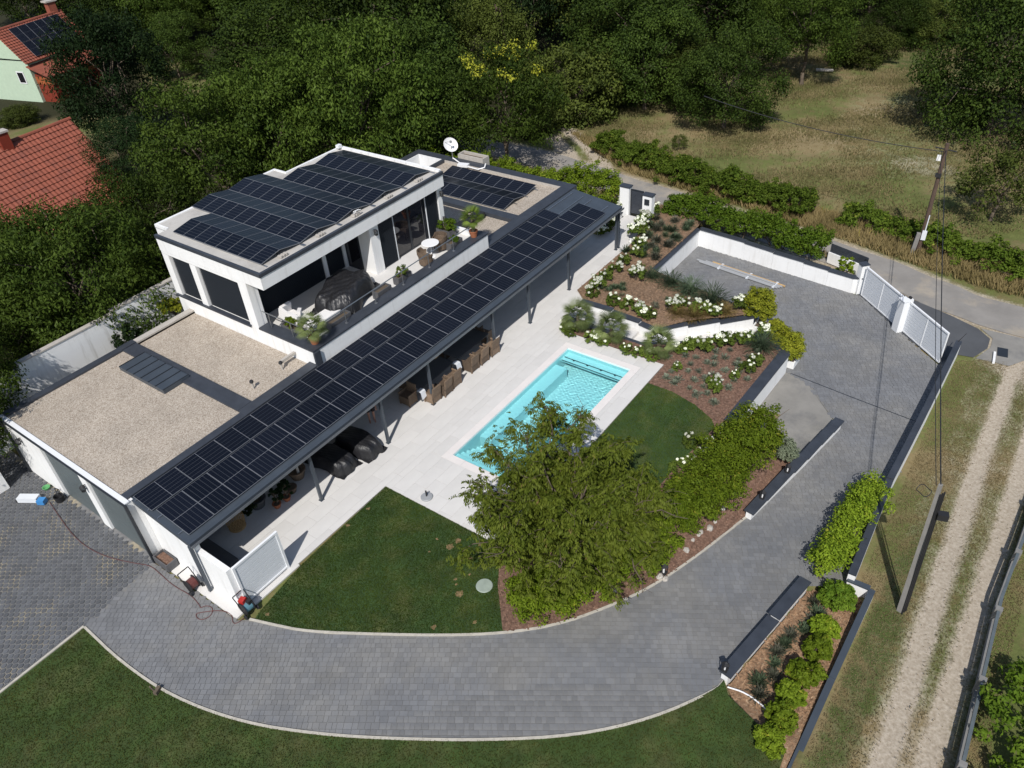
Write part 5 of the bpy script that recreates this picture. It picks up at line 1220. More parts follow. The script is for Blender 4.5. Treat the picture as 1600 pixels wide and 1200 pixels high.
def make_tree(name, seed, R, Hc, z0, nc, per, ll, lw, mat_, clump=.27, up=.6, droop=.15, low=-.55, extra=None, rmin=.35, shell=.45, trunk_r=.16, flat=.72):
    rs = np.random.default_rng(seed); t = thing(name, 'x', 'tree')
    cp = crown_points(rs, nc, R, Hc, z0, low, rmin)
    rad = R * clump * (.7 + .6 * rs.random(len(cp))); rad = np.stack([rad, rad, rad * flat], 1)
    arr_ = clumps(rs, cp, rad, per, ll, lw, up, droop, shell)
    leaf_object('crown', *arr_, mat_, t)
    b = MB(); th_ = z0 + Hc * .35
    tp = limb(b, (0, 0, -.1), (rs.normal() * .2, rs.normal() * .2, th_), trunk_r * 1.25, trunk_r * .7, rs, 5, .03)
    b.lathe((0, 0, -.12), [(trunk_r * 1.8, 0), (trunk_r * 1.3, .25), (trunk_r * 1.15, .6)], 8, cap=False)
    for q in cp[rs.permutation(len(cp))[:14]]:
        s = tp[rs.integers(2, 6)]; limb(b, s, tuple(q), trunk_r * .45, trunk_r * .08, rs, 4, .12)
    b.build('trunk', M['trunk'], t, True)
    if extra:
        k = rs.permutation(len(cp))[:extra[1]]; top = cp[k][np.argsort(-cp[k][:, 2])][:extra[2]]
        tag(leaf_object('seed_clusters', *clumps(rs, top + np.array([0, 0, R * .12]), np.full(len(top), R * .15), 60, .2, .12, .8, .3), extra[0], t), kind='stuff')
    return t
LM = {}
LM['wood'] = leaf_mat('woodland_leaf', (.014, .028, .006), (.056, .086, .015), .17)
LM['wood2'] = leaf_mat('olive_leaf', (.024, .036, .008), (.080, .100, .020), .17)
LM['dark'] = leaf_mat('dark_leaf', (.009, .021, .008), (.026, .046, .014), .2)
LM['walnut'] = leaf_mat('walnut_leaf', (.084, .122, .014), (.215, .262, .036), .40, accent=(.27, .20, .07), acc_at=.94)
LM['green'] = leaf_mat('fresh_leaf', (.018, .036, .006), (.072, .108, .017), .20)
LM['laurel'] = leaf_mat('laurel_leaf', (.085, .140, .010), (.225, .305, .026), .34, .5, accent=(.33, .33, .04), acc_at=.88)
LM['laurel_dark'] = leaf_mat('dark_laurel_leaf', (.044, .090, .008), (.125, .190, .020), .3, .5)
LM['euonymus'] = leaf_mat('yellow_green_leaf', (.12, .15, .014), (.30, .31, .03), .3, .5)
LM['hydr'] = leaf_mat('hydrangea_leaf', (.055, .095, .015), (.15, .20, .035), .3)
LM['palm'] = leaf_mat('palm_leaf', (.085, .115, .038), (.19, .23, .085), .25)
LM['palm_fresh'] = leaf_mat('fresh_palm_leaf', (.085, .135, .02), (.19, .26, .05), .3)
LM['lav'] = leaf_mat('lavender_leaf', (.12, .145, .10), (.23, .26, .19), .2, .7)
LM['grass'] = leaf_mat('blue_grass', (.045, .072, .040), (.10, .135, .075), .25, .6)
LM['drygrass'] = leaf_mat('dry_grass', (.17, .115, .048), (.34, .25, .12), .3, .8)
LM['verge'] = leaf_mat('verge_grass', (.15, .125, .048), (.33, .255, .125), .3, .8, accent=(.30, .26, .05), acc_at=.92)
LM['bronze'] = leaf_mat('bronze_grass', (.14, .10, .035), (.30, .22, .08), .3, .7)
LM['lawnblade'] = leaf_mat('lawn_blade', (.022, .050, .006), (.085, .120, .016), .3, .7)
LM['lawndry'] = leaf_mat('lawn_blade_dry', (.028, .056, .006), (.135, .130, .036), .3, .7)
LM['yellow'] = leaf_mat('yellow_seed', (.22, .24, .02), (.40, .40, .05), .3)
LM['olive'] = leaf_mat('olive_tree_leaf', (.11, .135, .085), (.21, .24, .16), .25)
LM['bramble'] = leaf_mat('bramble_leaf', (.040, .072, .008), (.110, .155, .020), .3, accent=(.22, .23, .04), acc_at=.92)
LM['petal'] = leaf_mat('hydrangea_petal', (.66, .68, .50), (.82, .83, .74), .2, .7)

# ------------------------------------------------------------------ trees of the wood
PX = lambda r_px, x, y, z: r_px * math.sqrt(x*x + y*y + (CAMZ - z)**2) / FPX
protos = {
 'wood': make_tree('broadleaf_tree', 21, 4.5, 8.6, .5, 120, 260, .19, .115, LM['wood'], droop=.25, low=-.85, clump=.25),
 'wood_b': make_tree('broadleaf_tree', 22, 4.5, 7.6, .3, 110, 270, .185, .11, LM['wood2'], droop=.2, clump=.27, low=-.85),
 'wood_c': make_tree('broadleaf_tree', 23, 4.2, 9.0, .9, 120, 250, .19, .095, LM['green'], droop=.45, low=-.75, clump=.24),
 'dark': make_tree('dark_tree', 24, 4.5, 9.4, .6, 180, 150, .22, .10, LM['dark'], clump=.21, droop=.1, low=-.8),
 'walnut': make_tree('walnut_tree', 25, 4.6, 7.4, 1.0, 150, 230, .21, .085, LM['green'], droop=.7, clump=.22, low=-.8),
 'ail': make_tree('tree_of_heaven', 26, 4.0, 7.9, .6, 95, 150, .28, .10, LM['green'], droop=.6, extra=(LM['yellow'], 60, 13)),
 'bush': make_tree('thicket_shrub', 27, 3.2, 3.6, -.2, 110, 140, .18, .11, LM['wood2'], clump=.24, low=-.8, trunk_r=.06),
 'sparse': make_tree('young_tree', 28, 2.6, 4.2, .9, 60, 80, .22, .10, LM['wood2'], clump=.26, droop=.4, trunk_r=.09),
}
used = set()
def plant(kind, px, py, zc, rpx, label, group=None, rz=None, R0=None, sz=1.0):
    pr = protos[kind]; x, y = G(px, py, zc)
    base = float(zb(x)); R0 = R0 or {'wood': 4.5, 'wood_b': 4.5, 'wood_c': 4.2, 'dark': 4.5, 'walnut': 4.6, 'ail': 4.0, 'bush': 3.2, 'sparse': 2.6}[kind]
    s = PX(rpx, x, y, zc) / R0; rz = rz if rz is not None else random.random() * 6.28
    if kind not in used:
        used.add(kind); o = pr; o.location = (x, y, base); o.rotation_euler = (0, 0, rz); o.scale = (s, s, s * sz); o['label'] = label
        if group: o['group'] = group
    else: o = copy_tree(pr, (x, y, base), rz, (s, s, s * sz), label, group)
    return o
WG = 'trees of the wood behind the house'
lw1 = 'leafy walnut tree overhanging the white boundary wall behind the garage'
for (kind, px, py, zc, rpx, lab, sz) in (
  ('walnut', 105, 420, 4.7, 118, lw1, .95), ('walnut', -15, 440, 3.6, 100, 'leafy walnut tree in front of the near red tiled roof', .9),
  ('walnut', 215, 345, 4.2, 92, 'round walnut tree between the red tiled roof and upper storey', 1.0), ('walnut', 30, 500, 2.6, 80, 'low walnut tree pressed against the white boundary wall', .9),
  ('dark', 168, 122, 5.0, 74, 'very dark dense tree between the two red roofed houses', 1.15), ('dark', 200, 215, 3.5, 52, 'small very dark tree beside the gable of the near red roof', 1.0),
  ('wood_c', 330, 215, 5.0, 92, 'pointed fresh green tree behind the upper storey, beside the meadow gap', 1.05), ('walnut', 440, 200, 4.6, 112, 'wide green walnut tree right behind the upper roof panels', 1.0),
  ('walnut', 555, 170, 4.8, 118, 'large rounded green tree behind the roof kerb and dish', 1.05), ('wood', 655, 150, 4.6, 80, 'dark green tree standing beside the tree with yellow seeds', 1.1),
  ('ail', 785, 150, 4.5, 74, 'tree with bright yellow seed clusters below the twin wooden pole', 1.1), ('bush', 905, 135, 1.2, 82, 'wide olive green thicket at the end of the sandy track', 1.0),
  ('bush', 838, 172, .8, 36, 'low thicket beside the sandy track', 1.0), ('wood', 1010, 90, 3.0, 70, 'dark rounded tree at the edge of the dry meadow behind thicket', 1.0),
  ('wood', 1140, 108, 3.4, 66, 'solitary dark green tree standing on the dry meadow', 1.1), ('wood_b', 1075, 90, 2.6, 52, 'olive tree touching the solitary meadow tree', 1.0),
  ('wood_c', 1265, 50, 3.2, 58, 'tree with pale leaning trunk at the meadow edge', 1.1), ('bush', 1345, 60, 1.0, 42, 'low thicket at the mown corner of the meadow', 1.0),
  ('wood', 1575, 105, 3.6, 88, 'big dense tree at the right side of the dry meadow', 1.1), ('sparse', 1572, 272, 1.8, 50, 'thin young tree with dead twigs below the big meadow tree', 1.0),
  ('bush', 1530, 150, .8, 32, 'low shrub at the foot of the big meadow tree', 1.0), ('sparse', 1062, 203, .3, 13, 'tiny shrub in the dry meadow above the bramble row', .8),
  ('walnut', -115, 600, 4.4, 105, 'walnut tree beyond the honeycomb yard shading the boundary wall', 1.0),
  ('wood', 25, -22, 3.5, 50, 'dark tree behind the mint green house, beside its ridge', 1.0), ('wood_b', 95, -30, 3.5, 52, 'olive tree behind the chimney of the mint green house', 1.0), ('wood', 165, 20, 4.0, 48, 'dark tree behind the very dark dense tree', 1.0), ('wood_c', 225, 8, 4.0, 52, 'fresh green tree above the small meadow gap', 1.0), ('wood', 262, 60, 3.0, 42, 'rounded tree bordering the small meadow gap', 1.0), ('bush', 20, 165, .6, 24, 'low shrub in the garden of the mint green house', .8),
  ('wood', 1415, 8, 2.5, 40, 'dark tree closing the mown corner of the dry meadow', .9), ('wood_b', 1475, 6, 2.5, 38, 'olive tree at the far end of the dry meadow', .9), ('bush', 1440, 28, .6, 26, 'low thicket along the far end of the dry meadow', .9), ('bush', 1500, 34, .6, 26, 'low thicket between the far meadow end and big tree', .9),
  ('sparse', 420, 120, 5, 40, 'greyish half bare tree inside the wood', 1.2),
): plant(kind, px, py, zc, rpx, lab, None, sz=sz)
WOODPOLY = [(36, 44), (46, 40.5), (52, 42), (57, 41), (60, 37), (66, 32.5), (73, 30.5), (80, 29), (95, 26), (101, 19), (99, 10), (104, -10), (175, -10), (175, 170), (50, 170), (44, 105), (58, 84), (56, 70), (44, 64)]
rf = np.random.default_rng(77); pts_ = []
for i in range(1600):
    x = 34 + 140 * rf.random(); y = -10 + 175 * rf.random()
    if not inpoly(np.array(x), np.array(y), WOODPOLY): continue
    dcam = math.hypot(x, y)
    if dcam > 170: continue
    c = RM @ np.array([x, y, 4 - CAMZ]); u_ = 800 + FPX * c[0] / c[2]; v_ = 600 - FPX * c[1] / c[2]
    if u_ < 215 or u_ > 1720 or v_ < -170: continue
    if u_ < 430 and v_ > 70 and u_ < 300: continue
    if all((x - a)**2 + (y - b_)**2 > (5.3 + .024 * dcam)**2 for a, b_ in pts_): pts_.append((x, y))
names_ = {'wood': 'dark green broadleaf tree in the dense wood above the house', 'wood_b': 'olive green broadleaf tree in the dense wood above the house', 'wood_c': 'fresh green drooping tree in the dense wood above the house', 'walnut': 'large leaved green tree in the dense wood above the house', 'dark': 'nearly black tree in the dense wood above the house'}
for (x, y) in pts_:
    kind = rf.choice(['wood', 'wood', 'wood', 'wood_b', 'wood_c', 'walnut', 'dark'], p=[.2, .2, .15, .2, .1, .1, .05]); s = .85 + .65 * rf.random()
    copy_tree(protos[kind], (x, y, -1.15), rf.random() * 6.28, (s, s, s * (.72 + .6 * rf.random())), names_[kind], 'trees of the wood behind the house')
for kind in protos:
    if kind not in used: raise RuntimeError(kind)

# ------------------------------------------------------------------ walnut over the drive
wt = thing('walnut_tree', 'spreading walnut tree with drooping leaves between pool and curved drive', 'tree', (14.9, 9.5, -.1))
rs = np.random.default_rng(5); b = MB(); tips = []; toff = Vector((14.9, 9.5, -.1))
trunk_top = toff + Vector((.05, .2, 1.1)); limb(b, tuple(toff), tuple(trunk_top), .16, .13, rs, 4, .03)
CR = 3.35
for k in range(13):
    a = 2 * math.pi * k / 13 + rs.normal() * .2; el = .25 + .95 * rs.random(); L1 = CR * (.55 + .25 * rs.random())
    e1 = trunk_top + Vector((math.cos(a) * math.cos(el), math.sin(a) * math.cos(el), math.sin(el))) * L1
    p = limb(b, tuple(trunk_top), tuple(e1), .075, .035, rs, 4, .08)
    for j in range(6):
        s0 = Vector(p[2 + j % 3]); a2 = a + rs.normal() * .75; el2 = np.clip(el + rs.normal() * .5 - .1, -.35, 1.4); L2 = CR * (.35 + .33 * rs.random())
        e2 = s0 + Vector((math.cos(a2) * math.cos(el2), math.sin(a2) * math.cos(el2), math.sin(el2))) * L2
        q = limb(b, tuple(s0), tuple(e2), .026, .010, rs, 4, .10)
        for m_ in range(5):
            s1 = Vector(q[1 + m_ % 4]).lerp(e2, rs.random() * .8); d_ = Vector(rs.normal(size=3)); d_.z = abs(d_.z) * .25
            e3 = s1 + d_.normalized() * (.30 + .4 * rs.random()); limb(b, tuple(s1), tuple(e3), .009, .004, rs, 2, .05); tips.append(e3); tips.append(s1.lerp(e3, .5))
        tips.append(e2)
# long airy shoots reaching over the pool
for (tx, ty, tz) in ((16.9, 13.3, 3.4), (15.7, 13.7, 3.0), (18.2, 12.9, 3.3), (14.4, 13.0, 2.6), (19.6, 12.2, 2.9), (13.2, 12.3, 2.2), (12.7, 11.4, 1.9), (17.6, 12.6, 4.2), (14.8, 12.2, 3.7)):
    q = limb(b, tuple(trunk_top + Vector((0, .3, .5))), (tx, ty, tz), .05, .012, rs, 6, .07)
    for i_ in range(2, 7):
        for m_ in range(5):
            s1 = Vector(q[i_]); d_ = Vector(rs.normal(size=3)); d_.z *= .5; e3 = s1 + d_.normalized() * (.25 + .45 * rs.random()); limb(b, tuple(s1), tuple(e3), .009, .004, rs, 2, .05); tips += [e3, s1.lerp(e3, .6)]
b.build('branches', M['trunk'], wt, True)
tp = np.array([tuple(t_) for t_ in tips]); cc_ = np.array([14.9, 9.75, 2.55]); tp = tp[(((tp - cc_) / np.array([3.15, 2.7, 2.7])) ** 2).sum(1) < 1.3 + 1.6 * (tp[:, 1] > 11.2)]; print('walnut tips', len(tp))
# compound leaves: each spray hangs 7 to 9 leaflets along a drooping stalk
C = []; Nn = []; A = []
ns = np.where((tp[:, 1] > 11.0) | (tp[:, 0] + .5 * tp[:, 1] < 17.6), 6, 11)
base_ = np.repeat(tp, ns, 0) + rs.normal(size=(int(ns.sum()), 3)) * .11
az = rs.random(len(base_)) * 6.283; sp = np.stack([np.cos(az), np.sin(az), -.35 - .5 * rs.random(len(base_))], 1); sp = unit(sp); Ls = .20 + .13 * rs.random(len(base_))
tint = rs.random(len(base_))
for j in range(7):
    t_ = .25 + .75 * (j // 2) / 3; side = (0 if j == 6 else (1 if j % 2 else -1))
    pos = base_ + sp * (Ls * t_)[:, None]; sd = unit(np.cross(sp, np.array([0, 0, 1.0]))); ax_ = unit(sp * (.5 if side else 1) + sd * side * .8 + np.array([0, 0, -.45]))
    C.append(pos + ax_ * .05); A.append(ax_); Nn.append(unit(np.array([0, 0, 1.0]) + rs.normal(size=pos.shape) * .35))
C = np.concatenate(C); A = np.concatenate(A); Nn = np.concatenate(Nn); n_ = len(C); print('walnut leaflets', n_)
sz = .8 + .5 * rs.random(n_)
leaf_object('foliage', C, Nn, A, .14 * sz, .050 * sz, .6 * np.tile(tint, 7) + .4 * rs.random(n_), LM['walnut'], wt, .15, OFF[wt.name])

# ------------------------------------------------------------------ hedges and shrubs
def hedge(name, label, line, half, z0, h, mat_, leaf=.12, dens=16, seed=1, cat='hedge', rag=.18, per=46, fall=0.0):
    rs = np.random.default_rng(seed); P = dense(line, .12); t = thing(name, label, cat, (*line[len(line)//2], 0))
    cen = []; rad = []
    for (x, y) in P:
        zz = z0(x, y) if callable(z0) else z0
        for _ in range(max(1, int(dens * .12 * half * 2))):
            a = rs.random() * math.pi; r = .55 + .45 * rs.random()
            d_ = Vector((rs.normal() * .3 + math.cos(a) * half * r, rs.normal() * .3 + math.cos(a * 1.0) * half * r))
            nx_, ny_ = P[min(len(P)-1, P.index((x, y)) + 1)]; tx, ty = nx_ - x, ny_ - y; l_ = math.hypot(tx, ty) or 1; sx_, sy_ = -ty / l_, tx / l_
            off_ = math.cos(a) * half * r * (1 + rag * rs.normal())
            hh = h * (1 + rag * .8 * math.sin(x * 1.9 + y * 1.3) + rag * rs.normal() * .5)
            cen.append((x + sx_ * off_ + rs.normal() * .08, y + sy_ * off_ + rs.normal() * .08, zz + .10 + hh * (.15 + .85 * math.sin(a) ** .5 * r))); rad.append(.20 + .14 * rs.random())
    cen = np.array(cen)
    leaf_object('foliage', *clumps(rs, cen, np.array(rad), per, leaf, leaf * .5, .7, .1, .35), mat_, t, .18, OFF[t.name])
    b = MB()
    for (x, y) in P[::7]:
        zz = z0(x, y) if callable(z0) else z0
        for k in range(3): b.tube((x + rs.normal() * .08, y + rs.normal() * .08, zz - .05), (x + rs.normal() * half * .5, y + rs.normal() * half * .5, zz + h * .8), .025, .008, 5)
    tag(b.build('stems', M['trunk'], t), kind='stuff')
    return t
zg = lambda x, y: float(zb(x))
hedge('laurel_hedge', 'glossy laurel hedge along the roadside from dish to pedestrian gate', [(38.2, 36.5), (38.9, 31), (40.2, 26), (40.6, 22.6)], 1.0, -.3, 2.3, LM['laurel'], .13, 30, 3, per=60, rag=.24)
hedge('laurel_hedge', 'dark green laurel hedge between the parking wall and the road', [(42.0, 19.6), (41.6, 15), (41.3, 12.0), (41.0, 9.6)], .85, -.5, 1.5, LM['laurel_dark'], .14, 30, 4, per=60)
hedge('laurel_hedge', 'bright laurel hedge on the mulch bank above the curved drive', [(25.0, 6.95), (22.6, 6.95), (20.2, 7.2), (17.9, 7.75)], .92, lambda x, y: zbed3(x, y), 1.25, LM['laurel'], .105, 42, 5, per=70, rag=.3)
hedge('laurel_hedge', 'green laurel hedge on the mulch bank below the walnut tree', [(17.6, 7.7), (15.6, 8.3), (13.6, 9.3), (12.2, 10.3)], .85, lambda x, y: zbed3(x, y), 1.15, LM['laurel'], .11, 42, 6, per=60)
hedge('laurel_hedge', 'yellow green laurel hedge inside the long boundary wall, shading the drive', [(24.6, 2.25), (21.8, 2.35), (19.2, 2.55)], .45, zg, 1.2, LM['laurel'], .105, 48, 7, per=70, rag=.3)
hedge('bramble_hedge', 'long tangled bramble row between road verge and dry meadow', [(51.3, 30.2), (50.3, 27.5), (49.1, 22.5), (47.9, 17.5), (47.3, 12.5)], 1.35, -1.2, 1.25, LM['bramble'], .17, 14, 8, 'brambles', .32, 70)
hedge('bramble_hedge', 'lower bramble row beyond the leaning wooden pole', [(47.6, 10.5), (47.2, 6.5), (46.0, 2.0), (44.6, -3.0)], 1.0, -1.2, .9, LM['bramble'], .17, 14, 9, 'brambles', .4, 60)
hedge('shrub_row', 'leafy shrubs beyond the grey fence of the dirt track', [(11.5, -4.6), (15.5, -4.4), (18.8, -4.0)], 1.2, -.4, 1.3, LM['laurel_dark'], .15, 9, 10, 'shrubs', .3, 55)
def bush(name, label, x, y, z, r, h, mat_, leaf, n, per, seed, cat='bush', group=None, low=-.5, droop=.1):
    rs = np.random.default_rng(seed); t = thing(name, label, cat, (x, y, z), group)
    cp = crown_points(rs, n, r, h, 0.0, low, .3) + np.array([x, y, z])
    leaf_object('foliage', *clumps(rs, cp, r * .26 * (.7 + .6 * rs.random(n)), per, leaf, leaf * .5, .7, droop, .4), mat_, t, .18, OFF[t.name])
    b = MB()
    for q in cp[:7]: limb(b, (x, y, z - .03), tuple(q), .03, .01, rs, 3, .08)
    tag(b.build('stems', M['trunk'], t), kind='stuff'); return t
bush('clipped_bush', 'rounded glossy yellow green bush at the upper wall end by the steps', 33.8, 10.5, -1.0, .78, 1.95, LM['euonymus'], .10, 100, 90, 31)
bush('clipped_bush', 'ragged yellow green bush behind the curved wall corner', 32.25, 9.0, -1.15, .75, 1.75, LM['euonymus'], .10, 100, 90, 32); bush('clipped_bush', 'low yellow leaved bush in the white trough by the curved wall', 31.7, 8.05, -.9, .62, 1.25, LM['euonymus'], .10, 80, 80, 33)
bush('olive_bush', 'grey green olive bush beside the low wall lantern', 24.4, 5.75, -.45, .55, .95, LM['olive'], .09, 50, 60, 34)
bush('laurel_bush', 'loose laurel bush in the corner next to the white drive gate', 40.35, 8.2, -1.0, .45, 1.5, LM['laurel'], .16, 24, 34, 35); bush('laurel_bush', 'round laurel bush in the notch of the dark topped boundary wall', 18.7, 1.75, -.65, .52, .95, LM['laurel_dark'], .11, 60, 70, 36)
for i, (x, y, r, lab) in enumerate(((17.2, 1.7, .42, 'laurel bush in orange mulch, next beyond the wall notch'), (16.3, 1.65, .40, 'laurel bush in orange mulch, second from the wall notch'), (15.2, 1.75, .44, 'laurel bush in orange mulch, third from the wall notch'), (14.3, 1.75, .38, 'laurel bush in orange mulch above the coral tube'), (13.4, 1.7, .42, 'laurel bush in orange mulch below the coral tube'), (12.5, 1.8, .40, 'laurel bush in orange mulch at the far end of the row'))):
    bush('laurel_bush', lab, x, y, float(zb(x)) - .15, r, .78, LM['laurel'], .10, 55, 70, 40 + i, group='laurel bushes in the orange mulch bed')
bush('ivy_bush', 'small dark bush on the honeycomb side of the boundary wall', 13.4, 33.2, 1.6, .7, 1.4, LM['dark'], .15, 40, 50, 51); bush('yellow_bush', 'yellow leaved shrub against the white boundary wall by the upper storey', 16.0, 33.4, 2.2, .55, .9, LM['euonymus'], .15, 30, 34, 52)
bush('terrace_shrub', 'small green shrub growing in the midway terrace planter', 22.55, 24.0, TF + .3, .28, .45, LM['hydr'], .09, 22, 30, 53); bush('terrace_shrub', 'spreading green shrub in the planter by the terrace wall', 27.15, 25.0, TF + .3, .5, .6, LM['laurel_dark'], .10, 34, 36, 54); bush('terrace_shrub', 'yellow green shrub in the planter beside white sofa', 16.8, 25.3, TF + .3, .32, .45, LM['laurel'], .09, 26, 30, 55); bush('terrace_shrub', 'low plants in the planter beside terracotta potted palm', 26.4, 23.95, TF + .3, .3, .25, LM['laurel_dark'], .08, 20, 30, 56)
for i, (px_, py_, h_, lab) in enumerate(((404, 785, 1.1, 'leafy dark plant in the big dark canopy pot'), (434, 786, .75, 'thin stemmed plant in the terracotta pot nearer the screen'), (449, 775, .8, 'thin stemmed plant in the terracotta pot nearer the post'), (392, 805, .6, 'low dark plant beside the woven lantern'))):
    x_, y_ = G(px_, py_, .2); bush('pot_plant', lab, x_, y_, .3 if i else .4, .34 if i in (0, 3) else .26, h_, LM['dark'], .1, 26, 30, 60 + i, 'plant')

# hydrangeas, lavender, grasses, palms
def hydrangea(seed, nb):
    rs = np.random.default_rng(seed); t = thing('hydrangea', 'x', 'hydrangea')
    cp = crown_points(rs, 26, .38, .62, 0.02, -.4, .3); leaf_object('foliage', *clumps(rs, cp, np.full(26, .13), 26, .11, .075, .8, .1, .4), LM['hydr'], t)
    b = MB()
    fl = cp[np.argsort(-cp[:, 2] - .25 * np.abs(cp[:, 0]))][:nb] + np.array([0, 0, .10]) + rs.normal(size=(nb, 3)) * np.array([.08, .08, .04])
    bl_ = leaf_object('blooms', *clumps(rs, fl, np.full(nb, .075) * (.6 + .7 * rs.random(nb)), 46, .06, .055, .3, 0, .12, .25, np.full(nb, .6)), LM['petal'], t); tag(bl_, kind='stuff')
    for q in fl[:8]: b.tube((rs.normal() * .03, rs.normal() * .03, 0), tuple(q), .008, .005, 4)
    tag(b.build('stems', M['trunk'], t), kind='stuff'); return t
hy = [hydrangea(71, 5), hydrangea(72, 8), hydrangea(73, 3), hydrangea(74, 11)]; hused = set()
HL = [ # px, py, kind, scale, zone
 (933, 448, 3, 1.1, 'a'), (925, 458, 1, .9, 'a'), (945, 434, 2, 1.0, 'a'), (962, 420, 1, .9, 'a'), (975, 408, 2, .95, 'a'), (994, 432, 3, 1.25, 'a'), (996, 395, 0, .9, 'a'), (1000, 380, 1, 1.0, 'a'), (987, 362, 3, 1.0, 'p'), (1000, 352, 3, 1.15, 'p'), (1010, 343, 3, 1.1, 'p'), (1018, 330, 3, 1.1, 'p'), (1005, 360, 1, 1.0, 'p'),
 (958, 470, 0, .9, 'w'), (979, 476, 1, .9, 'w'), (1000, 485, 3, 1.0, 'w'), (1012, 492, 1, .95, 'w'), (1050, 480, 3, 1.05, 'w'), (1063, 474, 1, .9, 'w'), (1090, 482, 1, .95, 'w'), (1108, 484, 0, .9, 'w'), (1116, 487, 1, .9, 'w'), (1155, 474, 3, .95, 'w'),
 (885, 512, 1, .85, 'c'), (893, 518, 0, .8, 'c'), (925, 528, 0, .9, 'c'), (940, 533, 1, .9, 'c'), (978, 546, 2, .8, 'c'), (998, 551, 2, .8, 'c'), (1018, 556, 0, .8, 'c'), (1062, 545, 1, .9, 'c'), (1078, 540, 2, 1.0, 'c'), (1098, 541, 0, .95, 'c'), (1116, 537, 1, 1.0, 'c'), (1133, 533, 2, 1.0, 'c'), (1150, 532, 0, .9, 'c'), (1170, 530, 0, .95, 'c'), (1195, 520, 3, .9, 'c'),
 (1058, 572, 2, .6, 'm'), (1115, 595, 1, .75, 'm'), (1118, 606, 2, .8, 'm'), (1148, 585, 2, .6, 'm'), (1168, 575, 0, .8, 'm'), (1180, 565, 2, .9, 'm'),
 (1078, 690, 0, .8, 'h'), (1108, 692, 0, .75, 'h'), (1128, 685, 2, .8, 'h'), (1132, 670, 2, .7, 'h'), (1097, 707, 2, .7, 'h'), (1060, 730, 0, .8, 'h'), (1078, 720, 2, .7, 'h'),
 (958, 350, 3, 1.0, 'l'), (945, 358, 1, .9, 'l'), (970, 325, 3, 1.0, 'l'), (968, 315, 1, 1.0, 'l'), (938, 362, 1, .9, 'l')]
zl_ = {'a': ('white hydrangea in the orange bed along the patio edge', .06), 'p': ('full white hydrangea beside the entrance path wall', .06), 'w': ('white hydrangea behind the stepped wall coping', .1), 'c': ('white hydrangea along the curved wall by the palms', -.04), 'm': ('small white hydrangea in the middle of the lavender bed', -.06), 'h': ('small white hydrangea in dark mulch between lawn and laurel hedge', 0.0), 'l': ('white hydrangea left of the entrance path below the canopy corner', .02)}
for (px_, py_, k, s, zn) in HL:
    lab, z = zl_[zn]; x_, y_ = G(px_, py_ + 3, z + .1)
    if zn == 'h': z = zbed3(x_, y_)
    if k not in hused: hused.add(k); o = hy[k]; o.location = (x_, y_, z); o.scale = (s, s, s); o['label'] = lab; o['group'] = 'white hydrangeas of the garden beds'
    else: copy_tree(hy[k], (x_, y_, z), random.random() * 6.28, s, lab, 'white hydrangeas of the garden beds')
def tuft(name, seed, n, L_, spread, wd, mat_, label, cat, bend=.35, group=None):
    rs = np.random.default_rng(seed); a = rs.random(n) * 6.283; el = (1 - spread * rs.random(n)); d = unit(np.stack([np.cos(a) * (1 - el * .8), np.sin(a) * (1 - el * .8), el], 1))
    Ls = L_ * (.6 + .5 * rs.random(n)); C1 = d * (Ls * .3)[:, None]; d2 = unit(d + np.stack([np.cos(a), np.sin(a), -np.ones(n) * .9], 1) * bend)
    tip0 = d * (Ls * .6)[:, None]; C2 = tip0 + d2 * (Ls * .2)[:, None]; base_ = rs.normal(size=(n, 3)) * np.array([1, 1, 0]) * L_ * .10
    Nn = unit(np.cross(d, np.stack([-np.sin(a), np.cos(a), np.zeros(n)], 1)))
    t = leaf_object(name, np.concatenate([C1, C2]) + np.tile(base_, (2, 1)), np.tile(Nn, (2, 1)), np.concatenate([d, d2]), np.concatenate([Ls * .62, Ls * .45]), np.full(2 * n, wd), np.tile(rs.random(n), 2), mat_, None, .05)
    return tag(t, label, cat, group)
lv = [tuft('lavender', 81 + i, 90, .24, .75, .022, LM['lav'], 'x', 'lavender', .2) for i in range(3)]
first = [True] * 3; rl_ = np.random.default_rng(9)
L2P = [(27.6 + .1, 12.0)]
cand = []
for i in range(9):
    for j in range(8):
        x_ = 25.6 + i * .62 + rl_.normal() * .08 + (.3 if j % 2 else 0); y_ = 8.75 + j * .52 + rl_.normal() * .08
        if inpoly(np.array(x_), np.array(y_), BED2) and polydist(np.array(x_), np.array(y_), [(31.0, 10.45), (28.8, 12.9), (28, 14)]) > .8 and polydist(np.array(x_), np.array(y_), [(30.85, 8.2), (25, 8.4)]) > .45 and polydist(np.array(x_), np.array(y_), LAWN2[:7]) > .35 and rl_.random() < .85: cand.append((x_, y_))
for i, (x_, y_) in enumerate(cand):
    k = i % 3; z = -.10 * float(sm(14, 9, y_)); s = .8 + .5 * rl_.random()
    if first[k]: first[k] = False; o = lv[k]; o.location = (x_, y_, z); o.scale = (s, s, s); o['label'] = 'small grey green lavender tuft in the dark mulch bed'; o['group'] = 'lavender tufts of the mulch bed'
    else: copy_tree(lv[k], (x_, y_, z), rl_.random() * 6.28, s, 'small grey green lavender tuft in the dark mulch bed', 'lavender tufts of the mulch bed')
lp = [tuft('lavender', 91 + i, 150, .42, .8, .028, m_, 'x', 'lavender', .25) for i, m_ in enumerate((leaf_mat('dark_lavender', (.055, .065, .04), (.12, .12, .09), .2, .7), LM['grass']))]
fst = [True, True]
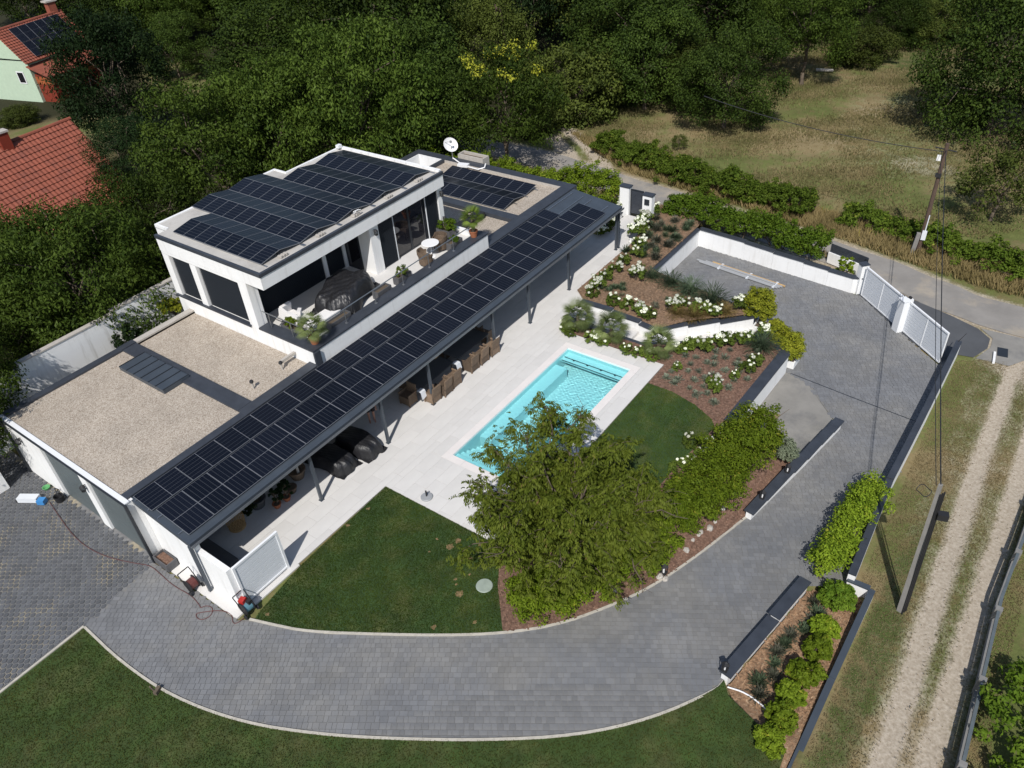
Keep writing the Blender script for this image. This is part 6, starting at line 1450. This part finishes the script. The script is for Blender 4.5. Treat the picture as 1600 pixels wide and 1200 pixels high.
for i in range(34):
    u_, v_ = rl_.random(), rl_.random(); x_ = 35.2 + 5.2 * u_; y_ = 17.3 + 1.9 * v_ + .6 * u_ * v_
    k = int(rl_.random() < .4); lab = ('purple grey lavender plant beside the upper parking wall', 'green lavender plant beside the upper parking wall')[k]
    if fst[k]: fst[k] = False; o = lp[k]; o.location = (x_, y_, .06); o['label'] = lab; o['group'] = 'lavender planting above the parking wall'
    else: copy_tree(lp[k], (x_, y_, .06), rl_.random() * 6.28, .8 + .5 * rl_.random(), lab, 'lavender planting above the parking wall')
for i in range(16):
    x_ = 30.3 + 3.6 * rl_.random(); y_ = 13.8 + 4.6 * rl_.random()
    copy_tree(lp[int(rl_.random() < .5)], (x_, y_, .08), rl_.random() * 6.28, .6 + .3 * rl_.random(), 'small lavender plant in the orange bed above the steps', 'lavender plants of the orange bed')
for i in range(11):
    x_ = 13.9 + i * .44; y_ = 2.75 - (i * .44) * .13 + rl_.normal() * .12
    copy_tree(lp[i % 2], (x_, y_, float(zb(x_)) - .16), rl_.random() * 6.28, .75 + .3 * rl_.random(), 'lavender plant in orange mulch along the drive wall', 'lavender row along the drive wall')
for i, (px_, py_, z, s, m_, lab) in enumerate(((1112, 478, 0, 1.3, 'grass', 'tall blue green grass tuft by the parking wall, nearest the clipped bush'), (1078, 458, 0, 1.1, 'grass', 'tall blue green grass tuft in the middle of the parking wall edge'), (1048, 446, 0, .95, 'grass', 'green grass tuft at the parking wall next to hydrangea'), (1020, 435, 0, .8, 'grass', 'small blue green grass tuft at the wall bend'), (1188, 545, -.05, 1.05, 'grass', 'dense blue green grass tuft inside the curved wall'), (1058, 494, .1, .7, 'bronze', 'bronze feather grass over the stepped wall, nearer the corner'), (1083, 498, .05, .75, 'bronze', 'bronze feather grass drooping over the stepped wall'), (1100, 492, .05, .7, 'bronze', 'bronze feather grass beside white hydrangea on stepped wall'), (1132, 490, 0, .7, 'bronze', 'bronze feather grass at the lower stepped wall'))):
    x_, y_ = G(px_, py_, z); o = tuft('grass_tuft', 101 + i, 420, 1.0, .85, .022, LM[m_], lab, 'ornamental grass', .45); o.location = (x_, y_, z); o.scale = (s, s, s)
def palm(x, y, z, hs, R, mat_, lab, seed, nf=22):
    rs = np.random.default_rng(seed); t = thing('palm', lab, 'palm', (x, y, z))
    b = MB(); b.path([(x, y, z - .02), (x + .02, y, z + hs * .5), (x, y, z + hs)], [.10, .085, .08], 8)
    for k in range(26): a = k * 2.4; zz = z + hs * (k + 1) / 27; b.tube((x + .075 * math.cos(a), y + .075 * math.sin(a), zz), (x + .12 * math.cos(a), y + .12 * math.sin(a), zz + .06), .012, .004, 4)
    b.build('trunk', M['trunk'], t)
    for k in range(nf):
        a = k * 2.399 + rs.normal() * .15; el = 1.25 - 1.7 * (k / nf) + rs.normal() * .1; st_ = R * .5
        d = Vector((math.cos(a) * math.cos(el), math.sin(a) * math.cos(el), math.sin(el))); c = Vector((x, y, z + hs)) + d * st_
        side = d.cross(Vector((0, 0, 1))).normalized(); nrm = side.cross(d).normalized()
        nb = 23; C = []; A = []; Nn = []
        for j in range(nb):
            th = math.radians(-105 + 210 * j / (nb - 1)); ax_ = (d * math.cos(th) + side * math.sin(th) - nrm * .12 - Vector((0, 0, .30))).normalized(); L_ = R * .52 * (1 - .25 * abs(th) / 1.9); C.append(c + ax_ * L_ * .5); A.append(ax_); Nn.append(nrm + Vector(rs.normal(size=3) * .1))
        f = leaf_object('frond', np.array(C), unit(np.array(Nn)), np.array(A), np.full(nb, R * .52), np.full(nb, R * .034), np.full(nb, rs.random()), mat_, t, .3, OFF[t.name])
        MB().tube((x, y, z + hs), tuple(c), .012, .008, 5).build('stalk', LM['palm'], f)
palm(27.62, 17.45, -.02, .8, 1.05, LM['palm'], 'fan palm in the pool side bed, nearest the canopy', 121); palm(27.6, 15.55, -.02, .75, 1.05, LM['palm'], 'fan palm in the middle of the pool side bed', 122); palm(27.7, 13.05, -.03, .7, 1.0, LM['palm'], 'fan palm at the bed end beside the lavender', 123)
palm(27.35, 23.42, 4.05, .75, .75, LM['palm_fresh'], 'bright green fan palm in terracotta pot on terrace parapet', 124); palm(16.45, 23.42, 4.05, .45, .8, LM['palm'], 'fan palm in terracotta pot on the terrace corner', 125)

# ------------------------------------------------------------------ grass and small ground cover
def blades(name, poly, n, h, w_, zf, mat_, seed, lean=.5, kind=True, patch=None):
    rs = np.random.default_rng(seed); xs = [p[0] for p in poly]; ys = [p[1] for p in poly]
    X = min(xs) + (max(xs) - min(xs)) * rs.random(n * 3); Y = min(ys) + (max(ys) - min(ys)) * rs.random(n * 3); ok = inpoly(X, Y, poly)
    if patch is not None: ok &= patch(X, Y, rs)
    X, Y = X[ok][:n], Y[ok][:n]; k = len(X); Zg = np.array(zf(X, Y)) * np.ones(k)
    a = rs.random(k) * 6.283; hh = h * (.6 + .7 * rs.random(k)); A = unit(np.stack([np.cos(a) * lean * rs.random(k), np.sin(a) * lean * rs.random(k), np.ones(k)], 1))
    C = np.stack([X, Y, Zg], 1) + A * (hh * .45)[:, None]; Nn = np.stack([np.cos(a + 1.3), np.sin(a + 1.3), np.full(k, .3)], 1)
    tn = .5 + .22 * (np.sin(X * 1.3 + 1.7 * np.sin(Y * .9 + seed)) + np.sin(Y * 1.7 + 1.2 * np.sin(X * .8))) + .12 * np.sin(X * 4.1 + 2 * np.sin(Y * 3.7))
    o = leaf_object(name, C, unit(Nn), A, hh, np.full(k, w_), .45 * rs.random(k) + .55 * tn, mat_, None, .1); return tag(o, kind='stuff')
blades('lawn_grass', LAWN1, 60000, .045, .022, lambda x, y: .004 + 0 * x, LM['lawnblade'], 201, .9); blades('lawn_grass', LAWN2, 34000, .045, .022, lambda x, y: .004 + 0 * x, LM['lawnblade'], 202, .9)
L3v = [p for p in OUTER] + [(13.3, 3.3), (12.6, 1.3), (9, 1.1), (2.0, 8.0), (-1.5, 15), (-1.5, 22.2), (3.4, 22.3)]
blades('lawn_grass', L3v, 90000, .05, .024, lambda x, y: .004 + 0 * x, LM['lawndry'], 203, .9)
vp = [(43.0, -6), (43.3, 2), (44.0, 5), (45, 9), (46.6, 17), (47.4, 22), (48.2, 26), (50.6, 30.5), (53, 34), (50, 22), (48.5, 15), (48, 8), (46.8, 2), (45.5, -6)]
blades('verge_grass', vp, 26000, .55, .05, lambda x, y: zb(x) - .06, LM['verge'], 204, .8)
blades('verge_grass', [(42.3, 20), (43.1, 14), (42.4, 9), (43.0, 9), (44.0, 14.5), (44.3, 22), (44.6, 26), (44.0, 26)], 3500, .3, .04, lambda x, y: zb(x) - .06, LM['verge'], 205, .8)
tr_ = [(6, -3.4), (38, -3.2), (36.5, .6), (35.9, 1.5), (19.6, 1.35), (19.65, .75), (6, .85)]
nd = lambda x, y, rs: (np.minimum(polydist(x, y, RUTS[0]), polydist(x, y, RUTS[1])) > .42 + .15 * rs.normal(size=len(x)))
blades('track_grass', tr_, 48000, .06, .03, lambda x, y: zb(x) - .055, leaf_mat('track_grass', (.20, .165, .075), (.46, .37, .21), .3, .8), 206, 1.0, patch=nd)
blades('meadow_grass', [(48.5, 30), (49, 15), (49, 3), (58, -4), (88, 2), (95, 18), (78, 27), (66, 29), (57, 35)], 90000, .22, .06, lambda x, y: zb(x) - .07, leaf_mat('meadow_grass', (.125, .130, .045), (.33, .27, .140), .3, .8), 207, 1.0, patch=lambda x, y, rs: np.sin(x * .53 + 1.9 * np.sin(y * .37)) + np.sin(y * .61 + 1.4 * np.sin(.47 * x)) + rs.normal(size=len(x)) * 1.2 > .2)
rs = np.random.default_rng(301)
for i, (px_, py_, r) in enumerate(((575, 795, .16), (543, 821, .16), (716, 845, .22), (703, 854, .28), (735, 873, .16), (750, 852, .1), (718, 928, .24), (712, 905, .12), (713, 913, .1), (683, 842, .1), (678, 980, .18), (742, 972, .14), (671, 862, .08), (734, 898, .09), (418, 960, .12))):
    x_, y_ = G(px_, py_, 0); n_ = 11; ring = [(x_ + r * .55 * (1 + .22 * rs.normal()) * math.cos(2*math.pi*k/n_), y_ + r * .55 * (1 + .22 * rs.normal()) * math.sin(2*math.pi*k/n_)) for k in range(n_)]
    b = MB(); b.add([(x_, y_, .030)] + [(a, c_, .012) for a, c_ in ring], [(0, k + 1, (k + 1) % n_ + 1) for k in range(n_)]); tag(b.build('bare_patch', M['barepatch']), kind='structure')
rs = np.random.default_rng(302); k_ = 0
for (px_, py_) in ((1142, 787), (1130, 793), (1110, 822), (1095, 830), (1083, 842), (1092, 834), (1073, 858), (1040, 905), (1031, 902), (960, 925), (935, 928), (880, 945), (906, 940), (1118, 812)):
    x_, y_ = G(px_, py_, -.2); z = zbed3(x_, y_); r = .06 + .06 * rs.random(); b = MB(); b.blob((x_, y_, z + r * .4), (r * 1.2, r, r * .7), 400 + k_, .12); k_ += 1
    tag(b.build('border_stone', M['stone']), 'small pale rounded stone on the bark mulch bank by the drive', 'stone', 'pale stones on the mulch bank')
b = MB()
rs = np.random.default_rng(303)
for poly, zf, mm_ in ((BED2, lambda x, y: -.10 * float(sm(14, 9, y)), 'mulch'), (BED3, zbed3, 'mulch'), (BED1, zbed1, 'mulch_brown'), (BED4, lambda x, y: float(zb(x)) - .16, 'mulch_orange')):
    xs = [p[0] for p in poly]; ys = [p[1] for p in poly]; b = MB()
    for _ in range(5200):
        x_ = min(xs) + (max(xs) - min(xs)) * rs.random(); y_ = min(ys) + (max(ys) - min(ys)) * rs.random()
        if not inpoly(np.array(x_), np.array(y_), poly): continue
        z = zf(x_, y_) + .012; a = rs.random() * 6.28; l_ = .03 + .05 * rs.random(); w2 = .012 + .014 * rs.random(); ca, sa = math.cos(a), math.sin(a); tl = rs.normal() * .02
        b.add([(x_ - ca*l_ - sa*-w2, y_ - sa*l_ + ca*-w2, z - tl), (x_ + ca*l_ - sa*-w2, y_ + sa*l_ + ca*-w2, z + tl), (x_ + ca*l_ - sa*w2, y_ + sa*l_ + ca*w2, z + tl + .012), (x_ - ca*l_ - sa*w2, y_ - sa*l_ + ca*w2, z - tl + .012)], [(0, 1, 2, 3)])
    tag(b.build('bark_chips', M[mm_]), kind='stuff')

# ------------------------------------------------------------------ utility poles, wires
up = thing('utility_pole', 'leaning dark wooden utility pole on concrete stub by the road', 'utility pole', (45.58, 5.68, -1.2))
tx, ty = G(1481, 224, 5.3)
MB().tube((45.5, 5.62, -1.25), (tx, ty, 5.3), .13, .10, n=10).build('pole', M['wood_pole'], up); MB().obox((45.35, 5.85, -.55), (.16, .22, 1.5), .3, 0, .06, -.05).build('concrete_stub', M['conc_pole'], up)
def onp(t): return Vector((45.5, 5.62, -1.25)).lerp(Vector((tx, ty, 5.3)), t)
q = onp(.95); MB().tube((q.x - .1, q.y - .55, q.z), (q.x + .1, q.y + .55, q.z), .035, n=6).build('cross_arm', M['rubber'], up)
q = onp(.88); MB().obox((q.x - .1, q.y + .22, q.z), (.08, .2, .3), .2).build('lamp_head', M['white_pl'], up)
q = onp(.74); MB().obox((q.x - .14, q.y + .02, q.z), (.18, .3, .18), .2).build('cable_joint', M['rubber'], up)
q = onp(.22); MB().obox((q.x - .16, q.y - .1, q.z - .1), (.1, .24, .55), .2).build('meter_box', M['pale_metal'], up); MB().tube((q.x - .14, q.y - .1, q.z), (q.x - .08, q.y - .1, q.z + 1.1), .03, n=6).build('conduit', M['pale_metal'], up)
cp_ = thing('utility_pole', 'grey concrete utility pole with dark cables beside the dirt track', 'utility pole', (19.5, -.05, -.6))
ct = Vector((*G(1470, 757, 4.9), 4.9)); cb = Vector((19.5, -.06, -.7))
dirp = (ct - cb); b = MB()
a1_ = Vector((.06, -.015, 0)); a2_ = Vector((.015, .06, 0))
vs = [cb - a1_*1.1 - a2_*1.3, cb + a1_*1.1 - a2_*1.3, cb + a1_*1.1 + a2_*1.3, cb - a1_*1.1 + a2_*1.3, ct - a1_*.8 - a2_*.8, ct + a1_*.8 - a2_*.8, ct + a1_*.8 + a2_*.8, ct - a1_*.8 + a2_*.8]
b.add(vs, [(3,2,1,0),(4,5,6,7),(0,1,5,4),(1,2,6,5),(2,3,7,6),(3,0,4,7)]); b.build('pole', M['conc_pole'], cp_)
for k in range(3): o_ = Vector((-.10 + .10*k, -.09 - .035*k, 0.0)); MB().path([tuple(cb.lerp(ct, t) + o_ + Vector((.03*math.sin(9*t + k), 0, 0))) for t in np.linspace(.02, .95, 12)], .026, 5).build('cable', M['rubber'], cp_)
q = cb.lerp(ct, .8); MB().obox((q.x + .05, q.y - .3, q.z), (.22, .3, .22), .3).build('junction_box', M['rubber'], cp_); MB().path([(ct.x - .1 + .22*math.cos(a), ct.y + .35 + .2*math.sin(a), ct.z - .35 + .05*math.sin(3*a)) for a in np.linspace(0, 14, 40)], .012, 4).build('cable_coil', M['rubber'], cp_)
tw = thing('utility_pole', 'twin legged old wooden utility pole rising out of the wood', 'utility pole', (*G(779, 72, 2.5), -1.15))
x_, y_ = G(779, 72, 3.2); MB().tube((x_, y_, -1.2), (x_, y_, 6.6), .16, .13, n=8).build('pole', M['wood_pole'], tw); MB().tube((x_ + .9, y_ - .6, -1.2), (x_ + .3, y_ - .2, 6.3), .15, .12, n=8).build('brace_pole', M['wood_pole'], tw); MB().obox((x_ + .1, y_, 6.4), (.1, 1.3, .1), -.9).build('cross_arm', M['wood_pole'], tw)
def wire(a, b_, sag, lab, r=.016):
    a = Vector(a); b_ = Vector(b_); pts = []
    for t in np.linspace(0, 1, 28): p = a.lerp(b_, t); p.z -= sag * 4 * t * (1 - t); pts.append(tuple(p))
    tag(MB().path(pts, r, 5).build('power_line', M['rubber']), lab, 'cable')
q = onp(.95)
wire(tuple(q), tuple(ct), .35, 'overhead cable from the wooden pole down to the concrete pole', .02); wire(tuple(q + Vector((0, .2, -.1))), tuple(ct + Vector((0, .1, -.1))), .5, 'second overhead cable running to the concrete pole', .012)
wire(tuple(onp(.93)), (*G(1100, 150, 5.5), 5.5), .4, 'overhead cable from the wooden pole across the dry meadow', .022)

# log and white stones on the meadow
a_ = G(1275, 109, -1); c_ = G(1302, 110, -1); tag(MB().tube((a_[0], a_[1], -1.0), (c_[0], c_[1], -1.0), .14, .11, n=8).build('log', M['stone']), 'pale log lying at the edge of the dry meadow', 'log')
# manhole and kerb by the track
tag(MB().obox((37.6, -.15, -1.165), (.75, .45, .02), .15).build('drain_cover', M['anth_dark']), 'dark metal drain cover in the pale pad by the track', 'drain cover'); tag(MB().obox((36.9, .1, -1.13), (.9, .1, .12), .12).build('kerb_stone', M['plaster_old']), 'short white kerb stone beside the drain cover', 'kerb')

# fence at the far side of the track
fr_ = thing('track_fence', 'grey metal rail fence on low posts beyond the dirt track', 'fence', (18, -2.7, -.9))
fl_ = [(9, -2.72), (14.8, -2.70), (21.3, -2.60), (24.6, -2.78), (27.5, -2.9)]
wall_path(MB(), fl_, .07, lambda x, y: float(zb(x)) - .1, lambda x, y: float(zb(x)) + .22).build('base', M['wall_cap'], fr_); wall_path(MB(), fl_, .045, lambda x, y: float(zb(x)) + .62, lambda x, y: float(zb(x)) + .70).build('top_rail', M['fence_grey'], fr_); wall_path(MB(), fl_, .02, lambda x, y: float(zb(x)) + .40, lambda x, y: float(zb(x)) + .44).build('mid_rail', M['fence_grey'], fr_)
for x_ in np.arange(11.4, 27.5, 3.1): y_ = float(np.interp(x_, [p[0] for p in fl_], [p[1] for p in fl_])); MB().box(x_ - .09, x_ + .09, y_ - .10, y_ + .10, float(zb(x_)) - .1, float(zb(x_)) + .74).build('post', M['wall_cap'], fr_)

# ------------------------------------------------------------------ neighbouring houses
def roof_plane(t, A_, B_, C_, D_, n, name='tile_course'):
    """tile courses from ridge A-B down to eave D-C"""
    A_, B_, C_, D_ = map(Vector, (A_, B_, C_, D_)); nrm = (B_ - A_).cross(D_ - A_).normalized()
    if nrm.z < 0: nrm = -nrm
    of = Vector(OFF[t.name])
    for k in range(n):
        t0, t1 = k / n, (k + 1) / n + .012; a = A_.lerp(D_, t0); b2 = B_.lerp(C_, t0); c = B_.lerp(C_, t1); d = A_.lerp(D_, t1)
        m_ = max(6, int((b2 - a).length / .32)); V = []; Fc = []
        for j in range(m_ * 2 + 1):
            s = j / (m_ * 2); wv = .045 if j % 2 else 0.0
            V += [a.lerp(b2, s) + nrm * (.0 + wv), d.lerp(c, s) + nrm * (.07 + wv), d.lerp(c, s) + nrm * (-.03)]
        for j in range(m_ * 2): i0 = j * 3; Fc += [(i0, i0 + 3, i0 + 4, i0 + 1), (i0 + 1, i0 + 4, i0 + 5, i0 + 2)]
        MB().add([tuple(v) for v in V], Fc).build(name, M['roof_tile'], t)
n1 = thing('neighbour_house', 'house with plain red tiled saddle roof behind the walnut trees', 'house', (18, 58, -1.15))
r0, r1 = (8, 57.6, 4.5), (26.5, 59.9, 4.5)
dv = (Vector(r1) - Vector(r0)).normalized(); nv = Vector((dv.y, -dv.x, 0))
e1 = Vector(r1) + nv * 5.0 + Vector((0, 0, -5.0)); e0 = Vector(r0) + nv * 5.0 + Vector((0, 0, -5.0)); f1 = Vector(r1) - nv * 5.0 + Vector((0, 0, -5.0)); f0 = Vector(r0) - nv * 5.0 + Vector((0, 0, -5.0))
roof_plane(n1, r0, r1, e1, e0, 17); roof_plane(n1, r0, r1, f1, f0, 17)
MB().tube(r0, (Vector(r1) + dv * .1), .14, n=8).build('ridge_tiles', M['roof_tile'], n1)
for (P_, Q_, R_) in ((r1, e1, f1), (r0, e0, f0)):
    s = -.35 if P_ == r1 else .35; b = MB(); tri_ = [Vector(v) + dv * s for v in (P_, Q_, R_)]; b.add([tuple(tri_[0]), tuple(tri_[1]), tuple(tri_[2]), (tri_[1].x, tri_[1].y, -1.2), (tri_[2].x, tri_[2].y, -1.2)], [(0, 1, 3, 4, 2)]); b.build('gable_wall', M['plaster_old'], n1)
x_, y_ = G(3, 214, 5.0); MB().box(x_ - .35, x_ + .35, y_ - .3, y_ + .3, 2.5, 5.3).build('chimney', M['dark_red'], n1); MB().box(x_ - .42, x_ + .42, y_ - .37, y_ + .37, 5.3, 5.42).build('chimney_cap', M['stone'], n1)
n2 = thing('neighbour_house', 'mint green house with red roof, roof solar panels and dark red porch', 'house', (40, 88, -1.15))
RL = Vector((*G(0, 46, 5.6), 5.6)); RR = Vector((*G(95, 16, 5.6), 5.6)); d2 = (RR - RL); d2.z = 0; d2.normalize(); RL = RL - d2 * 1.0; n2v = Vector((d2.y, -d2.x, 0))
EL = RL + n2v * 2.7 + Vector((0, 0, -2.9)); ER = RR + n2v * 2.7 + Vector((0, 0, -2.9)); FL = RL - n2v * 4.6 + Vector((0, 0, -2.7)); FR = RR - n2v * 4.6 + Vector((0, 0, -2.7))
roof_plane(n2, RL, RR, ER, EL, 14); roof_plane(n2, RL, RR, FR, FL, 12)
MB().tube(tuple(RL), tuple(RR), .14, n=8).build('ridge_tiles', M['roof_tile'], n2)
W1, W2, W3, W4 = [v + Vector((0, 0, 0)) for v in (RL + d2 * .5 + n2v * 2.35, RR - d2 * .3 + n2v * 2.35, RR - d2 * .3 - n2v * 4.2, RL + d2 * .5 - n2v * 4.2)]
MB().prism([(v.x, v.y) for v in (W1, W2, W3, W4)], -1.3, 2.75).build('walls', M['mint'], n2)
for s_, R_ in ((.5, RL), (-.3, RR)): q = R_ + d2 * s_; b = MB(); b.add([tuple(q - Vector((0, 0, .15))), tuple(q + n2v * 2.35 + Vector((0, 0, -2.70))), tuple(q - n2v * 4.2 + Vector((0, 0, -2.55)))], [(0, 1, 2)]); b.build('gable', M['mint'], n2)
pvm = pv_mesh(1.0, 1.65, 0.3); ang2 = math.atan2(2.9, 2.7); az2 = math.atan2(d2.y, d2.x)
for i in range(6):
    for j in range(2):
        c = RL + d2 * (2.1 + i * 1.03) + (n2v * 2.7 + Vector((0, 0, -2.9))).normalized() * (1.15 + j * 1.72) + (n2v * .73 + Vector((0, 0, .68))) * .16; o = link('solar_panel', pvm, n2); of = OFF[n2.name]; o.location = (c.x - of[0], c.y - of[1], c.z - of[2]); o.rotation_euler = (Matrix.Rotation(az2, 3, 'Z') @ Matrix.Rotation(ang2, 3, 'X')).to_euler()
pc = W1 + d2 * 3.2; 
def loc2(u, v): q = W1 + d2 * u + n2v * v; return (q.x, q.y)
MB().prism([loc2(.3, 2.0), loc2(6.5, 2.0), loc2(6.5, .02), loc2(.3, .02)], -1.2, 1.5).build('porch', M['dark_red'], n2); MB().prism([loc2(.25, 2.05), loc2(6.55, 2.05), loc2(6.55, .01), loc2(.25, .01)], .55, 1.25).build('porch_band', M['brown_red'], n2)
q0, q1, q2, q3 = [Vector((*loc2(*k), z)) for k, z in (((-.3, .0), 2.4), ((7.0, .0), 2.4), ((7.0, 2.6), 1.5), ((-.3, 2.6), 1.5))]; b = MB(); b.add([tuple(v) for v in (q0, q1, q2, q3)] + [tuple(v - Vector((0, 0, .1))) for v in (q0, q1, q2, q3)], [(0,1,2,3),(7,6,5,4),(0,4,5,1),(1,5,6,2),(2,6,7,3),(3,7,4,0)]); b.build('porch_roof', M['roof_tile'], n2)
qg = RL + d2 * .46; wv = MB(); wv.add([tuple(qg + n2v * a + Vector((0, 0, z))) for a, z in ((.3, -5.0), (1.3, -5.0), (1.3, -3.8), (.3, -3.8))], [(0, 1, 2, 3)]); win = wv.build('window', M['white_pl'], n2); wv = MB(); wv.add([tuple(qg - d2 * .02 + n2v * a + Vector((0, 0, z))) for a, z in ((.42, -4.88), (1.18, -4.88), (1.18, -3.92), (.42, -3.92))], [(0, 1, 2, 3)]); wv.build('pane', M['glass'], win)
cq = RR - d2 * .8 - n2v * .3; MB().box(cq.x - .4, cq.x + .4, cq.y - .4, cq.y + .4, 4.5, 6.6).build('chimney', M['roof_tile'], n2); MB().box(cq.x - .6, cq.x + .6, cq.y - .5, cq.y + .5, 6.6, 6.75).build('chimney_cap', M['stone'], n2)

# ------------------------------------------------------------------ person under the canopy
pe = thing('person', 'person in dark red top and dark shorts standing barefoot under the canopy', 'person', (16.9, 21.4, 0))
def skin_mesh(name, verts, edges, mat_, parent, sub=2):
    of = OFF[parent.name]; me = bpy.data.meshes.new(name); me.from_pydata([(x, y, z) for x, y, z, r in verts], edges, []); me.materials.append(mat_)
    o = link(name, me, parent); bm = bmesh.new(); bm.from_mesh(me); lay = bm.verts.layers.skin.verify(); bm.verts.ensure_lookup_table()
    for v, q in zip(bm.verts, verts): rr_ = q[3]; v[lay].radius = rr_ if isinstance(rr_, tuple) else (rr_, rr_)
    bm.verts[0][lay].use_root = True; bm.to_mesh(me); bm.free()
    md = o.modifiers.new('skin', 'SKIN'); md.use_smooth_shade = True; s2_ = o.modifiers.new('sub', 'SUBSURF'); s2_.levels = sub; s2_.render_levels = sub; o.rotation_euler = (0, 0, -.6); return o
bv = [(0,0,.95,(.15,.11)), (0,0,1.12,(.14,.10)), (0,0,1.32,(.17,.11)), (0,0,1.46,(.10,.08)), (0,0,1.54,.055), (0,.01,1.63,(.078,.09)), (0,.0,1.72,(.075,.085)), (0,0,1.78,.05),
      (.09,0,.90,.095), (.10,-.02,.52,.062), (.10,.01,.28,.055), (.10,.02,.08,.042), (.11,-.10,.04,.035), (.11,-.17,.03,.025), (-.09,0,.90,.095), (-.11,0,.52,.062), (-.11,.03,.28,.055), (-.11,.05,.08,.042), (-.12,-.07,.04,.035), (-.12,-.14,.03,.025),
      (.19,0,1.42,.06), (.25,-.02,1.15,.045), (.24,-.16,.95,.036), (.23,-.22,.88,.03), (-.19,0,1.42,.06), (-.25,-.02,1.15,.045), (-.24,-.16,.95,.036), (-.23,-.22,.88,.03)]
be = [(0,1),(1,2),(2,3),(3,4),(4,5),(5,6),(6,7),(0,8),(8,9),(9,10),(10,11),(11,12),(12,13),(0,14),(14,15),(15,16),(16,17),(17,18),(18,19),(3,20),(20,21),(21,22),(22,23),(3,24),(24,25),(25,26),(26,27)]
for s_ in (23, 27):
    hx, hy, hz, _ = bv[s_]
    for f in range(5):
        a = (-.03 + .015 * f) if f < 4 else (.04 if s_ == 23 else -.04); i0 = len(bv); L_ = (.07, .08, .078, .065, .05)[f]
        bv += [(hx + a * .9, hy - .045 * (f < 4) - .02, hz - .02, .010), (hx + a, hy - .045 - L_ * .4, hz - .03 - L_ * .5, .009), (hx + a, hy - .05 - L_ * .5, hz - .03 - L_ * .95, .008)]; be += [(s_, i0), (i0, i0 + 1), (i0 + 1, i0 + 2)]
skin_mesh('body', bv, be, M['skin'], pe)
skin_mesh('shirt', [(0,0,1.00,(.185,.14)), (0,0,1.15,(.18,.135)), (0,0,1.33,(.20,.145)), (0,0,1.45,(.13,.11)), (.19,0,1.42,.085), (.235,-.01,1.24,.07), (-.19,0,1.42,.085), (-.235,-.01,1.24,.07)], [(0,1),(1,2),(2,3),(3,4),(4,5),(3,6),(6,7)], M['shirt'], pe)
skin_mesh('shorts', [(0,0,1.02,(.18,.14)), (0,0,.90,(.185,.15)), (.10,0,.80,.125), (.105,-.01,.55,.105), (-.10,0,.80,.125), (-.11,0,.55,.105)], [(0,1),(1,2),(2,3),(1,4),(4,5)], M['shorts'], pe)
hr = MB(); hr.blob((0, .02, 1.72), (.10, .115, .10), 5, .03, 14, 9); o = hr.build('hair', M['trunk'], None, True); o.parent = pe; OFF[o.name] = OFF[pe.name]; o.rotation_euler = (0, 0, -.6)
nz = MB(); nz.blob((0, -.095, 1.645), (.014, .02, .022), 6, .02, 8, 6); o = nz.build('nose', M['skin'], None, True); o.parent = pe; o.rotation_euler = (0, 0, -.6)
for s_ in (-1, 1):
    ey = MB(); ey.blob((.033 * s_, -.078, 1.675), (.012, .008, .008), 7, .0, 8, 6); o = ey.build('eye', M['rubber'], None, True); o.parent = pe; o.rotation_euler = (0, 0, -.6)
    er = MB(); er.blob((.082 * s_, .01, 1.655), (.012, .022, .032), 8, .0, 8, 6); o = er.build('ear', M['skin'], None, True); o.parent = pe; o.rotation_euler = (0, 0, -.6)
mo = MB(); mo.blob((0, -.088, 1.598), (.025, .008, .007), 9, .0, 8, 6); o = mo.build('mouth', M['shirt'], None, True); o.parent = pe; o.rotation_euler = (0, 0, -.6)
